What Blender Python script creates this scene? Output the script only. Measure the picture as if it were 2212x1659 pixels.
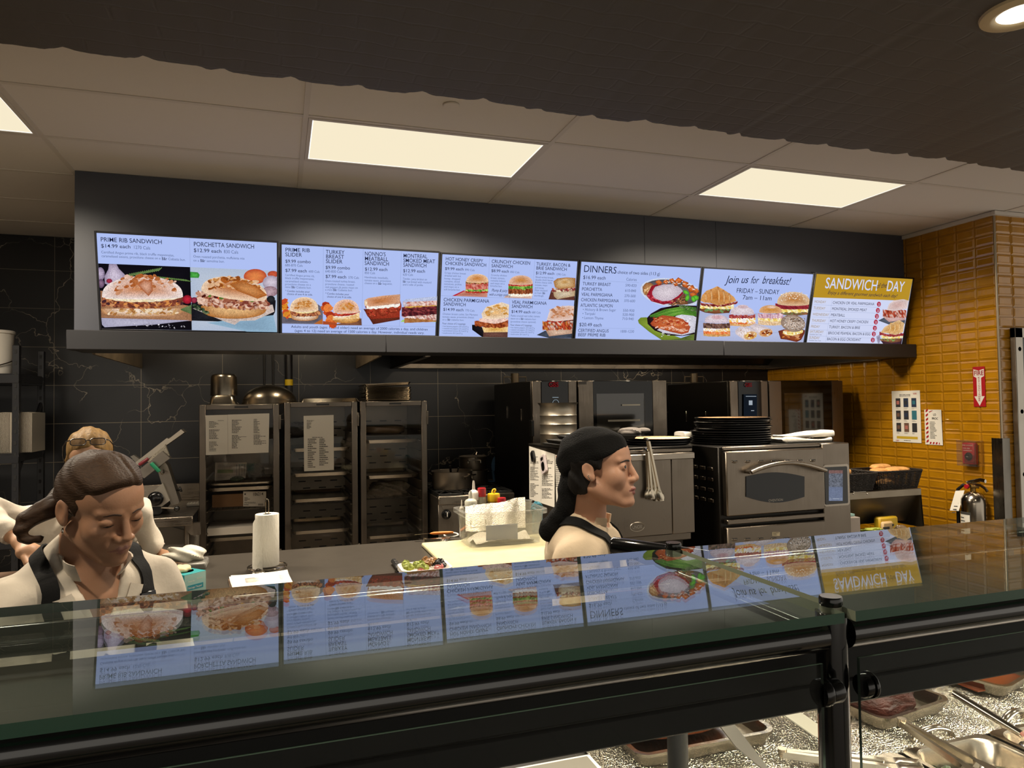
import bpy, bmesh, math, random
import numpy as np
from mathutils import Vector, Matrix, Euler
PI = math.pi
for _o in list(bpy.data.objects): bpy.data.objects.remove(_o, do_unlink=True)
SC = bpy.context.scene
COL = SC.collection
# ---------------------------------------------------------------- camera
CAMZ = 1.55
YAW, PITCH, ROLL, FPX = 0.3192, 0.0298, -0.0146, 1522.28
IW, IH = 2212.0, 1659.0
def _basis():
    f = Vector((math.sin(YAW)*math.cos(PITCH), math.cos(YAW)*math.cos(PITCH), math.sin(PITCH)))
    r = Vector((math.cos(YAW), -math.sin(YAW), 0)); u = r.cross(f)
    c, s = math.cos(ROLL), math.sin(ROLL)
    return c*r+s*u, -s*r+c*u, f
CR, CU, CF = _basis()
CPOS = Vector((0, 0, CAMZ))
cam_data = bpy.data.cameras.new('camera'); cam = bpy.data.objects.new('camera', cam_data); COL.objects.link(cam)
cam_data.sensor_width = 36; cam_data.lens = FPX/IW*36; cam_data.clip_start = 0.05; cam_data.clip_end = 100
cam.matrix_world = Matrix(((CR.x, CU.x, -CF.x, 0), (CR.y, CU.y, -CF.y, 0), (CR.z, CU.z, -CF.z, CAMZ), (0, 0, 0, 1)))
SC.camera = cam
def ray(x, y): return CF + CR*((x-IW/2)/FPX) - CU*((y-IH/2)/FPX)
def aY(x, y, Y): d = ray(x, y); return CPOS + d*(Y/d.y)      # the point of the photo's (x, y) on the plane at depth Y
def aX(x, y, X): d = ray(x, y); return CPOS + d*(X/d.x)
def aZ(x, y, Z): d = ray(x, y); return CPOS + d*((Z-CAMZ)/d.z)
# ---------------------------------------------------------------- exposure, world
SC.view_settings.view_transform = 'Standard'; SC.view_settings.look = 'None'
SC.view_settings.exposure = 0.0; SC.view_settings.gamma = 1.0; SC.view_settings.use_curve_mapping = False
SC.cycles.max_bounces = 10; SC.cycles.transparent_max_bounces = 16
SC.cycles.caustics_reflective = False; SC.cycles.caustics_refractive = False
SC.cycles.sample_clamp_indirect = 6.0
W = bpy.data.worlds.new('world'); SC.world = W; W.use_nodes = True
W.node_tree.nodes['Background'].inputs[0].default_value = (1.0, 0.92, 0.80, 1)
W.node_tree.nodes['Background'].inputs[1].default_value = 1.0
# ---------------------------------------------------------------- lamps of the room, with unseen ones added for brightness
def lamp(name, kind, loc, energy, color, **k):
    d = bpy.data.lights.new(name, kind); d.energy = energy; d.color = color
    for a, b in k.items(): setattr(d, a, b)
    o = bpy.data.objects.new(name, d); COL.objects.link(o); o.location = loc
    return o
WARM = (1.0, 0.87, 0.69)
CEIL = 2.9
PANX, PANY, TILE = 0.7326, 3.657, 1.2192                    # centre of the middle light panel, ceiling module
for i in (-2, -1, 0, 1):  # leftmost panel is unseen, added to brighten the kitchen
    L = lamp('panel_light', 'AREA', (PANX+2*TILE*i, PANY, CEIL-0.012), 78, WARM, shape='RECTANGLE', size=1.14, size_y=0.53, spread=2.6)
for x in (-1.1, 0.35, 1.83, 3.3):                            # soffit downlights; only the third is seen, the rest added for brightness
    L = lamp('downlight_beam', 'SPOT', (x, 1.29, 2.535), 80, (1.0, 0.86, 0.66), spot_size=2.5, spot_blend=0.7, shadow_soft_size=0.06)
L = lamp('food_case_strip_light', 'AREA', (1.35, 0.80, 1.152), 55, (1.0, 0.88, 0.70), shape='RECTANGLE', size=2.3, size_y=0.05)
for x in (-.62, .25, 1.35, 2.2, 3.05, 3.95):
    L = lamp('hood_lamp_light', 'POINT', (x, 5.2, 2.33), 13, (1.0, 0.82, 0.58), shadow_soft_size=0.05)
# ---------------------------------------------------------------- helpers
RND = random.Random(7)
def lin(c): return c/12.92 if c <= 0.04045 else ((c+0.055)/1.055)**2.4
def C(h, k=1.0):
    h = h.lstrip('#'); return tuple(min(1.0, lin(int(h[i:i+2], 16)/255)*k) for i in (0, 2, 4))+(1.0,)
class MB:
    """collects shapes and links them as ONE mesh object"""
    def __init__(s): s.v = []; s.f = []; s.mi = []; s.cur = 0; s.col = None
    def add(s, vs, fs, M=None):
        o = len(s.v)
        s.v += [tuple(M @ Vector(p)) if M is not None else tuple(p) for p in vs]
        for q in fs: s.f.append([i+o for i in q]); s.mi.append(s.cur)
        return s
    def box(s, c, size, bev=0.0, M=None):
        hx, hy, hz = size[0]/2, size[1]/2, size[2]/2; b = min(bev, hx*.9, hy*.9, hz*.9)
        T = Matrix.Translation(Vector(c)) if M is None else M @ Matrix.Translation(Vector(c))
        if b <= 0:
            vs = [(x*hx, y*hy, z*hz) for x in (-1, 1) for y in (-1, 1) for z in (-1, 1)]
            return s.add(vs, [(0, 1, 3, 2), (4, 6, 7, 5), (0, 4, 5, 1), (2, 3, 7, 6), (0, 2, 6, 4), (1, 5, 7, 3)], T)
        vs = []; idx = {}
        for x in (-1, 1):
            for y in (-1, 1):
                for z in (-1, 1):
                    for a in range(3):
                        idx[(x, y, z, a)] = len(vs)
                        vs.append((x*(hx-(b if a != 0 else 0)), y*(hy-(b if a != 1 else 0)), z*(hz-(b if a != 2 else 0))))
        fs = []
        for q in (-1, 1):
            fs.append([idx[(q, y, z, 0)] for y, z in ((-1, -1), (1, -1), (1, 1), (-1, 1))])
            fs.append([idx[(x, q, z, 1)] for x, z in ((-1, -1), (1, -1), (1, 1), (-1, 1))])
            fs.append([idx[(x, y, q, 2)] for x, y in ((-1, -1), (1, -1), (1, 1), (-1, 1))])
            for r in (-1, 1):
                fs.append([idx[(q, r, -1, 0)], idx[(q, r, -1, 1)], idx[(q, r, 1, 1)], idx[(q, r, 1, 0)]])
                fs.append([idx[(q, -1, r, 0)], idx[(q, -1, r, 2)], idx[(q, 1, r, 2)], idx[(q, 1, r, 0)]])
                fs.append([idx[(-1, q, r, 1)], idx[(-1, q, r, 2)], idx[(1, q, r, 2)], idx[(1, q, r, 1)]])
                for t in (-1, 1): fs.append([idx[(q, r, t, a)] for a in range(3)])
        return s.add(vs, fs, T)
    def bb(s, x0, x1, y0, y1, z0, z1, bev=0.0): return s.box(((x0+x1)/2, (y0+y1)/2, (z0+z1)/2), (x1-x0, y1-y0, z1-z0), bev)
    def lathe(s, prof, seg=32, M=None, sx=1, sy=1):
        vs = []; fs = []; n = len(prof)
        for i in range(seg):
            a = 2*PI*i/seg
            for r, z in prof: vs.append((r*math.cos(a)*sx, r*math.sin(a)*sy, z))
        for i in range(seg):
            j = (i+1) % seg
            for k in range(n-1): fs.append([i*n+k, j*n+k, j*n+k+1, i*n+k+1])
        if prof[0][0] > 1e-6: fs.append([i*n for i in range(seg)][::-1]) if s.cap else None
        if prof[-1][0] > 1e-6: fs.append([i*n+n-1 for i in range(seg)]) if s.cap else None
        return s.add(vs, fs, M)
    cap = True
    def cyl(s, a, b, r, seg=20, r2=None):
        a = Vector(a); b = Vector(b); d = b-a; q = Vector((0, 0, 1)).rotation_difference(d.normalized())
        M = Matrix.Translation(a) @ q.to_matrix().to_4x4()
        return s.lathe([(r, 0), (r if r2 is None else r2, d.length)], seg, M)
    def tube(s, pts, r, seg=10, closed=False, flat=1.0, up=None):
        P = [Vector(p) for p in pts]; n = len(P); R_ = r if hasattr(r, '__len__') else [r]*n
        vs = []; fs = []; ref = None
        for i in range(n):
            t = (P[(i+1) % n]-P[i-1]) if closed else (P[min(i+1, n-1)]-P[max(i-1, 0)])
            t.normalize()
            if ref is None:
                ref = Vector(up) if up is not None else (Vector((0, 0, 1)) if abs(t.z) < .9 else Vector((1, 0, 0)))
            x = ref - t*ref.dot(t)
            if x.length < 1e-6: x = t.orthogonal()
            x.normalize(); y = t.cross(x); ref = x
            for k in range(seg):
                a = 2*PI*k/seg; vs.append(P[i]+(x*math.cos(a)*flat+y*math.sin(a))*R_[i])
        for i in range(n if closed else n-1):
            j = (i+1) % n
            for k in range(seg):
                l = (k+1) % seg; fs.append([i*seg+k, i*seg+l, j*seg+l, j*seg+k])
        if not closed: fs.append([k for k in range(seg)][::-1]); fs.append([(n-1)*seg+k for k in range(seg)])
        return s.add(vs, fs)
    def prism(s, poly, depth, M=None):
        n = len(poly); vs = [(x, y, 0) for x, y in poly]+[(x, y, depth) for x, y in poly]
        return s.add(vs, [list(range(n))[::-1], list(range(n, 2*n))]+[[i, (i+1) % n, n+(i+1) % n, n+i] for i in range(n)], M)
    def grid(s, fn, nu, nv, M=None, thick=None):
        vs = [fn(i/(nu-1), j/(nv-1)) for i in range(nu) for j in range(nv)]
        fs = [[i*nv+j, (i+1)*nv+j, (i+1)*nv+j+1, i*nv+j+1] for i in range(nu-1) for j in range(nv-1)]
        return s.add(vs, fs, M)
    def build(s, name, mats, parent=None, ang=38, recalc=True):
        me = bpy.data.meshes.new(name); me.from_pydata(s.v, [], s.f)
        mats = mats if isinstance(mats, (list, tuple)) else [mats]
        for m in mats: me.materials.append(m)
        me.polygons.foreach_set('material_index', s.mi)
        me.polygons.foreach_set('use_smooth', [True]*len(s.f))
        if recalc:
            bm = bmesh.new(); bm.from_mesh(me); bmesh.ops.recalc_face_normals(bm, faces=bm.faces); bm.to_mesh(me); bm.free()
        me.set_sharp_from_angle(angle=math.radians(ang))
        if s.col is not None:
            at = me.color_attributes.new('col', 'FLOAT_COLOR', 'POINT'); at.data.foreach_set('color', np.array(s.col, dtype=np.float32).ravel())
        me.update()
        o = bpy.data.objects.new(name, me); COL.objects.link(o)
        if parent is not None: o.parent = parent
        return o
def bw(mb, name, mats, t, **k):
    """build from world coordinates under the thing t (or under a part of it)"""
    r = t
    while r.parent is not None: r = r.parent
    M = Matrix.Translation(r.location) @ r.rotation_euler.to_matrix().to_4x4(); M.invert()
    mb.v = [tuple(M @ Vector(p)) for p in mb.v]
    return mb.build(name, mats, t, **k)
def solo(mb, name, mats, loc, label, cat, group=None, kind=None, **k):
    """a thing that is one mesh, built from world coordinates, origin at loc"""
    l = Vector(loc); mb.v = [tuple(Vector(p)-l) for p in mb.v]
    o = mb.build(name, mats, None, **k); o.location = l
    return tag(o, label, cat, group, kind)
def tag(o, label, cat, group=None, kind=None):
    o['label'] = label; o['category'] = cat
    if group: o['group'] = group
    if kind: o['kind'] = kind
    return o
def thing(name, label, cat, loc=(0, 0, 0), rz=0.0, group=None):
    o = bpy.data.objects.new(name, None); COL.objects.link(o); o.location = loc; o.rotation_euler = (0, 0, rz)
    o.empty_display_size = 0.05
    return tag(o, label, cat, group)
def struct(name, mb, mats, parent=None, **k):
    o = mb.build(name, mats, parent, **k); o['kind'] = 'structure'; return o
def dup(root, loc, rz=None, label=None, group=None):
    r = root.copy(); COL.objects.link(r); r.location = loc
    if rz is not None: r.rotation_euler = (0, 0, rz)
    if label: r['label'] = label
    if group: r['group'] = group
    for ch in list(root.children):
        c = ch.copy(); COL.objects.link(c); c.parent = r
        for g in list(ch.children):
            d = g.copy(); COL.objects.link(d); d.parent = c
    return r
def Rz(a): return Matrix.Rotation(a, 4, 'Z')
def Rx(a): return Matrix.Rotation(a, 4, 'X')
def Ry(a): return Matrix.Rotation(a, 4, 'Y')
def Tr(x, y=None, z=None): return Matrix.Translation(Vector(x) if y is None else Vector((x, y, z)))
def rrect(w, h, r, n=5):
    o = []
    for cx, cy, a0 in ((w/2-r, h/2-r, 0), (-w/2+r, h/2-r, 90), (-w/2+r, -h/2+r, 180), (w/2-r, -h/2+r, 270)):
        for i in range(n+1):
            a = math.radians(a0+90*i/n); o.append((cx+r*math.cos(a), cy+r*math.sin(a)))
    return o
# ---------------------------------------------------------------- materials
def node_mat(name):
    m = bpy.data.materials.new(name); m.use_nodes = True; nt = m.node_tree
    return m, nt, nt.nodes, nt.links, nt.nodes['Principled BSDF']
def mat(name, col, rough=0.5, metal=0.0, bump=0.0, bscale=60.0, var=0.0, vscale=8.0, spec=None, stretch=None, **k):
    m, nt, N, L, P = node_mat(name)
    col = C(col) if isinstance(col, str) else col
    P.inputs['Base Color'].default_value = col; P.inputs['Roughness'].default_value = rough; P.inputs['Metallic'].default_value = metal
    if spec is not None: P.inputs['Specular IOR Level'].default_value = spec
    for a, b in k.items(): P.inputs[a.replace('_', ' ')].default_value = b
    if bump or var or stretch:
        tc = N.new('ShaderNodeTexCoord'); src = tc.outputs['Object']
        if stretch:
            mp = N.new('ShaderNodeMapping'); mp.inputs['Scale'].default_value = stretch; L.new(src, mp.inputs[0]); src = mp.outputs[0]
        if bump:
            n = N.new('ShaderNodeTexNoise'); n.inputs['Scale'].default_value = bscale; n.inputs['Detail'].default_value = 4; L.new(src, n.inputs[0])
            b = N.new('ShaderNodeBump'); b.inputs['Strength'].default_value = bump; b.inputs['Distance'].default_value = 0.01
            L.new(n.outputs[0], b.inputs['Height']); L.new(b.outputs[0], P.inputs['Normal'])
        if var:
            n = N.new('ShaderNodeTexNoise'); n.inputs['Scale'].default_value = vscale; n.inputs['Detail'].default_value = 5; L.new(src, n.inputs[0])
            r = N.new('ShaderNodeMapRange'); r.inputs[1].default_value = .3; r.inputs[2].default_value = .7
            r.inputs[3].default_value = 1-var; r.inputs[4].default_value = 1+var; L.new(n.outputs[0], r.inputs[0])
            x = N.new('ShaderNodeMix'); x.data_type = 'RGBA'; x.blend_type = 'MULTIPLY'; x.inputs[0].default_value = 1
            x.inputs[6].default_value = col; L.new(r.outputs[0], x.inputs[7]); L.new(x.outputs[2], P.inputs['Base Color'])
    return m
def emit(name, col, s=1.0):
    m, nt, N, L, P = node_mat(name); N.remove(P); e = N.new('ShaderNodeEmission')
    e.inputs[0].default_value = C(col) if isinstance(col, str) else col; e.inputs[1].default_value = s
    L.new(e.outputs[0], N['Material Output'].inputs[0]); return m
def steel(name, col='#8f867a', rough=0.32, d='z'):
    st = {'z': (260, 260, 4), 'x': (4, 260, 260), 'y': (260, 4, 260)}[d]
    m, nt, N, L, P = node_mat(name)
    P.inputs['Metallic'].default_value = 1; P.inputs['Base Color'].default_value = C(col)
    tc = N.new('ShaderNodeTexCoord'); mp = N.new('ShaderNodeMapping'); mp.inputs['Scale'].default_value = st; L.new(tc.outputs['Object'], mp.inputs[0])
    n = N.new('ShaderNodeTexNoise'); n.inputs['Scale'].default_value = 1; n.inputs['Detail'].default_value = 3; L.new(mp.outputs[0], n.inputs[0])
    n2 = N.new('ShaderNodeTexNoise'); n2.inputs['Scale'].default_value = 9; n2.inputs['Detail'].default_value = 4; L.new(tc.outputs['Object'], n2.inputs[0])
    ad = N.new('ShaderNodeMath'); ad.operation = 'ADD'; L.new(n.outputs[0], ad.inputs[0]); L.new(n2.outputs[0], ad.inputs[1])
    r = N.new('ShaderNodeMapRange'); r.inputs[1].default_value = .6; r.inputs[2].default_value = 1.4; r.inputs[3].default_value = rough-.1; r.inputs[4].default_value = rough+.12
    L.new(ad.outputs[0], r.inputs[0]); L.new(r.outputs[0], P.inputs['Roughness'])
    b = N.new('ShaderNodeBump'); b.inputs['Strength'].default_value = .05; b.inputs['Distance'].default_value = .002
    L.new(n.outputs[0], b.inputs['Height']); L.new(b.outputs[0], P.inputs['Normal'])
    return m
def thin_glass(name, tint=(1, 1, 1, 1), ior=1.5, rough=0.0, haze=0.0, hazecol=(.5, .5, .45, 1), refl=.75):
    """pane: Fresnel reflection over straight transmission, with a little film of grease"""
    m, nt, N, L, P = node_mat(name); N.remove(P)
    t = N.new('ShaderNodeBsdfTransparent'); t.inputs[0].default_value = tint
    g = N.new('ShaderNodeBsdfGlossy'); g.inputs['Roughness'].default_value = rough; g.inputs[0].default_value = (1, 1, 1, 1)
    ge = N.new('ShaderNodeNewGeometry'); dt = N.new('ShaderNodeVectorMath'); dt.operation = 'DOT_PRODUCT'; L.new(ge.outputs['Normal'], dt.inputs[0]); L.new(ge.outputs['Incoming'], dt.inputs[1])
    ab = N.new('ShaderNodeMath'); ab.operation = 'ABSOLUTE'; L.new(dt.outputs['Value'], ab.inputs[0])
    om = N.new('ShaderNodeMath'); om.operation = 'SUBTRACT'; om.inputs[0].default_value = 1; L.new(ab.outputs[0], om.inputs[1])
    pw = N.new('ShaderNodeMath'); pw.operation = 'POWER'; pw.inputs[1].default_value = 5; L.new(om.outputs[0], pw.inputs[0])
    f0 = ((ior-1)/(ior+1))**2
    fr = N.new('ShaderNodeMath'); fr.operation = 'MULTIPLY_ADD'; fr.inputs[1].default_value = refl*(1-f0); fr.inputs[2].default_value = refl*f0; L.new(pw.outputs[0], fr.inputs[0])
    mx = N.new('ShaderNodeMixShader'); L.new(fr.outputs[0], mx.inputs[0]); L.new(t.outputs[0], mx.inputs[1]); L.new(g.outputs[0], mx.inputs[2])
    out = mx.outputs[0]
    if haze:
        d = N.new('ShaderNodeBsdfDiffuse'); d.inputs[0].default_value = hazecol
        m2 = N.new('ShaderNodeMixShader')
        tc = N.new('ShaderNodeTexCoord'); n = N.new('ShaderNodeTexNoise'); n.inputs['Scale'].default_value = 7; n.inputs['Detail'].default_value = 5; L.new(tc.outputs['Object'], n.inputs[0])
        r = N.new('ShaderNodeMapRange'); r.inputs[1].default_value = .35; r.inputs[2].default_value = .7; r.inputs[3].default_value = haze*.4; r.inputs[4].default_value = haze; L.new(n.outputs[0], r.inputs[0])
        L.new(r.outputs[0], m2.inputs[0]); L.new(out, m2.inputs[1]); L.new(d.outputs[0], m2.inputs[2]); out = m2.outputs[0]
    L.new(out, N['Material Output'].inputs[0]); return m
M_steel = steel('brushed_steel', '#8d8479', .33)
M_steelx = steel('brushed_steel_across', '#958c80', .30, 'x')
M_steel_dark = steel('dull_steel', '#6b645b', .42)
M_chrome = mat('polished_steel', '#b5ada0', .14, 1.0)
M_alu = mat('aluminium', '#aaa396', .2, 1.0, bump=.06, bscale=40)
M_black = mat('black_plastic', '#141414', .42)
M_blackgl = mat('black_gloss', '#0c0c0c', .18)
M_blackm = mat('black_metal', '#17171a', .36)
M_white = mat('white_plastic', '#d9d3c8', .45)
M_paper = mat('white_paper', '#e3ded2', .8, bump=.05, bscale=18)
M_ink = mat('dark_print', '#3a3835', .8)
M_dark = mat('dark_cavity', '#0b0b0b', .7)
# ---------------------------------------------------------------- lettering
_TX = {}
def glyphs(s, bold=0.0, shear=0.0):
    key = (s, bold, shear)
    if key not in _TX:
        cu = bpy.data.curves.new('t', 'FONT'); cu.body = s; cu.offset = bold; cu.shear = shear; cu.resolution_u = 3
        cu.dimensions = '2D'
        o = bpy.data.objects.new('t', cu); COL.objects.link(o)
        dg = bpy.context.evaluated_depsgraph_get(); e = o.evaluated_get(dg); me = e.to_mesh()
        v = np.array([p.co[:] for p in me.vertices]) if len(me.vertices) else np.zeros((0, 3)); f = [list(p.vertices) for p in me.polygons]
        e.to_mesh_clear(); bpy.data.objects.remove(o, do_unlink=True); bpy.data.curves.remove(cu)
        _TX[key] = (v, f)
    return _TX[key]
CAPH = 0.682
def text_on(mb, s, org, ex, ey, cap, width=None, bold=0.0, shear=0.0, align='l'):
    """flat letters: org = left end of the baseline, ex / ey = unit vectors, cap = capital height, width = fit"""
    v, f = glyphs(s, bold, shear)
    if not len(v): return
    k = cap/CAPH; w = v[:, 0].max(); kx = width/w if width else k
    ox = 0 if align == 'l' else (-w*kx/2 if align == 'c' else -w*kx)
    org = Vector(org); ex = Vector(ex); ey = Vector(ey)
    mb.add([org+ex*(p[0]*kx+ox)+ey*(p[1]*k) for p in v], f)
# ================================================================ THE SETTING
BWY, RWX, FWY = 6.24, 4.92, 3.71          # back wall depth, right wall, wall beside the door
# floor
fm, fnt, fN, fL, fP = node_mat('floor_tile')
_tc = fN.new('ShaderNodeTexCoord'); _b = fN.new('ShaderNodeTexBrick'); _b.offset = 0; _b.inputs['Scale'].default_value = 1
_b.inputs['Color1'].default_value = C('#6d6356'); _b.inputs['Color2'].default_value = C('#756a5c'); _b.inputs['Mortar'].default_value = C('#2d2925')
_b.inputs['Mortar Size'].default_value = .004; _b.inputs['Brick Width'].default_value = .3; _b.inputs['Row Height'].default_value = .3
fL.new(_tc.outputs['Object'], _b.inputs[0]); fL.new(_b.outputs[0], fP.inputs['Base Color']); fP.inputs['Roughness'].default_value = .35
m = MB(); m.bb(-5, 6.5, -4, 6.4, -.1, 0); struct('floor', m, fm)
# black marble wall
def marble():
    m, nt, N, L, P = node_mat('black_marble_tile')
    tc = N.new('ShaderNodeTexCoord'); mp = N.new('ShaderNodeMapping'); L.new(tc.outputs['Object'], mp.inputs[0])
    n = N.new('ShaderNodeTexNoise'); n.inputs['Scale'].default_value = 3.0; n.inputs['Detail'].default_value = 4; n.inputs['Roughness'].default_value = .55; L.new(mp.outputs[0], n.inputs[0])
    ad = N.new('ShaderNodeMix'); ad.data_type = 'RGBA'; ad.blend_type = 'LINEAR_LIGHT'; ad.inputs[0].default_value = .22
    L.new(mp.outputs[0], ad.inputs[6]); L.new(n.outputs[1], ad.inputs[7])
    v = N.new('ShaderNodeTexVoronoi'); v.feature = 'DISTANCE_TO_EDGE'; v.inputs['Scale'].default_value = 2.1; L.new(ad.outputs[2], v.inputs[0])
    r = N.new('ShaderNodeMapRange'); r.inputs[1].default_value = 0; r.inputs[2].default_value = .0075; r.inputs[3].default_value = 1; r.inputs[4].default_value = 0; L.new(v.outputs[0], r.inputs[0])
    n2 = N.new('ShaderNodeTexNoise'); n2.inputs['Scale'].default_value = 2.3; n2.inputs['Detail'].default_value = 3; L.new(mp.outputs[0], n2.inputs[0])
    r2 = N.new('ShaderNodeMapRange'); r2.inputs[1].default_value = .48; r2.inputs[2].default_value = .66; r2.inputs[3].default_value = 0; r2.inputs[4].default_value = .95; L.new(n2.outputs[0], r2.inputs[0])
    mu = N.new('ShaderNodeMath'); mu.operation = 'MULTIPLY'; L.new(r.outputs[0], mu.inputs[0]); L.new(r2.outputs[0], mu.inputs[1])
    c = N.new('ShaderNodeMix'); c.data_type = 'RGBA'; L.new(mu.outputs[0], c.inputs[0]); c.inputs[6].default_value = C('#141416'); c.inputs[7].default_value = C('#b8ab97')
    # tile joints 0.6 x 0.3
    m3 = N.new('ShaderNodeSeparateXYZ'); L.new(tc.outputs['Object'], m3.inputs[0])
    cb = N.new('ShaderNodeCombineXYZ')
    a1 = N.new('ShaderNodeMath'); a1.operation = 'ADD'; a1.inputs[1].default_value = 1.042+6; L.new(m3.outputs[0], a1.inputs[0])
    a2 = N.new('ShaderNodeMath'); a2.operation = 'ADD'; a2.inputs[1].default_value = -1.802+3; L.new(m3.outputs[2], a2.inputs[0])
    L.new(a1.outputs[0], cb.inputs[0]); L.new(a2.outputs[0], cb.inputs[1])
    b = N.new('ShaderNodeTexBrick'); b.offset = 0; b.inputs['Scale'].default_value = 1; b.inputs['Brick Width'].default_value = .6; b.inputs['Row Height'].default_value = .295; b.inputs['Mortar Size'].default_value = .0017
    L.new(cb.outputs[0], b.inputs[0])
    c2 = N.new('ShaderNodeMix'); c2.data_type = 'RGBA'; L.new(b.outputs['Fac'], c2.inputs[0]); L.new(c.outputs[2], c2.inputs[6]); c2.inputs[7].default_value = C('#857a68')
    L.new(c2.outputs[2], P.inputs['Base Color']); P.inputs['Roughness'].default_value = .34
    return m
M_marble = marble()
m = MB(); m.bb(-4.3, 5.1, BWY, BWY+.1, 0, CEIL); struct('wall_back', m, M_marble)
m = MB(); m.bb(-4.4, -4.3, -4, BWY, 0, CEIL); struct('wall_left', m, mat('wall_paint', '#4a443d', .7))  # unseen wall, added to keep the light inside the room
# yellow bevelled subway tile
M_grout = mat('tile_grout', '#8a5a12', .8)
M_yellow = mat('amber_glazed_tile', '#a9750f', .22, var=.12, vscale=9, Coat_Weight=.3)
def tile_wall(name, fn, L_, H_, tw=.152, th=.0762, z0=0.0, u0=0.0):
    """fn(u, z, out) -> world point; each tile a bevelled cushion with a flat field"""
    m = MB()
    m.add([fn(0, z0, 0), fn(L_, z0, 0), fn(L_, H_, 0), fn(0, H_, 0)], [(0, 1, 2, 3)])
    m.cur = 1
    nz = int((H_-z0)/th)+1; nu = int(L_/tw)+2
    for j in range(nz):
        for i in range(nu):
            a, b = u0+i*tw+.0009, u0+(i+1)*tw-.0009; c, d = z0+j*th+.0009, z0+(j+1)*th-.0009
            a = max(a, 0); b = min(b, L_); d = min(d, H_)
            if b-a < .03 or d-c < .03: continue
            k = .0145
            loops = [[(a, c), (b, c), (b, d), (a, d)]]*2+[[(a+k, c+k), (b-k, c+k), (b-k, d-k), (a+k, d-k)]]*1+[[(a+k+.004, c+k+.004), (b-k-.004, c+k+.004), (b-k-.004, d-k-.004), (a+k+.004, d-k-.004)]]
            outs = [0, .003, .0085, .0068]
            vs = []; fs = []
            for lp, o in zip(loops, outs): vs += [fn(u, z, o) for u, z in lp]
            for q in range(3):
                for e in range(4): fs.append([q*4+e, q*4+(e+1) % 4, q*4+4+(e+1) % 4, q*4+4+e])
            fs.append([12, 13, 14, 15]); m.add(vs, fs)
    return struct(name, m, [M_grout, M_yellow], ang=20)
m0 = tile_wall('wall_right', lambda u, z, o: (RWX-o, FWY+u, z), BWY-FWY, CEIL, z0=0, u0=0)
m1 = tile_wall('wall_right_return', lambda u, z, o: (RWX+u, FWY-o, z), 1.3, CEIL, z0=0, u0=0)
m = MB(); m.bb(RWX+.0, 6.3, FWY, FWY+.02, 0, CEIL); m.bb(RWX, RWX+.02, FWY, BWY, 0, CEIL); struct('wall_right_core', m, M_grout)
m = MB(); m.tube([(RWX-.004, FWY-.004, 0), (RWX-.004, FWY-.004, CEIL)], .008, 8); struct('trim_corner', m, mat('alloy_edge_trim', '#a89a84', .3, .9))
# tiled ceiling
M_ceil = mat('ceiling_tile', '#d6d0c8', .9, bump=.06, bscale=220); M_tbar = mat('ceiling_grid', '#cbc4ba', .6)
gx0, gy0 = PANX-TILE/2, PANY-TILE/4
m = MB(); cb = .012
PANELS = [(PANX+2*TILE*i, PANY) for i in (-2, -1, 0, 1)]
for i in range(-5, 6):
    for j in range(-3, 6):
        x0 = gx0+i*TILE; y0 = gy0+j*TILE/2
        if y0+TILE/2 < 1.9 or x0 > RWX+.9: continue
        if any(abs(x0+TILE/2-px) < .05 and abs(y0+TILE/4-py) < .05 for px, py in PANELS): continue
        m.bb(x0+.006, x0+TILE-.006, y0+.006, y0+TILE/2-.006, CEIL+.003, CEIL+.02, .003)
m.bb(-5, 6.3, 1.9, BWY+.1, CEIL+.021, CEIL+.05)
m.cur = 1
for i in range(-5, 6): m.bb(gx0+i*TILE-cb, gx0+i*TILE+cb, 1.9, BWY, CEIL-.001, CEIL+.004)
for j in range(-3, 6): m.bb(-4.4, 6.2, gy0+j*TILE/2-cb, gy0+j*TILE/2+cb, CEIL-.0005, CEIL+.0045)
struct('ceiling', m, [M_ceil, M_tbar])
m = MB(); m.bb(RWX-.03, RWX+.0, FWY, 4.48, CEIL-.03, CEIL-.001, .002); m.bb(RWX-.03, 6.2, FWY-.03, FWY-.0, CEIL-.03, CEIL-.001, .002); struct('trim_ceiling', m, M_tbar)
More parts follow.
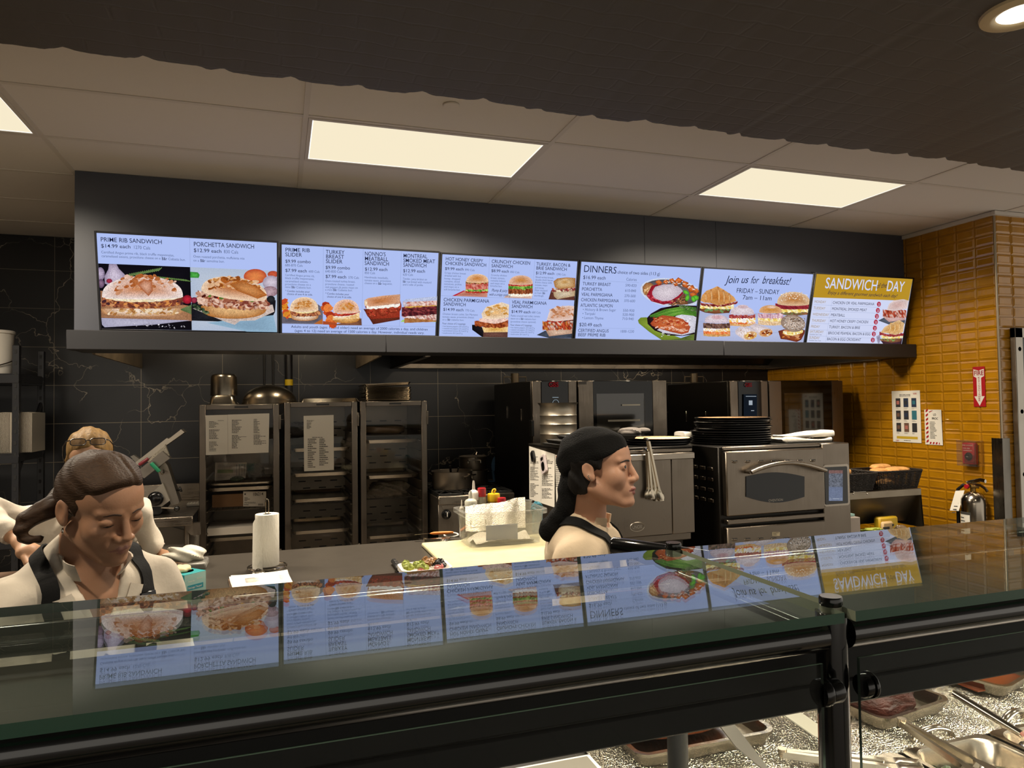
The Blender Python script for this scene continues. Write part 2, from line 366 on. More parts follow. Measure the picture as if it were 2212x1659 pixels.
# dark masonry soffit over the customer side: courses of long bricks, worn front arris
SOFZ, SOFY = 2.55, 2.225
def soffit():
    mm, nt, N, L, P = node_mat('dark_painted_brick')
    P.inputs['Base Color'].default_value = C('#4a4540'); P.inputs['Roughness'].default_value = .6
    tc = N.new('ShaderNodeTexCoord'); b = N.new('ShaderNodeTexBrick'); b.inputs['Scale'].default_value = 1; b.inputs['Brick Width'].default_value = .2; b.inputs['Row Height'].default_value = .0667
    b.inputs['Mortar Size'].default_value = .006; b.inputs['Mortar Smooth'].default_value = .8
    n = N.new('ShaderNodeTexNoise'); n.inputs['Scale'].default_value = 6; n.inputs['Detail'].default_value = 4
    mx = N.new('ShaderNodeMix'); mx.data_type = 'RGBA'; mx.blend_type = 'LINEAR_LIGHT'; mx.inputs[0].default_value = .03; L.new(tc.outputs['Object'], mx.inputs[6]); L.new(tc.outputs['Object'], n.inputs[0]); L.new(n.outputs[1], mx.inputs[7])
    L.new(mx.outputs[2], b.inputs[0])
    n2 = N.new('ShaderNodeTexNoise'); n2.inputs['Scale'].default_value = 2.2; L.new(tc.outputs['Object'], n2.inputs[0])
    mu = N.new('ShaderNodeMath'); mu.operation = 'MULTIPLY'; L.new(b.outputs['Fac'], mu.inputs[0]); L.new(n2.outputs[0], mu.inputs[1])
    bp = N.new('ShaderNodeBump'); bp.inputs['Strength'].default_value = .2; bp.inputs['Distance'].default_value = .012; bp.invert = True; L.new(mu.outputs[0], bp.inputs['Height']); L.new(bp.outputs[0], P.inputs['Normal'])
    m = MB(); xs = []; x = -4.4
    while x < 6.3: xs.append(x); x += .0125
    rr = random.Random(3); ys = []; lvl = 0
    for i, x in enumerate(xs):
        ph = (x+.06) % .2
        if i % 16 == 0: lvl = rr.uniform(-.011, .011)
        notch = -.030*math.exp(-((ph-.1)/.014)**2)*(0.4+rr.random()*.7)
        ys.append(SOFY+lvl+notch+rr.uniform(-.0035, .0035)-.012*math.exp(-(((ph-.1)+.0)/.03)**2)*0.3)
    ys = [(ys[max(i-1, 0)]+4*ys[i]+ys[min(i+1, len(ys)-1)])/6 for i in range(len(ys))]
    n_ = len(xs); vs = []; fs = []
    for x, y in zip(xs, ys): vs += [(x, -4, SOFZ), (x, y-.03, SOFZ), (x, y-.004, SOFZ+.004), (x, y, SOFZ+.012), (x, SOFY+.004, SOFZ+.05), (x, SOFY+.004, CEIL)]
    for i in range(n_-1):
        for k in range(5): fs.append([i*6+k, i*6+k+1, i*6+6+k+1, i*6+6+k])
    m.add(vs, fs)
    return struct('ceiling_soffit', m, mm, recalc=False)
soffit()
# bulkhead that carries the menu screens
BKY = 4.48
M_bulk = mat('charcoal_laminate', '#41434b', .42, bump=.03, bscale=300); M_ledge = mat('black_laminate', '#1d1d20', .45)
m = MB(); xs = [-1.085, .624, 2.5, 3.1, RWX-.012]
for a, b in zip(xs[:-1], xs[1:]): m.bb(a+.0016, b-.0016, BKY, BKY+.02, 2.0, CEIL-.002)
m.bb(-1.083, RWX-.012, BKY+.004, BKY+.2, 1.95, CEIL-.002)
struct('wall_bulkhead', m, M_bulk)
m = MB(); xs = [-1.1, .63, 3.08, RWX-.012]
for a, b in zip(xs[:-1], xs[1:]): m.bb(a+.0012, b-.0012, 4.385, BKY+.02, 1.888, 1.995, .003)
m.bb(-1.098, RWX-.014, 4.39, BKY+.25, 1.893, 1.99)
struct('trim_ledge', m, M_ledge)
# steel-framed door at the right edge
M_sf = steel('door_steel', '#a09a90', .35)
d = MB(); p0 = aY(2183, 688, FWY-.02); dx = p0.x
d.bb(dx, dx+.075, FWY-.05, FWY-.009, 0.55, 2.055, .004); d.bb(dx, dx+.9, FWY-.05, FWY-.009, 1.98, 2.055, .004)
dr = struct('door_1', d, M_sf)
d = MB(); d.bb(dx+.075, dx+.9, FWY-.03, FWY-.012, .55, 1.98); o = struct('door_glass', d, M_blackgl, dr)
d = MB()
for z in (1.9, 1.45, 1.0, .7): d.lathe([(0, -.006), (.012, -.004), (.016, 0)], 12, Tr(dx+.04, FWY-.05, z) @ Rx(-PI/2) @ Rx(PI))
struct('door_bolt', d, M_chrome, dr)
# ---------------------------------------------------------------- ceiling light panels
M_diff = emit('lit_diffuser', '#fbeecf', .97); M_edge = emit('lit_diffuser_rim', '#fffaf0', 1.35)
lbl = ['square of white light at the far left of the ceiling, out beyond the rack', 'lit ceiling panel cut off by the left edge of the photo', 'long lit ceiling panel above the first menu boards, in the middle', 'lit ceiling panel on the right above the breakfast board']
for (px, py), lb in zip(PANELS, lbl):
    t = thing('ceiling_light_panel', lb, 'ceiling light', (px, py, CEIL), 0, 'flat light panels let into the tiled ceiling')
    f = MB(); w, h = TILE/2-.013, TILE/4-.013; a, b = .579, .272
    for x0, x1, y0, y1 in ((-w, -a, -h, h), (a, w, -h, h), (-a, a, -h, -b), (-a, a, b, h)): f.bb(x0, x1, y0, y1, -.003, .016)
    f.build('frame', M_tbar, t)
    f = MB(); f.bb(-a, a, -b, b, .002, .006); f.build('diffuser', M_diff, t)
    f = MB(); e = .005
    for x0, x1, y0, y1 in ((-a, -a+e, -b, b), (a-e, a, -b, b), (-a, a, -b, -b+e), (-a, a, b-e, b)): f.bb(x0, x1, y0, y1, .0005, .0018)
    f.build('bright_rim', M_edge, t)
# round blank cover on the ceiling
m = MB(); m.lathe([(0, -.006), (.034, -.006), (.037, -.003), (.037, 0), (0, 0)], 36)
o = m.build('ceiling_cap', M_ceil); o.location = (.739, 3.05, CEIL+.002); tag(o, 'round white blank cap on the ceiling tiles at the edge of the dark soffit', 'ceiling cap')
# recessed downlights in the soffit, the unseen ones added for light
M_dtrim = mat('cream_lamp_trim', '#d8c39a', .5); M_dlamp = emit('lit_lamp', '#fff6e6', 3.0)
for i, x in enumerate((-1.1, .35, 1.83, 3.3)):
    t = thing('recessed_downlight', 'bright round downlight in the dark brick soffit at the top right corner' if i == 2 else 'round downlight in the dark soffit, out of the picture', 'downlight', (x, 1.29, SOFZ))
    if i != 2: t['group'] = 'downlights out of the picture'
    m = MB(); m.cap = False; m.lathe([(.092, 0), (.09, -.007), (.068, -.012), (.056, -.008), (.052, -.002)], 40); m.build('trim_ring', M_dtrim, t)
    m = MB(); m.lathe([(0, -.005), (.055, -.004), (.055, -.001), (0, -.001)], 32); m.build('lens', M_dlamp, t)
# ================================================================ MENU SCREENS
def scr_mat():
    m, nt, N, L, P = node_mat('lit_screen_picture'); N.remove(P)
    a = N.new('ShaderNodeVertexColor'); a.layer_name = 'col'
    tc = N.new('ShaderNodeTexCoord'); n = N.new('ShaderNodeTexNoise'); n.inputs['Scale'].default_value = 170; n.inputs['Detail'].default_value = 5; n.inputs['Roughness'].default_value = .7; L.new(tc.outputs['Object'], n.inputs[0])
    r = N.new('ShaderNodeMapRange'); r.inputs[1].default_value = .35; r.inputs[2].default_value = .65; r.inputs[3].default_value = .68; r.inputs[4].default_value = 1.3; L.new(n.outputs[0], r.inputs[0])
    x = N.new('ShaderNodeMix'); x.data_type = 'RGBA'; x.blend_type = 'MULTIPLY'; L.new(a.outputs[1], x.inputs[0]); L.new(a.outputs[0], x.inputs[6]); L.new(r.outputs[0], x.inputs[7])
    e = N.new('ShaderNodeEmission'); L.new(x.outputs[2], e.inputs[0]); L.new(e.outputs[0], N['Material Output'].inputs[0]); return m
M_pic = scr_mat()
M_scr_blue = emit('lit_screen_white', '#aebff2'); M_scr_ink = emit('lit_screen_dark_print', '#1d2440'); M_scr_ink2 = emit('lit_screen_grey_print', '#4f5f85'); M_scr_grey = emit('lit_screen_rule', '#8797c2')
M_scr_gold = emit('lit_screen_gold', '#b58c22'); M_scr_pale = emit('lit_screen_pale', '#cfd6f3'); M_scr_tan = emit('lit_screen_tan_print', '#a58a56'); M_scr_red = emit('lit_screen_red', '#b8243a')
SY_T, SY_B = 4.33, 4.455
class Screen:
    def __init__(s, label, Z, org, k, flip=None):
        """Z: corners TL TR BR BL as measured; org, k: origin and scale of the measured view in the photo"""
        ph = [(org[0]+x*k, org[1]+y*k) for x, y in Z]
        p = [aY(*ph[0], SY_T), aY(*ph[1], SY_T), aY(*ph[2], SY_B), aY(*ph[3], SY_B)]
        x0 = (p[0].x+p[3].x)/2; x1 = (p[1].x+p[2].x)/2; zt = (p[0].z+p[1].z)/2; zb = (p[2].z+p[3].z)/2
        s.w = x1-x0; tilt = math.atan2(SY_B-SY_T, zt-zb); s.h = math.hypot(SY_B-SY_T, zt-zb)
        s.root = thing('menu_screen', label, 'menu screen', ((x0+x1)/2, (SY_T+SY_B)/2, (zt+zb)/2), 0, 'row of lit menu screens above the kitchen'); s.root.rotation_euler = (tilt, 0, 0)
        # homography measured view -> unit square
        A = []; b = []
        for (x, y), (u, v) in zip(Z, ((0, 0), (1, 0), (1, 1), (0, 1))):
            A += [[x, y, 1, 0, 0, 0, -u*x, -u*y], [0, 0, 0, x, y, 1, -v*x, -v*y]]; b += [u, v]
        s.Hm = np.append(np.linalg.solve(np.array(A, float), np.array(b, float)), 1).reshape(3, 3)
        s.pic = MB(); s.pic.col = []; s.lay = 0; s.tx = {}
        f = MB(); e = .011; w, h = s.w/2, s.h/2
        f.bb(-w-e, w+e, .004, .05, -h-e, h+e, .004)
        for a, b_, c, d in ((-w-e, -w, -h-e, h+e), (w, w+e, -h-e, h+e), (-w, w, -h-e, -h), (-w, w, h, h+e)): f.bb(a, b_, -.006, .006, c, d, .0015)
        f.build('bezel', M_blackm, s.root)
        f = MB(); f.bb(-w*.5, w*.5, .05, .075, -h*.4, h*.4); f.build('wall_mount', M_blackm, s.root)
    def uv(s, x, y):
        q = s.Hm @ np.array([x, y, 1.0]); return q[0]/q[2], q[1]/q[2]
    def P(s, x, y, lay=None):
        u, v = s.uv(x, y); u = min(max(u, 0), 1); v = min(max(v, 0), 1)
        return ((u-.5)*s.w, -.00006*(s.lay if lay is None else lay)-.0002, (.5-v)*s.h)
    def panel(s, mtl): s.base = mtl
    def _c(s, c, j): q = 1+RND.uniform(-j, j); return tuple(min(1, max(0, t*q)) for t in c[:3])
    def poly(s, pts, cin, cedge=None, jit=.12, rings=3, ctr=None, tex=1.0):
        s.lay += 1; ci = C(cin); ce = C(cedge) if cedge else ci
        cx = ctr[0] if ctr else sum(p[0] for p in pts)/len(pts); cy = ctr[1] if ctr else sum(p[1] for p in pts)/len(pts)
        n = len(pts); vs = [s.P(cx, cy)]; cs = [s._c(ci, jit)+(tex,)]
        for r in range(1, rings+1):
            t = r/rings
            for x, y in pts:
                vs.append(s.P(cx+(x-cx)*t, cy+(y-cy)*t)); cs.append(s._c([a+(b-a)*t**1.6 for a, b in zip(ci, ce)], jit)+(tex,))
        fs = [[0, 1+i, 1+(i+1) % n] for i in range(n)]
        for r in range(rings-1):
            for i in range(n): j = (i+1) % n; fs.append([1+r*n+i, 1+(r+1)*n+i, 1+(r+1)*n+j, 1+r*n+j])
        s.pic.add(vs, fs); s.pic.col += cs
    def ell(s, cx, cy, rx, ry, cin, cedge=None, rot=0, n=26, wob=0.0, jit=.12, a0=0, a1=360, tex=1.0, rings=3):
        r_ = math.radians(rot); pts = []; full = a1-a0 >= 360
        for i in range(n if full else n+1):
            a = math.radians(a0+(a1-a0)*i/n); k = 1+RND.uniform(-wob, wob)
            x = rx*math.cos(a)*k; y = ry*math.sin(a)*k
            pts.append((cx+x*math.cos(r_)-y*math.sin(r_), cy+x*math.sin(r_)+y*math.cos(r_)))
        s.poly(pts, cin, cedge, jit, rings, tex=tex)
    def quad(s, pts, c, c2=None, tex=0.0, jit=0.0): s.poly(pts, c, c2, jit, 2, tex=tex)
    def band(s, x0, x1, yt, yb, cols, nx=26, ny=5, wob=4, jit=.15):
        """irregular layer between the curves yt(t), yb(t)"""
        s.lay += 1; vs = []; cs = []
        for i in range(nx+1):
            t = i/nx; x = x0+(x1-x0)*t; a = yt(t)+RND.uniform(-wob, wob); b = yb(t)+RND.uniform(-wob, wob)
            for j in range(ny+1): vs.append(s.P(x, a+(b-a)*j/ny)); cs.append(s._c(C(RND.choice(cols)), jit)+(1.0,))
        s.pic.add(vs, [[i*(ny+1)+j, (i+1)*(ny+1)+j, (i+1)*(ny+1)+j+1, i*(ny+1)+j+1] for i in range(nx) for j in range(ny)]); s.pic.col += cs
    def scat(s, n, x0, x1, yf, r, cols, asp=.6, spread=8):
        for _ in range(n):
            t = RND.random(); x = x0+(x1-x0)*t; y = yf(t)+RND.uniform(-spread, spread); q = r*RND.uniform(.6, 1.4); c = RND.choice(cols)
            s.ell(x, y, q, q*asp, c, None, RND.uniform(-40, 40), 7, .2, rings=1)
    def line(s, x0, y0, x1, y1, mtl=None, wd=1.6):
        s.tx.setdefault('rule', [MB(), M_scr_grey])[0]; m = s.tx['rule'][0]; a = Vector(s.P(x0, y0, 60)); b = Vector(s.P(x1, y1, 60)); d = (b-a).normalized(); nrm = Vector((-d.z, 0, d.x))*.0004*wd
        m.add([a+nrm, b+nrm, b-nrm, a-nrm], [(0, 1, 2, 3)])
    def text(s, t, x0, y0, x1, y1, cap, style='B', mtl=None):
        st = {'B': (.003, 0), 'M': (0, 0), 'L': (-.003, 0), 'S': (.002, .35), 'H': (.006, 0)}[style]
        key = (mtl or (M_scr_ink2 if style == 'L' else M_scr_ink)); d = s.tx.setdefault(key.name, [MB(), key])
        a = Vector(s.P(x0, y0, 64)); b = Vector(s.P(x1, y1, 64)); c = Vector(s.P(x0, y0-cap, 64)); ex = (b-a).normalized(); ey = Vector((-ex.z, 0, ex.x))
        text_on(d[0], t, a, ex, ey, (c-a).length, (b-a).length, *st)
    def done(s):
        m = MB(); m.col = []; mats = [s.base, M_pic]; w, h = s.w/2, s.h/2
        m.add([(-w, 0, -h), (w, 0, -h), (w, 0, h), (-w, 0, h)], [(0, 1, 2, 3)]); m.cur = 1; m.add(s.pic.v, s.pic.f); m.col = [(1, 1, 1, 0)]*4+s.pic.col
        for k, (q, mt) in s.tx.items(): m.cur = len(mats); mats.append(mt); m.add(q.v, q.f); m.col += [(1, 1, 1, 0)]*len(q.v)
        m.build('panel', mats, s.root, recalc=False)
    # ---- food drawn on the screens
    def bun(s, cx, cy, rx, ry, top='#c98a4c', edge='#ecd3bd', low=.25, rot=0):
        r_ = math.radians(rot); pts = []
        for i in range(31):
            a = PI*i/30; pts.append((-math.cos(a), -math.sin(a)**.8))
        for i in range(1, 12):
            a = PI*i/12; pts.append((math.cos(a), low*math.sin(a)))
        pts = [(cx+rx*x*math.cos(r_)-ry*y*math.sin(r_), cy+rx*x*math.sin(r_)+ry*y*math.cos(r_)) for x, y in pts]
        s.poly(pts, top, edge, .1, 4, ctr=(cx, cy-ry*.45))
    def heel(s, cx, cy, rx, ry, top='#f0dfc6', bot='#b97738'):
        pts = [(cx-rx, cy)]+[(cx-rx*math.cos(PI*i/20), cy+ry*math.sin(PI*i/20)**.6) for i in range(1, 20)]+[(cx+rx, cy)]
        s.poly(pts, top, bot, .1, 4, ctr=(cx, cy+ry*.1))
MEAT = ['#8d4a32', '#a8603c', '#b9734a', '#6d3326', '#c98c5e', '#7a3c2e']; RED = ['#a22b22', '#c03a2c', '#8a2018', '#d0583c']; GREEN = ['#4f8a2c', '#79b23e', '#3a6b22', '#9cc85c']
EGG = ['#f0d97a', '#f5e9b0', '#e6c250', '#fbf3d4']
def cst(v): return lambda t: v
def ln(a, b, sag=0): return lambda t: a+(b-a)*t+sag*4*t*(1-t)
# ---- prime rib / porchetta
S = Screen('leftmost menu screen, prime rib and porchetta sandwiches', [(55, 68), (2090, 183), (2105, 1195), (95, 1155)], (200, 490), .18987); S.panel(M_scr_blue)
S.quad([(68, 411), (1110, 455), (1128, 1175), (90, 1158)], '#17141c', '#0e0c12'); S.quad([(1112, 455), (2100, 500), (2112, 1200), (1126, 1175)], '#c3cbd8', '#aebbd0', .3)
S.poly([(190, 418), (275, 420), (300, 470), (370, 540), (375, 640), (250, 690), (140, 640), (135, 560), (180, 480)], '#cfc2d6', '#9486a0', .06); S.ell(90, 530, 50, 75, '#b9a9c2', '#7d6d88'); S.ell(190, 610, 34, 26, '#a8324a', '#7a1e34'); S.ell(95, 640, 40, 50, '#8a6c86', '#55405c')
for i in range(16):
    x = 380+i*24; y = 545-i*4.5; S.poly([(x, y+18), (x+46, y-22), (x+52, y-16), (x+10, y+24)], '#7e9a5c', '#5c7a44', .15, 1)
for i in range(18):
    x = 610+i*26; y = 540+i*3; S.poly([(x, y), (x+70, y+24), (x+66, y+32), (x-4, y+9)], '#6f8f50', '#46632f', .15, 1)
S.quad([(88, 720), (1128, 900), (1130, 1070), (92, 1030)], '#b98a66', '#9a6c4c', 1, .08); S.quad([(93, 1032), (1128, 1062), (700, 1110), (130, 1140), (100, 1110)], '#b7b4c8', '#a3a0b8', .5)
S.heel(560, 925, 470, 95, '#f2e0cf', '#b98352'); S.scat(60, 180, 960, cst(960), 22, ['#c79a66', '#e8d3b4', '#a46c38'], .5, 30)
S.band(110, 1030, ln(800, 790), ln(890, 880, 40), MEAT+['#c77b3a', '#3a2026'], 40, 6, 8); S.scat(110, 120, 1020, cst(845), 28, MEAT+['#d48a4a', '#44252c'], .55, 45); S.band(150, 1010, ln(790, 770, -10), ln(810, 800, 45), ['#f3e7cb', '#e9d6ac'], 24, 2, 5)
S.bun(570, 790, 460, 235, '#c27a45', '#eadbd6', .12); S.scat(70, 250, 950, ln(690, 660, -60), 30, ['#c98d68', '#d9b3a0', '#b0673a', '#a85a2a'], .6, 80); S.poly([(590, 590), (680, 610), (690, 720), (640, 780), (560, 700), (520, 650)], '#d7a489', '#a8592c', .1)
S.ell(1080, 820, 55, 50, '#c02438', '#7e1526'); S.ell(1160, 830, 38, 36, '#b03848', '#6c1c2c')
for i in range(14): S.poly([(1000+i*8, 930+i*2), (1125, 880+i*8), (1128, 890+i*8), (1010+i*8, 945+i*3)], '#7d9466', '#4c6238', .2, 1)
S.scat(26, 480, 1050, ln(1105, 1130), 8, ['#d8d4dc', '#8c8894'], .7, 22)
S.poly([(1115, 505), (1200, 512), (1222, 540), (1210, 575), (1115, 572)], '#4faa48', '#2f7c30'); S.ell(1850, 560, 130, 85, '#e0864a', '#b8482c', tex=.3); S.ell(2050, 535, 60, 38, '#c85838', '#a84430'); S.ell(2030, 630, 95, 80, '#d2c6d4', '#a396aa', tex=.3); S.ell(2020, 730, 90, 60, '#bda0a8', '#8c6c78')
S.poly([(1128, 860), (1200, 780), (1400, 760), (1900, 780), (2085, 830), (2080, 960), (2020, 1075), (1700, 1080), (1128, 1060)], '#2a2a30', '#16161b'); S.quad([(1300, 1085), (2060, 1000), (2110, 1195), (1760, 1195)], '#7f9db5', '#8fb0c8', .3)
S.poly([(1250, 960), (2050, 880), (2070, 960), (1850, 1060), (1680, 1065), (1620, 1110), (1500, 1070), (1140, 920)], '#b9a398', '#cdbcb4', .08)
S.heel(1610, 890, 375, 150, '#e8bd85', '#a8682e'); S.band(1200, 2000, ln(720, 800), ln(870, 930, 30), MEAT+['#c49a84', '#d9b4a4'], 40, 6, 10); S.scat(130, 1210, 2000, ln(800, 870), 32, ['#b8846c', '#9a5a44', '#d3a890', '#7c3c30', '#e0bca8'], .5, 55); S.scat(30, 1250, 1900, ln(760, 830), 20, ['#b02c24', '#d0482c', '#e0a030', '#4c1a14', '#5a7a30'], .7, 22)
S.bun(1610, 760, 375, 195, '#b86a2e', '#e9cdb0', .3, 8); S.scat(70, 1330, 1900, ln(650, 690, -40), 34, ['#c98a4c', '#a85a22', '#dcb088', '#8e4818'], .5, 60); S.poly([(1560, 640), (1650, 720), (1880, 810), (1990, 770), (1900, 690), (1700, 600)], '#c88850', '#a85c24', .15)
S.ell(1160, 825, 36, 34, '#a83850', '#5e1a2c'); S.scat(50, 1150, 1320, ln(880, 980), 16, ['#3f4f3a', '#22301e', '#6a7a58'], .5, 26); S.ell(2030, 815, 46, 40, '#2a2c30', '#16181c')
S.line(1105, 125, 1112, 452)
S.text('PRIME RIB SANDWICH', 100, 163, 792, 195, 48); S.text('$14.99 each', 103, 232, 437, 243, 40); S.text('1270 Cals', 468, 246, 660, 257, 36, 'L')
S.text('Certified Angus prime rib, black truffle mayonnaise,', 105, 296, 930, 335, 28, 'L'); S.text('caramelized onions, provolone cheese on a', 108, 340, 775, 368, 28, 'L'); S.text('B&r', 790, 374, 850, 376, 32, 'H'); S.text('Ciabatta bun.', 862, 375, 1058, 385, 28, 'L')
S.text('PORCHETTA SANDWICH', 1150, 218, 1835, 248, 48); S.text('$12.99 each', 1150, 283, 1465, 296, 40); S.text('830 Cals', 1492, 297, 1655, 305, 36, 'L')
S.text('Oven roasted porchetta, muffuletta mix', 1147, 346, 1728, 372, 28, 'L'); S.text('on a', 1147, 390, 1212, 394, 26, 'L'); S.text('B&r', 1226, 397, 1284, 399, 32, 'H'); S.text('semolina bun.', 1297, 398, 1500, 405, 28, 'L')
S.done()
# ---- sliders and sandwiches
S = Screen('second menu screen from the left, four columns of sliders and sandwiches', [(50, 97), (2128, 237), (2095, 1327), (60, 1275)], (600, 510), .16275); S.panel(M_scr_blue)
S.poly([(56, 1000), (300, 930), (540, 900), (604, 950), (602, 1165), (58, 1150)], '#4a4248', '#6a6470'); S.scat(16, 70, 180, ln(900, 1060), 55, ['#c8502a', '#d88a2c', '#a82c1c', '#e0a648'], .7, 60); S.quad([(480, 1160), (604, 1090), (604, 1166)], '#b4662c')
S.heel(360, 1040, 185, 80, '#f3e6d2', '#b8763a'); S.band(170, 570, ln(985, 985), ln(1040, 1035, 25), MEAT+['#3a2420'], 24, 4, 8); S.scat(40, 180, 560, cst(1015), 22, MEAT, .6, 25); S.band(190, 520, ln(960, 970), ln(985, 990, 30), ['#f2e4b0', '#e9d490'], 16, 2, 4); S.bun(352, 975, 190, 175, '#c8853c', '#ecd2b4', .15); S.scat(30, 230, 480, ln(930, 930, -40), 16, ['#e0b480', '#c07a34'], .6, 40)
S.scat(26, 620, 760, ln(930, 1120), 48, ['#d0622a', '#c04a20', '#e07c3a', '#a83418'], .7, 90); S.quad([(604, 1120), (790, 1150), (790, 1172), (604, 1166)], '#a84c28'); S.heel(920, 1080, 180, 75, '#e8b874', '#b0702c'); S.poly([(760, 1170), (1115, 1090), (1120, 1182), (780, 1178)], '#8c5a40', '#6c4634')
S.heel(920, 1075, 170, 78, '#e4b470', '#b0702c'); S.band(735, 1090, ln(1030, 1010), ln(1110, 1090), ['#eec890', '#e0b070', '#f2d8b0'], 20, 3, 5); S.band(760, 1100, ln(1050, 980, 20), ln(1075, 1010, 20), ['#f6eee4', '#f0e2d4'], 18, 2, 4); S.band(730, 1090, ln(1020, 990, 20), ln(1050, 1010, 25), RED, 18, 2, 5); S.bun(912, 1000, 172, 165, '#cc8038', '#e8c4b0', .15); S.scat(30, 800, 1030, ln(960, 960, -30), 18, ['#e0b07c', '#c8802f'], .6, 50)
S.poly([(1140, 965), (1622, 1000), (1622, 1110), (1270, 1170)], '#6a3020', '#54241a', .1); S.poly([(1160, 930), (1240, 1100), (1622, 1080), (1622, 900)], '#a8402a', '#8a2c1c', .2)
for x, y in ((1250, 1010), (1405, 985), (1530, 950), (1610, 930)): S.ell(x, y, 78 if x < 1600 else 30, 75, '#b04a30', '#742416', 0, 18, .06); S.scat(14, x-55, min(x+55, 1620), cst(y), 12, RED+['#6a2014'], .6, 50)
S.band(1180, 1622, ln(920, 890, 8), ln(960, 930, 15), ['#f4ece0', '#fbf6ee'], 14, 2, 10); S.poly([(1150, 850), (1200, 820), (1400, 790), (1622, 775), (1625, 890), (1400, 920), (1215, 935), (1165, 900)], '#b8703c', '#d4a282', .12); S.ell(1172, 885, 22, 42, '#f0dcc0', '#d8b088')
S.quad([(1630, 1140), (1660, 1110), (2105, 1110), (2103, 1145)], '#8fbf52', '#a4cf70'); S.band(1680, 2103, ln(1090, 1060), ln(1155, 1140), ['#9c6234', '#b07a48'], 12, 2, 3); S.band(1660, 2105, ln(1010, 1040), ln(1085, 1120), ['#c6968c', '#e2c4bc', '#a86458', '#f0dcd4'], 22, 4, 8)
for i, (c, y) in enumerate((('#8a3c3c', 945), ('#5a2026', 975), ('#a04c48', 1005), ('#4a1a20', 1030))): S.band(1645, 2105, ln(y, y-30), ln(y+40, y+15), [c, '#7a3034', '#3a161c'], 22, 2, 6)
S.band(1690, 2108, ln(930, 910), ln(955, 935), ['#d0a040', '#b87c28', '#e0bc68'], 18, 2, 6); S.band(1705, 2108, ln(875, 860), ln(935, 925), ['#d2a498', '#e8d0c8', '#b4685c'], 20, 4, 6); S.poly([(1660, 870), (1700, 840), (2110, 805), (2110, 862), (1705, 876)], '#c4cbe6', '#b4bedd', .04); S.poly([(1660, 868), (1704, 878), (1700, 935), (1672, 940), (1660, 900)], '#d8cbd4', '#b9a8b4')
for x0, y0, x1, y1 in ((605, 140, 603, 1165), (1133, 172, 1125, 1188), (1637, 210, 1620, 1197), (60, 1153, 2100, 1212)): S.line(x0, y0, x1, y1)
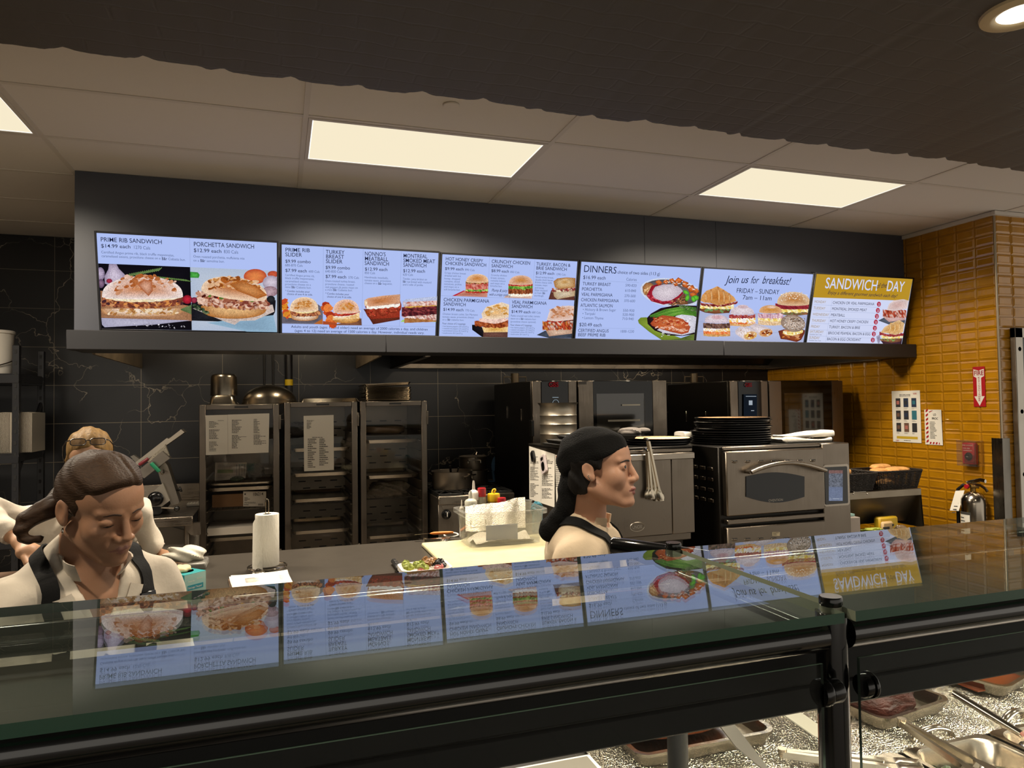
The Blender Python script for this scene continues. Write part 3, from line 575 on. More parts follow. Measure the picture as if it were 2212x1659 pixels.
for t, x, y, w, q, c, st in (('PRIME RIB', 97, 192, 426, 205, 50, 'B'), ('SLIDER', 97, 254, 320, 264, 50, 'B'), ('$9.99 combo', 97, 340, 437, 352, 42, 'B'), ('680-870 Cals', 95, 388, 330, 397, 32, 'L'), ('$7.99 each', 97, 462, 386, 474, 42, 'B'), ('600 Cals', 410, 473, 557, 482, 30, 'L'),
    ('Certified Angus prime rib,', 97, 515, 490, 537, 27, 'L'), ('black truffle mayonnaise,', 97, 556, 484, 575, 27, 'L'), ('caramelized onions,', 97, 598, 403, 612, 27, 'L'), ('provolone cheese on a', 97, 638, 440, 651, 27, 'L'), ('mini', 97, 675, 168, 679, 26, 'L'), ('B&r', 182, 680, 236, 683, 30, 'H'), ('Ciabatta bun.', 246, 682, 446, 690, 27, 'L'), ('* Combo includes your', 100, 728, 427, 744, 26, 'M'), ('choice of one 4 oz side.', 123, 768, 465, 782, 26, 'M'),
    ('TURKEY', 637, 226, 886, 238, 50, 'B'), ('BREAST', 637, 288, 880, 299, 50, 'B'), ('SLIDER', 637, 350, 860, 361, 50, 'B'), ('$9.99 combo', 634, 428, 960, 442, 42, 'B'), ('640-830 Cals', 632, 475, 860, 485, 32, 'L'), ('$7.99 each', 634, 548, 910, 560, 42, 'B'), ('570 Cals', 938, 560, 1080, 567, 30, 'L'),
    ('Oven-roasted turkey breast,', 632, 600, 1030, 617, 27, 'L'), ('provolone cheese, roasted', 632, 642, 1014, 657, 27, 'L'), ('red peppers & pesto mayo on', 632, 683, 1064, 697, 27, 'L'), ('a mini', 632, 717, 726, 721, 26, 'L'), ('B&r', 738, 723, 790, 725, 30, 'H'), ('Ciabatta bun.', 800, 724, 995, 731, 27, 'L'), ('* Combo includes your', 635, 768, 950, 783, 26, 'M'), ('choice of one 4 oz side.', 656, 809, 985, 822, 26, 'M'),
    ("NONNO'S", 1153, 258, 1430, 272, 52, 'B'), ('MEATBALL', 1153, 322, 1464, 336, 52, 'B'), ('SANDWICH', 1153, 382, 1474, 398, 52, 'B'), ('$12.99 each', 1155, 456, 1455, 467, 42, 'B'), ('850 Cals', 1155, 501, 1293, 507, 30, 'L'), ('Handmade meatballs,', 1153, 557, 1468, 573, 27, 'L'), ('tomato sauce, provolone', 1153, 597, 1500, 613, 27, 'L'), ('cheese on a', 1153, 635, 1322, 641, 26, 'L'), ('B&r', 1334, 646, 1384, 648, 30, 'H'), ('baguette.', 1394, 645, 1522, 650, 26, 'L'),
    ('MONTREAL', 1663, 290, 1980, 305, 50, 'B'), ('SMOKED MEAT', 1663, 352, 2082, 372, 50, 'B'), ('SANDWICH', 1663, 412, 1968, 426, 50, 'B'), ('$12.99 each', 1661, 484, 1950, 495, 42, 'B'), ('620 Cals', 1660, 529, 1793, 535, 30, 'L'), ('Tender, juicy brisket on', 1660, 583, 1978, 598, 27, 'L'), ('B&r', 1660, 622, 1704, 624, 30, 'H'), ('rye bread with mustard', 1714, 624, 2034, 638, 27, 'L'), ('and a side of pickle.', 1660, 660, 1930, 671, 27, 'L'),
    ('Adults and youth (ages 13 and older) need an average of 2000 calories a day, and children', 180, 1208, 1992, 1260, 33, 'M'), ('(ages 4 to 12) need an average of 1500 calories a day. However, individual needs vary.', 228, 1262, 1948, 1306, 33, 'M')): S.text(t, x, y, w, q, c, st)
S.done()
# ---- crispy chicken / parmigiana
S = Screen('third menu screen from the left, five chicken and parmigiana sandwiches', [(100, 62), (2120, 172), (2037, 1322), (63, 1283)], (940, 540), .14467); S.panel(M_scr_blue)
def burger(cx, cy, rx, layers, top='#c98038', edge='#e8c4a0', hx=None):
    S.heel(cx, cy+rx*.42, rx*.9, rx*.3, '#f0e0c8', '#c8925a')
    for (dy0, dy1, cols, wob) in layers: S.band(cx-rx*1.05, cx+rx*1.0, ln(cy+dy0*rx, cy+dy0*rx, 6), ln(cy+dy1*rx, cy+dy1*rx, 10), cols, 22, 3, wob)
    S.bun(cx, cy-.02*rx, rx, rx*.72, top, edge, .12)
S.poly([(255, 685), (420, 605), (780, 600), (775, 705)], '#b06a58', '#c88a78'); S.quad([(255, 683), (425, 603), (440, 612), (300, 686)], '#b8283c')
burger(625, 480, 165, [(.62, .95, ['#f2e0c8', '#e8d0b0'], 4), (.8, .95, RED, 4), (.5, .8, GREEN+['#d8d880'], 9), (.1, .62, ['#c05a48', '#a83c34', '#d88070', '#e0a090'], 8), (-.12, .12, ['#9c6a3a', '#5a3a20', '#d8b070', '#b03028'], 8)])
S.poly([(1020, 712), (1060, 680), (1445, 640), (1440, 728)], '#c8a090', '#d8b4a8'); burger(1275, 510, 178, [(.7, 1.0, ['#f2e4d0', '#fff4e4'], 4), (.25, .78, ['#7a3a20', '#944a28', '#5c2814', '#a8623c'], 9), (.0, .4, GREEN, 12), (-.02, .14, RED+['#e08070'], 3)], '#c07c34', '#e0b8a0')
S.poly([(1690, 738), (1730, 600), (2082, 640), (2080, 752)], '#6e4236', '#563028'); S.poly([(1760, 620), (2088, 600), (2084, 690), (1820, 738), (1770, 690)], '#d2c2a8', '#b09470', .14); S.band(1740, 2090, ln(575, 560), ln(630, 610), ['#7a2c2c', '#a85048', '#5c1c20', '#e8d8b8'], 18, 3, 8); S.poly([(1762, 470), (1820, 425), (1960, 410), (2092, 420), (2090, 560), (1850, 585), (1785, 560)], '#d8bc8c', '#a87038', .14, 4); S.ell(1930, 480, 80, 40, '#c09050', '#d8b88c', 0, 20, .1)
S.poly([(552, 1115), (660, 1120), (720, 1215), (1085, 1230), (1080, 1300), (700, 1298), (555, 1190)], '#1e1a1e', '#100e12'); S.poly([(720, 1225), (1085, 1215), (1082, 1302), (720, 1296)], '#6e4a40', '#5a3a32'); S.poly([(700, 1150), (1088, 1130), (1085, 1225), (730, 1230)], '#d8a44c', '#e8c890', .12); S.band(590, 1090, ln(1060, 1040), ln(1130, 1150, 20), ['#8a3a1c', '#a85028', '#6e2812', '#c06a3c'], 24, 4, 10); S.band(660, 1090, ln(1020, 1020), ln(1060, 1050, 40), ['#e2b8a8', '#eccabc'], 18, 2, 6); S.poly([(690, 950), (760, 850), (990, 780), (1102, 815), (1095, 1010), (900, 1035), (710, 1030)], '#dcae72', '#eed8c0', .14, 4); S.scat(40, 760, 1080, ln(930, 900, -30), 26, ['#c88c40', '#e8d4b4', '#d8a45c'], .5, 70)
S.poly([(1515, 1270), (1640, 1205), (2045, 1240), (2040, 1318), (1700, 1314)], '#48505e', '#383e4c', .2); S.poly([(1640, 1180), (2055, 1170), (2048, 1250), (1700, 1290)], '#d8b8a0', '#b89078', .14); S.band(1600, 2062, ln(1060, 1050), ln(1200, 1190), ['#a83820', '#c04e30', '#d8c0b0', '#7c2414', '#c8823c'], 26, 5, 12); S.scat(26, 1620, 2050, ln(1070, 1060), 26, ['#5c3c30', '#c8b8b0', '#a8281c', '#b86a4c'], .5, 24); S.poly([(1660, 1050), (1700, 920), (1790, 850), (2000, 830), (2070, 840), (2062, 1040), (1800, 1068)], '#cc9878', '#e4ccc4', .12, 4); S.scat(40, 1720, 2050, ln(960, 930, -30), 28, ['#b87850', '#d8b4a0', '#c88c68'], .5, 70)
for x0, y0, x1, y1 in ((85, 680, 2080, 755), (803, 108, 782, 705), (1478, 150, 1448, 728), (1110, 720, 1085, 1300)): S.line(x0, y0, x1, y1)
for t, x, y, w, q, c, st in (('HOT HONEY CRISPY', 147, 153, 705, 187, 50, 'B'), ('CHICKEN SANDWICH', 140, 220, 752, 250, 50, 'B'), ('$9.99 each', 138, 296, 415, 307, 42, 'B'), ('890 Cals', 437, 307, 580, 316, 30, 'L'), ('Crispy chicken breast', 135, 352, 452, 366, 27, 'L'), ('drizzled with hot', 133, 394, 380, 404, 27, 'L'), ('honey, chopped', 131, 437, 366, 446, 27, 'L'), ('romaine, sliced', 130, 478, 358, 486, 27, 'L'), ('tomatoes, pickles', 129, 518, 388, 527, 27, 'L'), ('and mayo on a', 128, 558, 348, 566, 27, 'L'), ('soft brioche bun.', 126, 600, 372, 608, 27, 'L'),
    ('CRUNCHY CHICKEN', 832, 192, 1406, 220, 50, 'B'), ('SANDWICH', 830, 258, 1148, 270, 48, 'B'), ('$8.99 each', 828, 328, 1092, 340, 42, 'B'), ('850 Cals', 1113, 341, 1250, 349, 30, 'L'), ('Crunchy chicken', 825, 386, 1062, 396, 27, 'L'), ('breast, tomato,', 823, 428, 1033, 437, 27, 'L'), ('romaine lettuce', 821, 469, 1043, 477, 27, 'L'), ('and mayo on a', 819, 509, 1028, 516, 27, 'L'), ('brioche bun.', 817, 547, 995, 555, 27, 'L'), ('Plump & juicy', 835, 620, 1075, 628, 42, 'S'), ('with a crispy coating!', 800, 680, 1130, 692, 40, 'S'),
    ('TURKEY, BACON &', 1500, 230, 2012, 252, 48, 'B'), ('BRIE SANDWICH', 1498, 292, 1957, 312, 48, 'B'), ('$12.99 each', 1493, 362, 1770, 372, 42, 'B'), ('1390 Cals', 1794, 376, 1943, 384, 30, 'L'), ('Sliced turkey breast,', 1490, 416, 1762, 428, 27, 'L'), ('double thick bacon', 1488, 457, 1750, 467, 27, 'L'), ('& brie cheese with', 1486, 495, 1734, 505, 27, 'L'), ('tomato, mayo', 1482, 534, 1668, 542, 27, 'L'), ('and honey', 1480, 575, 1618, 582, 27, 'L'), ('Dijon mustard', 1478, 613, 1668, 621, 27, 'L'), ('on fresh', 1475, 652, 1580, 657, 26, 'L'), ('B&r', 1595, 660, 1640, 661, 30, 'H'), ('sourdough.', 1472, 692, 1618, 698, 26, 'L'),
    ('CHICKEN PARMIGIANA', 122, 763, 802, 788, 50, 'B'), ('SANDWICH', 122, 827, 452, 840, 50, 'B'), ('$14.99 each', 118, 904, 420, 914, 42, 'B'), ('770 Cals', 445, 914, 585, 921, 30, 'L'), ('Chicken breast cutlet, San Marzano', 112, 965, 634, 980, 28, 'L'), ('tomato sauce, provolone cheese', 110, 1008, 578, 1019, 28, 'L'), ('on a', 108, 1048, 168, 1050, 26, 'L'), ('B&r', 184, 1052, 230, 1053, 30, 'H'), ('ciabatta bun.', 238, 1052, 430, 1057, 26, 'L'), ('Your choice of 2 toppings:', 107, 1106, 456, 1116, 26, 'M'), ('• hot banana peppers 20 Cals/57 g', 106, 1144, 498, 1156, 22, 'L'), ('• roasted red peppers 35 Cals/57 g', 105, 1178, 496, 1188, 22, 'L'), ('• caramelized onions 40 Cals/57 g', 104, 1211, 490, 1221, 22, 'L'), ('• mushrooms 50 Cals/57 g', 103, 1246, 408, 1254, 22, 'L'),
    ('VEAL PARMIGIANA', 1140, 800, 1660, 820, 48, 'B'), ('SANDWICH', 1138, 862, 1448, 872, 48, 'B'), ('$14.99 each', 1133, 938, 1420, 947, 42, 'B'), ('680 Cals', 1438, 945, 1572, 951, 30, 'L'), ('Panko crusted veal cutlet, tomato', 1126, 993, 1562, 1006, 28, 'L'), ('sauce on a', 1124, 1034, 1262, 1039, 26, 'L'), ('B&r', 1275, 1042, 1320, 1043, 30, 'H'), ('ciabatta bun', 1328, 1042, 1500, 1047, 26, 'L'), ('(provolone cheese optional).', 1121, 1080, 1505, 1090, 26, 'L'), ('Your choice of 2 toppings:', 1119, 1130, 1446, 1140, 26, 'M'), ('• hot banana peppers 20 Cals/57 g', 1115, 1166, 1484, 1177, 22, 'L'), ('• roasted red peppers 35 Cals/57 g', 1113, 1200, 1480, 1208, 22, 'L'), ('• caramelized onions 40 Cals/57 g', 1111, 1233, 1474, 1241, 22, 'L'), ('• mushrooms 50 Cals/57 g', 1109, 1266, 1395, 1274, 22, 'L')): S.text(t, x, y, w, q, c, st)
S.done()
# ---- dinners
S = Screen('fourth menu screen from the left, dinners list with two plates of food', [(155, 85), (2132, 178), (1990, 1388), (55, 1348)], (1235, 555), .1311); S.panel(M_scr_blue)
def plate(pts, c, e): S.poly(pts, c, e, .05, 3, tex=.2)
S.ell(1640, 590, 520, 235, '#8e94a6', '#cfd6e8', 8, 40, 0, .03); S.ell(1640, 580, 480, 200, '#7a6e70', '#4c484e', 8, 40)
S.ell(1255, 530, 100, 110, '#c08c5c', '#8e5c34', 0, 20, .08); S.scat(50, 1180, 1330, ln(560, 520), 14, ['#d8ac78', '#a06a3c', '#e8c898'], .7, 60); S.poly([(1220, 640), (1300, 480), (1420, 440), (1800, 540), (1830, 600), (1700, 740), (1500, 785), (1300, 730)], '#b0283a', '#8c1828', .14); S.scat(60, 1240, 1700, ln(670, 740, 10), 16, ['#c03848', '#8a1424', '#d05864'], .7, 36); S.poly([(1310, 570), (1360, 490), (1500, 450), (1690, 450), (1780, 510), (1820, 560), (1740, 640), (1620, 715), (1480, 730), (1350, 680), (1312, 620)], '#d8ccd4', '#c0b0bc', .05, 4)
for x, y, a, sz in ((1420, 420, 5, 62), (1540, 410, -10, 55), (1640, 390, 15, 58), (1750, 390, -8, 74), (1860, 450, 60, 78), (1960, 520, 25, 88), (2050, 560, 10, 66), (1990, 620, 5, 64), (1700, 450, 20, 45)): S.ell(x, y, sz, sz*.8, '#c8622a', '#9a4416', a, 4); S.ell(x-6, y-12, sz*.75, sz*.4, '#d8783a', '#c8622a', a, 5)
S.scat(24, 1500, 2080, ln(400, 520), 16, ['#f0e4dc', '#e8d4c8'], .3, 36); S.poly([(1840, 590), (1700, 740), (1560, 790), (1900, 780), (1890, 720)], '#8a5c3c', '#6e4428'); S.scat(80, 1620, 1890, ln(760, 680), 13, ['#b07c50', '#5a3a28', '#d0a074', '#3a2a24'], .6, 46)
for x, y, a, b, r in ((1865, 580, 56, 30, 30), (1885, 670, 34, 54, 20), (2020, 670, 60, 42, 0), (1985, 690, 34, 50, -25)): S.ell(x, y, a, b, '#6fc83c', '#3c8c22', r, 20, 0, .06, tex=.3)
S.poly([(1065, 1040), (1110, 995), (1210, 990), (1260, 1060), (1480, 1230), (1860, 1370), (1460, 1368), (1250, 1230), (1080, 1090)], '#8aa03a', '#6c8028', .08, tex=.3); S.poly([(1760, 1340), (2000, 1260), (1992, 1385), (1480, 1372)], '#4c5c2c', '#6a7c38', .05)
S.poly([(1215, 1000), (1280, 930), (1440, 840), (1700, 790), (2040, 800), (2000, 1270), (1800, 1300), (1560, 1290), (1340, 1210), (1225, 1100)], '#3a2226', '#1c1014', .08, 4)
S.poly([(1660, 1000), (1760, 920), (1900, 930), (2035, 990), (2010, 1240), (1800, 1290), (1500, 1250), (1380, 1200)], '#e4e2ea', '#c8c6d4', .06); S.scat(70, 1450, 1980, ln(1200, 1100), 12, ['#fbfaff', '#b4b0bc', '#6c5c54', '#d8d4de'], .4, 110)
for i in range(7): y = 850+i*20; S.poly([(1250+i*30, 960+i*6), (1500+i*20, 860+i*14), (1850, 800+i*16), (2030, 830+i*20), (2030, 852+i*20), (1840, 830+i*17), (1520+i*18, 895+i*14), (1265+i*30, 990+i*4)], ['#6fa83c', '#5a9434', '#86b84c'][i % 3], '#3c6c24', .12, 2, ctr=(1640+i*10, 850+i*14))
S.scat(50, 1750, 2030, ln(800, 880), 15, ['#5a6c48', '#7a8c5c', '#3e4c38'], .4, 30); S.poly([(1260, 1090), (1330, 1010), (1460, 955), (1640, 975), (1800, 1020), (1880, 1090), (1920, 1150), (1890, 1240), (1780, 1270), (1600, 1230), (1420, 1180), (1290, 1130)], '#c8683a', '#a8482a', .14, 4); S.scat(60, 1320, 1880, ln(1030, 1110), 26, ['#a83820', '#d0804c', '#e0a078', '#8c2c18'], .4, 46); S.scat(34, 1320, 1860, ln(1120, 1220), 30, ['#e8b8a0', '#d89878', '#c8602c'], .4, 30)
S.line(172, 384, 1098, 425); S.line(105, 1162, 1022, 1182)
for t, x, y, w, q, c, st in (('DINNERS', 187, 252, 722, 278, 112, 'M'), ('choice of two sides (113 g)', 742, 277, 1440, 303, 52, 'M'), ('$16.99 each', 180, 366, 546, 377, 56, 'M'), ('Calories', 885, 392, 1056, 398, 46, 'L'), ('TURKEY BREAST', 172, 468, 632, 484, 52, 'M'), ('590-820', 870, 488, 1053, 494, 42, 'L'), ('PORCHETTA', 160, 556, 488, 565, 52, 'M'), ('610-840', 864, 573, 1045, 580, 42, 'L'), ('VEAL PARMIGIANA', 153, 643, 660, 657, 52, 'M'), ('270-500', 854, 661, 1037, 667, 42, 'L'), ('CHICKEN PARMIGIANA', 146, 731, 762, 750, 52, 'M'), ('370-600', 846, 742, 1028, 748, 42, 'L'), ('ATLANTIC SALMON', 138, 821, 660, 832, 52, 'M'), ('• Hickory & Brown Sugar', 175, 886, 716, 896, 42, 'L'), ('550-930', 829, 901, 1017, 907, 42, 'L'), ('• Teriyaki', 170, 953, 375, 957, 42, 'L'), ('520-900', 822, 969, 1012, 975, 42, 'L'), ('• Lemon Thyme', 165, 1021, 510, 1030, 42, 'L'), ('710-940', 816, 1037, 1004, 1043, 42, 'L'), ('$20.49 each', 115, 1138, 480, 1148, 56, 'M'), ('CERTIFIED ANGUS', 98, 1232, 595, 1243, 52, 'M'), ('1000-1230', 780, 1245, 1010, 1248, 42, 'L'), ('BEEF PRIME RIB', 96, 1302, 542, 1312, 52, 'M')): S.text(t, x, y, w, q, c, st)
S.done()
# ---- breakfast
S = Screen('menu screen inviting to breakfast, second from the right', [(228, 85), (2155, 182), (1955, 1390), (50, 1378)], (1495, 570), .12206); S.panel(M_scr_blue)
S.quad([(118, 850), (2045, 890), (1955, 1390), (50, 1378)], '#b9c2e4', '#a9b1d4', .25); 
for y in (1030, 1200): S.line(80, y, 2000, y+14, wd=1.8)
def stack(cx, cy, rx, bt, be, mids, hl=('#e8c894', '#b47838'), bh=.62, rot=0):
    S.heel(cx, cy+rx*.42, rx*.95, rx*.3, *hl)
    for a, b, cols, w in mids: S.band(cx-rx*1.12, cx+rx*1.1, ln(cy+a*rx, cy+a*rx, 8), ln(cy+b*rx, cy+b*rx, 14), cols, 22, 3, w)
    S.bun(cx, cy, rx, rx*bh, bt, be, .18)
S.poly([(120, 790), (690, 800), (660, 870), (400, 890), (230, 870), (118, 830)], '#8a5434', '#5e3420', .14); S.scat(10, 200, 640, cst(825), 34, ['#6c8c54', '#8a4c30'], .6, 20); S.band(140, 740, ln(730, 690), ln(800, 800), EGG, 20, 3, 10); S.band(150, 810, ln(690, 660, 40), ln(730, 700, 50), ['#8c2c28', '#a8443c', '#6c1c1c', '#d8a898'], 24, 2, 12)
S.poly([(148, 660), (180, 560), (260, 480), (370, 440), (455, 398), (560, 455), (660, 520), (750, 590), (790, 660), (700, 690), (560, 720), (460, 740), (330, 700), (220, 690)], '#b8702e', '#d8a060', .14, 4)
for i, (x, y0, y1) in enumerate(((240, 520, 680), (340, 450, 700), (470, 410, 730), (560, 460, 710), (660, 520, 690))): S.poly([(x-16, y0+10), (x+18, y0), (x+34, (y0+y1)/2), (x+20, y1), (x-8, y1-6), (x, (y0+y1)/2)], '#e6bc84', '#b0682c', .14, 2)
stack(1800, 700, 290, '#b87838', '#d8b894', [(.42, .62, ['#7c4a34', '#94603e', '#6c8050'], 8), (.2, .5, EGG, 12), (-.02, .3, ['#8e2834', '#a43a40', '#7a1e2c'], 6)], ('#8a5c40', '#6c4430'), .72); S.scat(80, 1560, 2040, ln(600, 600, -50), 9, ['#f2e4d4', '#e0c8ac'], .8, 70)
stack(880, 880, 210, '#e0d4dc', '#d0c0ca', [(.78, 1.0, ['#e0b47c', '#d89c5c'], 5), (.5, .82, ['#d8602c', '#e08040', '#f0d8c8'], 10), (.3, .7, ['#f8f0ec', '#fbf4ee', '#f0c850'], 10), (.08, .34, ['#8c2430', '#a43c40', '#c87868'], 14)]); S.ell(890, 760, 100, 36, '#c8a8ac', '#d8c4cc')
stack(1380, 850, 200, '#c88838', '#d8a87c', [(.72, 1.1, ['#e4c8a4', '#d8b080'], 4), (.4, .75, EGG+['#e8b050'], 8), (.1, .5, ['#c898a8', '#dcb4bc', '#b47c90', '#e8ccd4'], 12)]); S.ell(1400, 760, 100, 30, '#e8c8b4', '#d09c68')
stack(420, 1030, 215, '#e0d2da', '#c8b8c4', [(.9, 1.15, ['#d8a868', '#c89050'], 5), (.6, .98, ['#d8602c', '#e88040', '#f0a870'], 8), (.45, .75, ['#f6f0f0', '#ecdcd4', '#f0c850'], 8), (.1, .5, ['#5e4036', '#785048', '#46302a', '#8c6c5c'], 6)]); S.ell(430, 950, 110, 40, '#cc9ca4', '#dcc0c8')
S.poly([(1000, 1090), (1110, 1050), (1400, 1150), (1405, 1220), (1330, 1290), (1200, 1285), (1060, 1190)], '#e4d8dc', '#c8b8bc', .06); S.ell(1290, 1215, 118, 66, '#a85a2c', '#d8a878', -10); S.scat(26, 1210, 1380, cst(1215), 20, ['#7c3018', '#e0b860', '#c87c3c', '#f0e0c8'], .6, 36)
S.poly([(745, 1180), (820, 1110), (940, 1105), (1110, 1180), (1130, 1260), (1040, 1340), (910, 1350), (750, 1240)], '#ece2e4', '#ccbcc0', .06); S.ell(1010, 1265, 122, 70, '#b06a30', '#e0b888', -14); S.scat(30, 920, 1100, cst(1270), 22, ['#8c4018', '#e8c060', '#d08c40', '#f4e8d0'], .6, 40); S.scat(14, 790, 960, ln(1170, 1230), 10, ['#c8a890', '#b89480'], .6, 30)
S.poly([(1500, 1180), (1600, 1150), (1970, 1160), (1960, 1220), (1900, 1330), (1820, 1370), (1640, 1330), (1540, 1320)], '#9c5030', '#6c2c1c', .2); S.scat(40, 1530, 1940, ln(1230, 1260), 30, ['#b06a3c', '#d08038', '#7c3424', '#c89068'], .5, 60); S.band(1580, 1930, ln(1170, 1150, 30), ln(1230, 1200, 40), EGG+['#fbf6e4'], 18, 3, 5); S.ell(1760, 1040, 215, 150, '#cdb8a8', '#8c7464', 8, 34); S.ell(1790, 985, 80, 38, '#a48c78', '#6c5444', 8); S.scat(240, 1590, 1950, ln(1030, 1060), 7, ['#efe6de', '#5a4a44', '#d8c8bc', '#3c302c'], .8, 105)
for t, x, y, w, q, c, st in (('Join us', 600, 345, 1005, 340, 130, 'S'), ('for', 1040, 345, 1190, 345, 120, 'S'), ('breakfast!', 1240, 345, 1745, 372, 130, 'S'), ('FRIDAY – SUNDAY', 785, 512, 1540, 537, 82, 'M'), ('7am – 11am', 890, 630, 1405, 643, 76, 'M')): S.text(t, x, y, w, q, c, st)
S.done()
# ---- sandwich of the day
S = Screen('rightmost menu screen, gold heading with a sandwich for each day', [(315, 100), (2012, 183), (1830, 1335), (135, 1315)], (1725, 580), .12206); S.panel(M_scr_pale)
S.quad([(315, 100), (2012, 183), (1945, 565), (255, 512)], '#b58a1e', '#b8902a'); S.lay = 4
S.poly([(1410, 915), (1520, 860), (1890, 900), (1880, 975), (1600, 985)], '#5c6270', '#484e5c', .1); S.poly([(1495, 850), (1890, 840), (1885, 905), (1600, 940)], '#d8b4b0', '#c09894'); S.band(1490, 1905, ln(720, 730), ln(860, 860), ['#a8402c', '#c05a3c', '#d8bcb0', '#8a2818'], 22, 4, 10); S.poly([(1560, 730), (1600, 620), (1680, 560), (1850, 535), (1942, 560), (1920, 700), (1700, 745)], '#cdaaa4', '#dccac8', .1, 4)
S.poly([(1375, 1200), (1440, 1160), (1460, 1260), (1430, 1330), (1405, 1320)], '#8c86a0', '#a8a4bc'); S.poly([(1440, 1250), (1840, 1230), (1825, 1335), (1500, 1335)], '#4a3038', '#3a2430'); S.poly([(1450, 1240), (1840, 1230), (1800, 1290), (1650, 1312), (1500, 1290)], '#8c5c40', '#6a4030', .14); S.scat(16, 1460, 1700, ln(1250, 1270), 22, ['#7c9854', '#a06c48'], .5, 16); S.band(1470, 1850, ln(1170, 1170), ln(1225, 1225, 12), EGG, 18, 2, 8); S.band(1430, 1860, ln(1120, 1130, 30), ln(1165, 1180, 30), ['#8c2c34', '#a84848'], 20, 2, 10); S.poly([(1450, 1130), (1520, 1030), (1640, 960), (1780, 905), (1870, 960), (1850, 1120), (1720, 1170), (1560, 1140)], '#c8924c', '#e0bc8c', .14, 4)
for x in (1620, 1700, 1780): S.poly([(x, 960), (x+20, 940), (x+24, 1060), (x-10, 1150), (x-20, 1140), (x, 1050)], '#ecd0a0', '#c08838', .1, 2)
for i, (y, w2) in enumerate(((632, 0), (742, 0), (846, 0), (948, 0), (1056, 0), (1160, 0), (1268, 0))):
    x = 1418-i*17.5; S.ell(x, y-6, 36, 44, '#b01f36', '#b01f36', 0, 24, 0, 0, tex=0); S.text('ONLY', x-24, y-14, x+24, y-12, 14, 'M', M_scr_pale); S.text('$2', x-18, y+20, x+18, y+21, 26, 'B', M_scr_pale)
for i, y in enumerate((640, 745, 858, 968, 1080, 1190)): S.line(265-i*17, y, 1450-i*17, y+42)
S.line(590, 545, 470, 1300)
for t, x, y, w, q, c, st, mt in (('SANDWICH', 455, 348, 1372, 388, 182, 'H', M_scr_pale), ('DAY', 1535, 390, 1845, 407, 175, 'H', M_scr_pale), ('of the', 1362, 350, 1548, 330, 84, 'S', None), ('Enjoy a different gourmet sandwich each day!', 505, 452, 1735, 508, 58, 'S', None),
    ('MONDAY', 272, 608, 475, 615, 44, 'M', M_scr_tan), ('TUESDAY', 258, 718, 464, 727, 44, 'M', M_scr_tan), ('WEDNESDAY', 240, 830, 528, 840, 44, 'M', M_scr_tan), ('THURSDAY', 225, 940, 470, 948, 44, 'M', M_scr_tan), ('FRIDAY', 207, 1046, 365, 1052, 44, 'M', M_scr_tan), ('SATURDAY', 190, 1136, 432, 1145, 44, 'M', M_scr_tan), ('Available 7am-11am', 185, 1172, 400, 1180, 18, 'M', None), ('SUNDAY', 176, 1244, 362, 1252, 44, 'M', M_scr_tan), ('Available 7am-11am', 170, 1280, 384, 1288, 18, 'M', None),
    ('CHICKEN OR VEAL PARMIGIANA', 596, 624, 1330, 647, 48, 'M', None), ('MONTREAL SMOKED MEAT', 580, 733, 1198, 754, 48, 'M', None), ('MEATBALL', 562, 842, 812, 850, 48, 'M', None), ('HOT HONEY CRISPY CHICKEN', 544, 948, 1222, 966, 48, 'M', None), ('TURKEY, BACON & BRIE', 529, 1056, 1078, 1068, 48, 'M', None), ('BRIOCHE PEAMEAL BACON & EGG', 512, 1164, 1262, 1180, 48, 'M', None), ('BACON & EGG CROISSANT', 493, 1270, 1095, 1282, 48, 'M', None)): S.text(t, x, y, w, q, c, st, mt)
S.done()
# ================================================================ SERVING COUNTER AND SNEEZE GUARD
GY0, GY1, GZ, GT = .66, 1.05, 1.305, .012
M_glass = thin_glass('counter_glass', (.90, .95, .92, 1), 1.52, 0, .03, (.3, .33, .28, 1), refl=.88)
M_gedge = mat('green_glass_edge', '#08472f', .1, Transmission_Weight=.0, Coat_Weight=1.0, Emission_Strength=0)
M_sedge = mat('clear_glass_edge', '#8f9682', .15)
M_pane = thin_glass('front_pane_glass', (.93, .95, .94, 1), 1.5, 0, 0, refl=.3)
M_pedge = mat('pane_edge', '#46544c', .2)
M_tube = mat('black_lacquered_tube', '#0d0d0e', .16, Coat_Weight=.6)
def foil_mat():
    m, nt, N, L, P = node_mat('crinkled_foil'); P.inputs['Metallic'].default_value = 1; P.inputs['Base Color'].default_value = C('#c9c2b4'); P.inputs['Roughness'].default_value = .16
    tc = N.new('ShaderNodeTexCoord'); v = N.new('ShaderNodeTexVoronoi'); v.inputs['Scale'].default_value = 300; v.feature = 'F1'; L.new(tc.outputs['Object'], v.inputs[0])
    n = N.new('ShaderNodeTexNoise'); n.inputs['Scale'].default_value = 190; n.inputs['Detail'].default_value = 4; L.new(tc.outputs['Object'], n.inputs[0])
    a = N.new('ShaderNodeMath'); a.operation = 'ADD'; L.new(v.outputs[0], a.inputs[0]); L.new(n.outputs[0], a.inputs[1])
    b = N.new('ShaderNodeBump'); b.inputs['Strength'].default_value = .9; b.inputs['Distance'].default_value = .005; L.new(a.outputs[0], b.inputs['Height']); L.new(b.outputs[0], P.inputs['Normal']); return m
M_foil = foil_mat()
M_foil2 = foil_mat(); M_foil2.name = 'folded_foil'; M_foil2.node_tree.nodes['Principled BSDF'].inputs['Roughness'].default_value = .36; M_foil2.node_tree.nodes['Bump'].inputs['Strength'].default_value = .8; M_foil2.node_tree.nodes['Principled BSDF'].inputs['Base Color'].default_value = C('#e0d9cc')
PX = .626
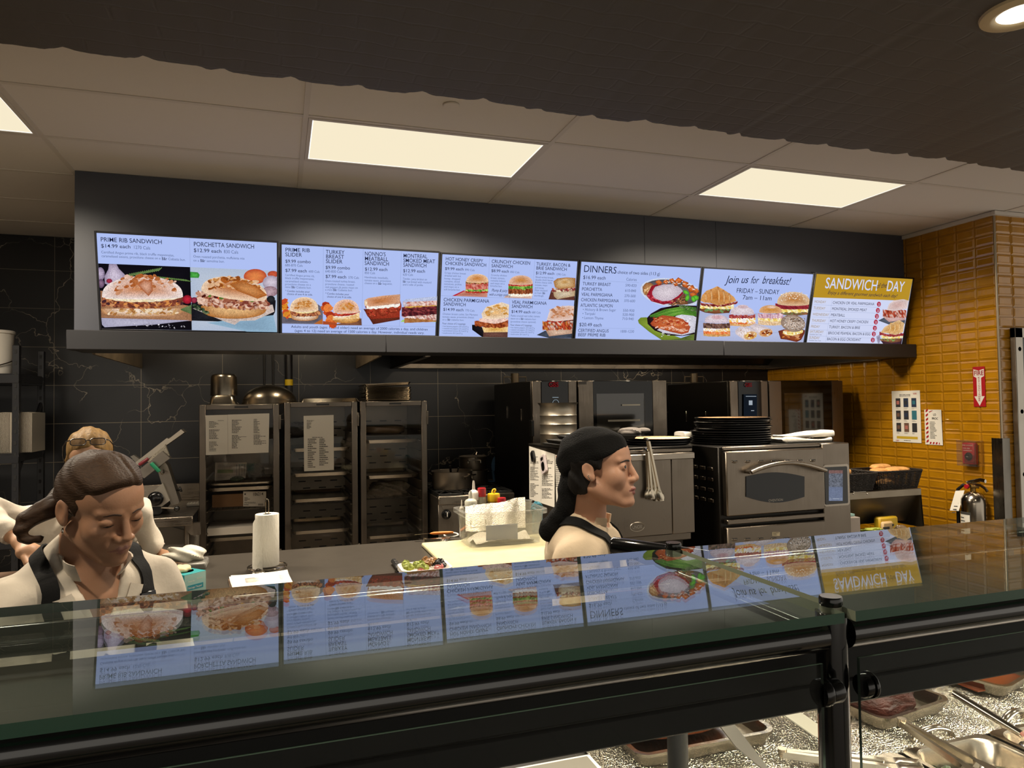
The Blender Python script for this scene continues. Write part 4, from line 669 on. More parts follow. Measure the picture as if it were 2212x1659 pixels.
sg = thing('sneeze_guard', 'glass-topped sneeze guard with black tube rails along the front of the counter', 'sneeze guard', (PX, .68, .85))
def slab(x0, x1):
    m = MB(); y0, y1, z0, z1 = GY0, GY1, GZ-GT, GZ
    v = [(x, y, z) for x in (x0, x1) for y in (y0, y1) for z in (z0, z1)]
    m.add(v, [(1, 3, 7, 5), (0, 4, 6, 2)]); m.cur = 1; m.add(v, [(0, 1, 5, 4), (2, 6, 7, 3)]); m.cur = 2; m.add(v, [(0, 2, 3, 1), (4, 5, 7, 6)])
    return m
bw(slab(-1.5, .618), 'top_glass', [M_glass, M_gedge, M_sedge], sg); bw(slab(.634, 2.9), 'top_glass', [M_glass, M_gedge, M_sedge], sg)
m = MB(); m.tube([(PX, .69, .85), (PX, .69, 1.298)], .018, 24); bw(m, 'front_post', M_tube, sg)
m = MB(); m.tube([(PX, GY1-.005, .83), (PX, GY1-.005, 1.285)], .017, 24); bw(m, 'rear_post', mat('matt_black_leg', '#0a0a0a', .45, spec=.2), sg)
for y in (.69, GY1-.005):
    m = MB(); m.lathe([(0, 0), (.0125, 0), (.0135, .002), (.0135, .009), (.0125, .011), (0, .011)], 32, Tr(PX, y, GZ)); bw(m, 'post_cap', M_blackgl, sg)
    m = MB(); m.lathe([(.0, 0), (.0125, 0), (.0125, GT), (0, GT)], 24, Tr(PX, y, GZ-GT)); bw(m, 'washer', mat('clear_washer', '#8f8f7c', .3), sg)
m = MB()
for x0, x1 in ((-1.5, PX-.018), (PX+.018, 2.9)): m.tube([(x0, .69, 1.272), (x1, .69, 1.272)], .0195, 24)
a = bw(m, 'top_rail', M_tube, sg)
m = MB()
for x0, x1 in ((-1.5, PX-.018), (PX+.018, 2.9)): m.tube([(x0, GY1-.005, 1.2635), (x1, GY1-.005, 1.2635)], .0195, 24)
bw(m, 'rear_rail', M_tube, sg)
m = MB(); m.tube([(PX-.01, .72, 1.27), (PX-.01, 1.03, 1.27)], .008, 12); bw(m, 'brace', M_tube, sg)
m = MB(); m.bb(-1.5, 2.9, .74, 1.015, 1.19, 1.243, .004); m.bb(-1.5, 2.9, .74, .87, 1.157, 1.19, .003); hs = bw(m, 'lamp_housing', mat('black_housing', '#060606', .62, spec=.25), sg)
m = MB(); m.bb(.2, 2.5, .775, .825, 1.1545, 1.1575); bw(m, 'lamp_strip', emit('lit_lamp_strip', '#fff0d4', 2.2), hs)
for x0, x1 in ((-1.5, .582), (.634, 2.9)):
    m = MB(); y0, y1, z0, z1 = .656, .66, .84, 1.2525; v = [(x, y, z) for x in (x0, x1) for y in (y0, y1) for z in (z0, z1)]
    m.add(v, [(0, 4, 5, 1), (2, 3, 7, 6)]); m.cur = 1; m.add(v, [(1, 5, 7, 3), (0, 2, 6, 4), (0, 1, 3, 2), (4, 6, 7, 5)]); bw(m, 'front_pane', [M_pane, M_pedge], sg)
for sd, L0 in ((-1, .028), (1, .015)):
    m = MB(); Mx_ = Tr(PX+sd*.016, .664, 1.2165) @ Ry(sd*PI/2)
    m.lathe([(0, 0), (.0125, 0), (.0135, .002), (.0135, L0*.55), (0, L0*.55)], 32, Mx_); m.lathe([(0, L0*.55+.002), (.0150, L0*.55+.002), (.0158, L0*.55+.004), (.0158, L0-.002), (.0148, L0), (0, L0)], 32, Mx_); bw(m, 'glass_clamp', M_blackgl, sg)
# the curved black tube end that shows above the rear edge of the glass
p0 = aY(1325, 1178, 1.12); p1 = aY(1450, 1196, 1.06)
m = MB(); d = (p1-p0).normalized(); m.tube([p0-d*.004, p0, p0+d*.06, p0+d*.16], [.012, .0145, .0145, .0145], 24); bw(m, 'slanted_arm', M_tube, sg)
# counter body with foil-lined deck and wells
DZ = .82
cb_ = thing('serving_counter', 'dark serving counter with a foil-lined hot deck under the glass', 'counter', (.7, 1.0, 0))
m = MB(); m.bb(-1.5, .585, .60, 1.52, .08, .80, .004); m.bb(.585, 2.9, .60, 1.52, .08, .735, .004); m.bb(-1.5, 2.9, .66, 1.46, 0, .08); bw(m, 'body', M_blackm, cb_)
m = MB(); m.bb(-1.5, .585, .60, 1.52, .80, DZ, .002); m.bb(.585, 2.9, .60, .98, .735, DZ-.004); m.bb(.585, 2.9, 1.15, 1.52, .735, DZ-.004); m.bb(.585, 1.04, .98, 1.15, .735, DZ-.004); bw(m, 'deck', mat('dark_deck', '#2a2724', .4, .5), cb_)
rr = random.Random(5)
def fz(x, y): return DZ+.002+.0018*math.sin(x*61+y*37)+.0012*math.sin(x*143-y*97)+rr.uniform(0, .0012)
def well_edge(x): return 1.152 if x > 1.03 else .70
m = MB(); nx, ny = 120, 44
pts = {}
for i in range(nx+1):
    x = .60+2.0*i/nx+(.012*math.sin(i*.9) if i == 0 else 0); y0 = well_edge(x)
    for j in range(ny+1): y = y0+(1.505-y0)*j/ny; pts[(i, j)] = (x+(.02*(j/ny-.5) if i == 0 else 0), y, fz(x, y))
m.add([pts[(i, j)] for i in range(nx+1) for j in range(ny+1)], [[i*(ny+1)+j, (i+1)*(ny+1)+j, (i+1)*(ny+1)+j+1, i*(ny+1)+j+1] for i in range(nx) for j in range(ny)])
solo(m, 'foil_lining', M_foil, (1.6, 1.2, DZ), 'crinkled aluminium foil covering the deck of the hot case', 'foil')
# ---- sheet pans with roasts
def sheet_pan(name, label, c, w, d, rz, z, grp='sheet pans of roasts in the hot case', h=.028):
    t = thing(name, label, 'sheet pan', (c[0], c[1], z), rz, grp)
    m = MB(); lo = rrect(w-.03, d-.03, .02); up = rrect(w-.008, d-.008, .026); rim = rrect(w, d, .03); inn = rrect(w-.02, d-.02, .024); inb = rrect(w-.034, d-.034, .02); n = len(lo)
    loops = [(lo, 0), (up, h-.005), (rim, h-.004), (rim, h+.002), (inn, h+.002), (inb, .003)]
    vs = [(x, y, zz) for lp, zz in loops for x, y in lp]; fs = [list(range(n))[::-1]]
    for k in range(5):
        for i in range(n): fs.append([k*n+i, k*n+(i+1) % n, (k+1)*n+(i+1) % n, (k+1)*n+i])
    fs.append([5*n+i for i in range(n)]); m.add(vs, fs); m.build('pan', M_alu, t); return t
def blob(m, c, r, seed=0, amp=.15, nu=40, nv=22, sq=1.0, flat=None, freq=3.0):
    """lumpy ellipsoid"""
    rg = random.Random(seed); ph = [(rg.uniform(0, 6.28), rg.uniform(.6, 1.4)*freq, rg.uniform(.6, 1.4)*freq, rg.uniform(.3, 1)) for _ in range(7)]
    vs = []; fs = []
    for j in range(nv+1):
        b = PI*j/nv-PI/2
        for i in range(nu):
            a = 2*PI*i/nu; d = Vector((math.cos(b)*math.cos(a), math.cos(b)*math.sin(a), math.sin(b)))
            k = 1+amp*sum(q*math.sin(p+f1*d.x*2+f2*d.y*2+f1*d.z*1.7) for p, f1, f2, q in ph)/3
            sg_ = lambda v: math.copysign(abs(v)**sq, v)
            p = Vector((c[0]+r[0]*sg_(d.x)*k, c[1]+r[1]*sg_(d.y)*k, c[2]+r[2]*sg_(d.z)*k))
            if flat is not None: p.z = max(p.z, flat)
            vs.append(p)
    for j in range(nv):
        for i in range(nu): fs.append([j*nu+i, j*nu+(i+1) % nu, (j+1)*nu+(i+1) % nu, (j+1)*nu+i])
    m.add(vs, fs); return m
M_beef = mat('roast_beef', '#2e130d', .5, bump=.9, bscale=46, var=.5, vscale=26, stretch=(1, 1, 2.2), spec=.3)
M_turkey = mat('roast_pork', '#7d3f18', .5, bump=.7, bscale=60, var=.35, vscale=22, stretch=(3, 1, 1), spec=.3)
M_gravy = mat('gravy_film', '#5a2a14', .15)
sheet_pan('sheet_pan', 'sheet pan just right of the black rear leg, holding a brown roast', (.83, 1.375, 0), .33, .24, 0, .8275)
m = MB(); blob(m, (.815, 1.385, .872), (.125, .07, .042), 4, .12, sq=.8, flat=.834); solo(m, 'roast_joint', M_turkey, (.815, 1.385, .834), 'brown crusted roast on the pan beside the black rear leg', 'roast meat', 'roasts in the hot case')
th = math.radians(8.6); dv = Vector((math.cos(th), math.sin(th), 0)); nv_ = Vector((-math.sin(th), math.cos(th), 0)); cc = Vector((1.238, 1.213, 0))+dv*.12+nv_*.165
sheet_pan('sheet_pan', 'sheet pan in the middle of the hot case with a dark roast beef', cc, .24, .33, th, .8275)
q = Vector((1.32, 1.325, 0)); m = MB(); blob(m, (q.x-.005, q.y+.01, .873), (.080, .092, .052), 9, .1, sq=.8, flat=.834); solo(m, 'roast_joint', M_beef, (q.x, q.y, .83), 'dark red roast beef in the pan right of the front post', 'roast meat', 'roasts in the hot case')
m = MB(); blob(m, (1.285, 1.265, .837), (.035, .03, .010), 3, .15, flat=.834); solo(m, 'meat_trimming', M_beef, (1.25, 1.28, .83), 'flat dark scrap of beef lying beside the roast beef', 'roast meat', 'roasts in the hot case')
cc = Vector((1.645, 1.248, 0))+Vector((math.cos(.3), math.sin(.3), 0))*.12+Vector((-math.sin(.3), math.cos(.3), 0))*.165
sheet_pan('sheet_pan', 'sheet pan at the right edge of the photo with brown drippings', cc, .24, .33, .3, .8275)
m = MB(); m.box((cc.x, cc.y, .834), (.19, .28, .003)); solo(m, 'drippings', M_gravy, (cc.x, cc.y, .826), 'brown drippings in the sheet pan at the right edge', 'gravy')
# ---- hotel pans in the wells
M_pan = mat('pan_steel', '#a49b8d', .24, 1.0, bump=.03, bscale=50)
def hotel_pan(label, x0, x1, y0, y1, z=.832, depth=.075):
    t = thing('hotel_pan', label, 'hotel pan', ((x0+x1)/2, (y0+y1)/2, z), 0, 'steel food pans set in the counter wells')
    m = MB(); w, d = x1-x0, y1-y0; n_ = 7; loops = [(rrect(w, d, .02, n_), -.004), (rrect(w, d, .02, n_), 0), (rrect(w-.022, d-.022, .04, n_), 0), (rrect(w-.028, d-.028, .04, n_), -.006), (rrect(w-.05, d-.05, .04, n_), -depth)]
    n = len(loops[0][0]); vs = [(x, y, zz) for lp, zz in loops for x, y in lp]; fs = []
    for k in range(len(loops)-1):
        for i in range(n): fs.append([k*n+i, k*n+(i+1) % n, (k+1)*n+(i+1) % n, (k+1)*n+i])
    fs.append([(len(loops)-1)*n+i for i in range(n)]); m.add(vs, fs); m.build('pan', M_pan, t)
    m = MB(); m.lathe([(0, .004), (.004, .003), (.005, 0), (0, 0)], 10, Tr(w*.1, d/2-.019, -.025) @ Rx(PI/2)); m.build('rivet', M_chrome, t); return t
hotel_pan('small steel pan of yellow and green food between the front post and the big pan', 1.045, 1.19, .985, 1.145)
hotel_pan('big steel pan of dark greens at the bottom right', 1.20, 1.43, .985, 1.145)
hotel_pan('steel pan of red sauce at the right edge', 1.44, 1.66, .985, 1.145)
def piece(name, label, cat, c, r, mtl, seed, grp, amp=.35, fl=None): m = MB(); blob(m, c, r, seed, amp, 18, 12, freq=4, flat=fl); return solo(m, name, mtl, (c[0], c[1], c[2]-r[2]*.7), label, cat, grp)
M_yel = mat('yellow_squash', '#c8b43a', .35, var=.3, vscale=30); M_kale = mat('dark_kale', '#26331a', .45, bump=1, bscale=90, var=.6, vscale=40); M_broc = mat('broccoli', '#7d8a2c', .5, bump=1, bscale=120, var=.4, vscale=50); M_sauce = mat('red_sauce', '#5e1f12', .2, bump=.3, bscale=30)
rg = random.Random(11)
m = MB(); m.box((1.1175, 1.065, .772), (.112, .127, .004)); solo(m, 'broth', mat('yellow_broth', '#8d8428', .15), (1.1175, 1.065, .77), 'yellow-green broth in the small steel pan', 'broth')
for k in range(7): piece('squash_piece', 'pale yellow chunk of vegetable in the small steel pan', 'vegetable', (1.075+.09*rg.random(), 1.01+.1*rg.random(), .785), (.016, .013, .01), M_yel, k, 'yellow chunks in the small pan', .25)
for k in range(9): piece('kale_leaf', 'curled dark green leaf in the big steel pan', 'vegetable', (1.235+.16*rg.random(), 1.01+.1*rg.random(), .772+.006*rg.random()), (.026, .022, .017), M_kale, k+20, 'dark greens in the big pan', .6)
for k in range(5): piece('broccoli_floret', 'yellow-green floret in the big steel pan', 'vegetable', (1.33+.065*rg.random(), 1.005+.03*rg.random(), .78), (.018, .018, .016), M_broc, k+40, 'florets in the big pan', .5)
m = MB(); m.box((1.55, 1.065, .795), (.19, .13, .004)); solo(m, 'sauce', M_sauce, (1.55, 1.065, .79), 'red sauce filling the pan at the right edge', 'sauce')
# ---- pan lids' handles, tongs, knives, spoon
M_ts = mat('utensil_steel', '#b8ae9c', .2, 1.0)
def arch(label, c, L_, h, rz, group):
    t = thing('lid_handle', label, 'handle', c, rz, group); m = MB(); n = 16
    m.tube([(-L_/2+L_*i/n, 0, h*(math.sin(PI*i/n))**.45 if 0 < i < n else 0) for i in range(n+1)], .005, 10, flat=1.8, up=(0, 1, 0)); m.build('grip', M_ts, t)
    for s in (-1, 1): m = MB(); m.lathe([(0, 0), (.007, 0), (.007, .004), (0, .004)], 12, Tr(s*L_/2, 0, -.001)); m.build('foot', M_ts, t)
    return t
arch('arched steel handle standing on the foil above the big pan', (1.325, 1.172, .824), .095, .024, -.1, 'arched handles on the hot deck')
arch('arched steel handle at the bottom of the photo beside the knife blade', (.836, 1.135, .824), .09, .024, .0, 'arched handles on the hot deck')
arch('arched steel handle half hidden behind the glass clamps', (1.06, 1.18, .824), .085, .024, .2, 'arched handles on the hot deck')
arch('arched steel handle at the right edge of the photo', (1.56, 1.17, .824), .09, .024, .2, 'arched handles on the hot deck')
def blade(name, label, cat, a, b, w, mtl, group=None, th=.0025, tip=.25):
    a = Vector(a); b = Vector(b); d = b-a; L_ = d.length; x = d.normalized(); y = Vector((0, 0, 1)).cross(x).normalized(); z = x.cross(y)
    M0 = Matrix(((x.x, y.x, z.x, a.x), (x.y, y.y, z.y, a.y), (x.z, y.z, z.z, a.z), (0, 0, 0, 1)))
    m = MB(); m.prism([(0, -w/2), (L_*(1-tip), -w/2), (L_, w*.15), (L_*.99, w/2), (0, w/2)], th, M0); return solo(m, name, mtl, a, label, cat, group)
blade('knife_blade', 'long carving knife blade propped on the left sheet pan', 'knife', (.835, 1.36, .965), (.885, 1.165, .832), .036, mat('knife_steel', '#7d7a74', .3, 1.0))
blade('plastic_scraper', 'flat clear strip propped on the foil just left of the front post', 'scraper', (1.05, 1.40, .88), (1.10, 1.185, .83), .045, mat('milky_plastic', '#8d8a7c', .35, Alpha=.85))
def tongs(label, a, b, spread, w=.0125, group='pairs of steel tongs on the food pans', sc=True, zup=.0):
    """two long steel arms from the hinge a to the scalloped tips at b"""
    a = Vector(a); b = Vector(b); d = b-a; L_ = d.length; x = d.normalized(); y = Vector((0, 0, 1)).cross(x).normalized()
    t = thing('tongs', label, 'tongs', a, 0, group)
    for s in (-1, 1):
        m = MB(); n = 26; vs = []; fs = []
        for i in range(n+1):
            u = i/n; off = s*(.004+spread*min(u*1.15, 1)); ww = w*(.75+.35*u) if u < .72 else w*(1.0+1.6*math.sin((u-.72)/.28*PI*.62)); lip = .0045*math.sin(i*2.6) if u > .72 else 0
            c = a+x*(L_*u)+y*off
            hh = .006 if u < .7 else .004
            for k, (e, h_) in enumerate(((-1, -hh), (-.6, hh*.7), (.6, hh*.7), (1, -hh))): vs.append(c+y*(e*(ww/2)+(lip if abs(e) == 1 else 0)*e)+Vector((0, 0, h_+zup*u)))
        for i in range(n):
            for k in range(3): fs.append([i*4+k, i*4+k+1, i*4+5+k, i*4+4+k])
        m.add(vs, fs); vs2 = [Vector(p)-Vector((0, 0, .0015)) for p in vs]; m.add(vs2, fs)
        bw(m, 'arm', M_ts, t, recalc=False)
    m = MB(); m.cyl(a-Vector((0, 0, .008)), a+Vector((0, 0, .008)), .009, 14); bw(m, 'hinge', M_ts, t); return t
tongs('steel tongs lying across the yellow food, scalloped tips towards the bottom right', (.955, 1.196, .846), (1.165, 1.055, .846), .010, .019)
tongs('steel tongs lying across the big pan of greens', (1.258, 1.19, .862), (1.262, .985, .842), .016, .016)
m = MB(); pa, pb = Vector((1.475, 1.245, .87)), Vector((1.467, 1.085, .848)); m.tube([pa, pa.lerp(pb, .5), pb], [.0085, .0085, .0075], 12)
t = thing('serving_spoon', 'steel serving spoon with a tubular handle resting in the red sauce', 'spoon', pb); bw(m, 'handle', M_chrome, t)
m = MB(); blob(m, (1.467, 1.06, .828), (.02, .032, .012), 1, 0, 20, 12); bw(m, 'bowl', M_chrome, t)
# ---- white-rimmed grey weighing plate at the bottom
t = thing('portion_scale', 'grey plate with a white rim, half hidden by the black housing at the bottom', 'scale', (.47, 1.26, DZ))
m = MB(); m.box((.465, 1.19, DZ+.026), (.245, .25, .01), .004); m.box((.465, 1.19, DZ+.012), (.16, .18, .022), .004); bw(m, 'body', M_white, t)
m = MB(); m.box((.465, 1.19, DZ+.032), (.222, .225, .003), .001); bw(m, 'plate', mat('grey_plate', '#6f6a60', .5), t)
# ================================================================ STEEL WORKTABLE AND WHAT STANDS ON IT
TZ = .90
M_table = mat('worn_table_steel', '#6b645b', .33, .75, bump=.015, bscale=60, var=.06, vscale=14)
tb = thing('worktable', 'long dark steel worktable across the middle of the kitchen', 'worktable', (.75, 2.85, 0))
TX0, TX1, TY0, TY1 = -.47, 1.40, 2.30, 3.425
m = MB(); m.bb(TX0, TX1, TY0, TY1, TZ-.04, TZ, .004); bw(m, 'top', M_table, tb)
m = MB(); m.bb(TX0+.05, TX1-.05, TY0+.05, TY1-.05, .25, .275); bw(m, 'undershelf', M_steel_dark, tb)
for x in (TX0+.06, TX1-.06):
    for y in (TY0+.06, TY1-.06): m = MB(); m.tube([(x, y, 0), (x, y, TZ-.03)], .02, 14); bw(m, 'leg', M_steel_dark, tb)
# ---- cutting board
b0, b1, b2 = Vector((.639, 3.258, 0)), Vector((.607, 2.69, 0)), Vector((1.13, 2.72, 0))
t = thing('cutting_board', 'big cream cutting board on the worktable under the clear tub', 'cutting board', (.93, 2.97, TZ))
m = MB(); m.bb(.622, 1.27, 2.70, 3.255, TZ+.0005, TZ+.0185, .005); bw(m, 'board', mat('cream_board', '#c6bd97', .5, bump=.12, bscale=120, var=.08, vscale=16), t)
BZ = TZ+.019
# ---- clear tub with foil
M_tub = thin_glass('clear_plastic', (.93, .93, .9, 1), 1.5, .12, .22, (.62, .6, .55, 1))
tx0, tx1, ty0, ty1 = .802, 1.135, 3.04, 3.235
t = thing('food_tub', 'clear plastic food tub with flared rim on the cutting board', 'plastic tub', ((tx0+tx1)/2, (ty0+ty1)/2, BZ))
def tubshape(t, w, d, h, flare, lip, r, mtl, name):
    m = MB(); L1 = rrect(w, d, r); L2 = rrect(w+flare, d+flare, r+.01); L3 = rrect(w+flare+lip, d+flare+lip, r+.02); n = len(L1)
    lo = [(L1, 0), (L2, h-.022), (L3, h-.018), (L3, h), (rrect(w+flare-.004, d+flare-.004, r+.01), h-.001), (rrect(w-.006, d-.006, r), .004)]
    vs = [(x, y, z) for lp, z in lo for x, y in lp]; fs = [list(range(n))[::-1]]
    for k in range(len(lo)-1):
        for i in range(n): fs.append([k*n+i, k*n+(i+1) % n, (k+1)*n+(i+1) % n, (k+1)*n+i])
    fs.append([(len(lo)-1)*n+i for i in range(n)]); m.add(vs, fs); return m.build(name, mtl, t)
TH = .155
tubshape(t, tx1-tx0, ty1-ty0, TH, .03, .035, .025, M_tub, 'body')
for s in (-1, 1):
    m = MB(); m.tube([(s*.13-.04, -(ty1-ty0)/2-.016, TH-.03), (s*.13-.04, -(ty1-ty0)/2-.016, TH-.062), (s*.13+.03, -(ty1-ty0)/2-.016, TH-.062), (s*.13+.03, -(ty1-ty0)/2-.016, TH-.03)], .004, 6); m.build('grip', M_tub, t)
# foil standing up inside
def foil_sheet(fn, nu, nv, seed, amp):
    rg = random.Random(seed); m = MB(); vs = []
    for i in range(nu+1):
        for j in range(nv+1):
            p = Vector(fn(i/nu, j/nv)); vs.append(p+Vector((rg.uniform(-amp, amp), rg.uniform(-amp, amp), rg.uniform(-amp, amp))))
    m.add(vs, [[i*(nv+1)+j, (i+1)*(nv+1)+j, (i+1)*(nv+1)+j+1, i*(nv+1)+j+1] for i in range(nu) for j in range(nv)]); return m
def ff(u, v):
    x = .80+.285*u+.012*v; z = BZ+.06+(.105+.03*u+.004*math.sin(u*9))*v; fold = .035*abs(((u*2.3) % 1)-.5)
    return (x, 3.105+fold+.05*v*(1-u*.3), z)
solo(foil_sheet(ff, 40, 18, 2, .0006), 'foil_sheet', M_foil2, (.94, 3.13, BZ+.06), 'bright aluminium foil standing up out of the clear tub', 'foil')
def ff2(u, v): return (.83+.28*u, 3.055+.16*v, BZ+.012+.02*math.sin(u*7)*v+.012*math.sin(v*6+u*3))
solo(foil_sheet(ff2, 26, 14, 3, .0016), 'foil_sheet', M_foil2, (.97, 3.13, BZ+.006), 'crumpled aluminium foil lying in the bottom of the clear tub', 'foil')
m = MB(); m.box((.955, 3.066, BZ+.055), (.15, .003, .07), .001, None); solo(m, 'foil_carton', mat('blue_carton', '#5f6789', .5), (.955, 3.066, BZ+.02), 'blue-grey flat box seen through the side of the clear tub', 'carton')
m = MB(); m.lathe([(.022, 0), (.028, .045), (.032, .047), (.032, .05), (.027, .048), (.021, .003), (0, .003)], 24); o = m.build('portion_cup', M_tub); o.location = aY(1140, 1112, 3.2)-Vector((0, 0, .03)); o.location = (1.115, 3.19, BZ+.125); tag(o, 'small clear plastic cup at the back right corner of the tub', 'cup')
# ---- paper towel holder and roll
rx, ry = -.049, 3.045
t = thing('towel_holder', 'wire paper towel holder with a ring foot on the worktable', 'towel holder', (rx, ry, TZ))
m = MB(); n = 40; m.tube([(.075*math.cos(2*PI*i/n), .075*math.sin(2*PI*i/n), .012) for i in range(n)], .003, 8, closed=True)
for a in (.3, 2.4, 4.5): m.tube([(.075*math.cos(a), .075*math.sin(a), .012), (.075*math.cos(a), .075*math.sin(a), 0)], .004, 8)
m.build('foot_ring', M_chrome, t)
m = MB(); m.tube([(-.075, 0, .012), (0, 0, .012), (.075, 0, .012)], .003, 8); m.tube([(-.006, 0, .012), (-.006, 0, .27), (-.0045, 0, .281), (0, 0, .285), (.0045, 0, .281), (.006, 0, .27), (.006, 0, .012)], .0022, 8); m.build('rod', M_chrome, t)
M_towel = mat('paper_towel', '#ddd8cb', .9, bump=.35, bscale=150, stretch=(1, 1, .35))
t = thing('paper_towel_roll', 'white paper towel roll standing on the wire holder', 'paper towel', (rx, ry, TZ+.016))
m = MB(); m.cap = False; R_ = .046; m.lathe([(.017, 0), (R_-.001, 0), (R_, .002), (R_, .205), (R_-.001, .207), (.018, .207), (.017, .205), (.017, 0)], 48); m.build('roll', M_towel, t)
m = MB(); m.cap = False; m.lathe([(.0172, .0), (.0172, .206), (.0155, .206), (.0155, 0)], 24); m.build('core', mat('grey_card', '#7a7268', .9), t)
def ff3(u, v):
    a = math.radians(250-75*u); r = R_+.002+.006*u*(1-.5*v); z = -.012+.2*v if u < .5 else -.012+.2*v
    top = 1 - .25*max(0, u-.3)
    return (r*math.cos(a)-.004*u, r*math.sin(a), -.012+(.215*top)*v+.004*math.sin(v*40)*(u > .92))
m = MB(); m.grid(ff3, 14, 40); m.build('loose_sheet', M_towel, t)
# ---- clipboard with order sheets
t = thing('clipboard', 'clipboard loaded with white order sheets on the worktable', 'clipboard', (-.06, 2.82, TZ))
def q(x, y, z): return aZ(x, y, z)
c0, c1, c2, c3 = q(496, 1269, TZ), q(630, 1254, TZ), q(605, 1232, TZ), q(492, 1243, TZ)
e1 = (c1-c0).normalized(); e2 = Vector((-e1.y, e1.x, 0)); o_ = c0-e2*.20; wd = (c1-c0).length
M0 = Matrix(((e1.x, e2.x, 0, o_.x), (e1.y, e2.y, 0, o_.y), (0, 0, 1, TZ+.0005), (0, 0, 0, 1)))
m = MB(); m.box((wd/2, .16, .002), (wd, .32, .004), .0015, M0); bw(m, 'board', mat('brown_board', '#5d4630', .6), t)
m = MB()
for k in range(5):
    rg = random.Random(k); ang = rg.uniform(-.03, .03); M1 = M0 @ Tr(wd/2, .15, .0045+.0012*k) @ Rz(ang)
    m.grid(lambda u, v: (wd*.94*(u-.5), .29*(v-.5), .0012*k*.3+.016*max(0, v-.75)**2*8+.006*abs(u-.5)**3*4), 10, 12, M1)
m.cur = 1
for k in range(11):
    for u0, w_ in ((.055, .035+.02*((k*7) % 5)/5), (.175, .018)):
        if u0 > .1 and k % 2: continue
        m.box((u0+w_/2, .255-.0065*k, .0122+.004*max(0, .3-k*.05)), (w_, .0016, .0003), 0, M0)
bw(m, 'sheets', [M_paper, M_ink], t, recalc=False)
m = MB(); m.box((wd*.5, .302, .014), (.105, .022, .004), .0015, M0); m.box((wd*.5, .315, .012), (.05, .03, .012), .003, M0); m.tube([M0 @ Vector((wd*.5-.02+.04*i/10, .33, .012+.016*math.sin(PI*i/10))) for i in range(11)], .0022, 8); bw(m, 'clip', M_chrome, t)
# ---- glove box, gloves, bag
M_teal = mat('teal_card', '#1f8d90', .5); M_teal2 = mat('pale_teal_card', '#8fb3ac', .5)
g0 = aZ(398, 1290, TZ); g1 = aZ(445, 1277, TZ)
ga = math.atan2(g1.y-g0.y, g1.x-g0.x); t = thing('glove_box', 'teal glove box beside the woman in the white jacket', 'glove box', g0, ga)
m = MB(); W_, D_, H_ = (g1-g0).length, .13, .075
m.box((W_/2, D_/2, H_/2), (W_, D_, H_), .001); m.build('carton', M_teal, t)
m = MB(); m.box((W_/2, -.0004, H_*.5), (W_-.002, .0008, H_-.004)); m.build('side_panel', M_teal2, t)
m = MB(); m.box((W_/2, -.0011, H_*.36), (W_*.72, .0006, .017)); m.build('size_band', mat('teal_print', '#1c7d8c', .5), t)
m = MB(); text_on(m, 'Extra Large / Très grand', (W_*.17, -.0017, H_*.31), (1, 0, 0), (0, 0, 1), .007, W_*.62); text_on(m, 'Powder-free', (W_*.16, -.0017, H_*.62), (1, 0, 0), (0, 0, 1), .006, W_*.3); text_on(m, 'Non-sterile', (W_*.56, -.0017, H_*.68), (1, 0, 0), (0, 0, 1), .006, W_*.26); m.build('lettering', M_white, t)
m = MB(); m.lathe([(0, 0), (1, 0)], 28, Tr(W_/2, D_/2, H_+.0008), W_*.36, D_*.3); m.build('opening', M_dark, t)
M_latex = mat('latex_glove', '#d9c79a', .55, bump=.2, bscale=40); M_latexw = mat('white_vinyl_glove', '#d8d2c2', .4, bump=.25, bscale=30)
def crumple(m, c, r, seed, amp=.4, fl=None, nu=46, nv=26): return blob(m, c, r, seed, amp, nu, nv, freq=5, flat=fl)
m = MB(); M1 = Matrix.Translation(g0) @ Rz(ga); cgl = M1 @ Vector((W_*.45, D_*.5, H_+.008)); blob(m, cgl, (W_*.34, D_*.28, .014), 5, .2, 40, 20, freq=2.4); solo(m, 'latex_glove', M_latex, cgl-Vector((0, 0, .007)), 'cream latex glove pulled half out of the teal box', 'glove')
c = aZ(400, 1222, TZ); bagc = Vector((c.x+.0, c.y-.03, TZ+.02)); m = MB(); m.bb(c.x-.075, c.x+.09, c.y-.11, c.y+.02, TZ, TZ+.028, .006); solo(m, 'plastic_bag', thin_glass('cloudy_film', (.8, .8, .76, 1), 1.5, .25, .35, (.55, .53, .48, 1)), (c.x, c.y-.045, TZ), 'cloudy plastic bag lying flat under the white gloves', 'plastic bag')
m = MB(); blob(m, (c.x+.005, c.y-.045, TZ+.055), (.078, .052, .034), 8, .30, 46, 26, freq=2.4, flat=TZ+.0285)
solo(m, 'vinyl_gloves', M_latexw, (c.x, c.y-.045, TZ+.0285), 'crumpled white gloves on the flat plastic bag beside the teal box', 'glove')
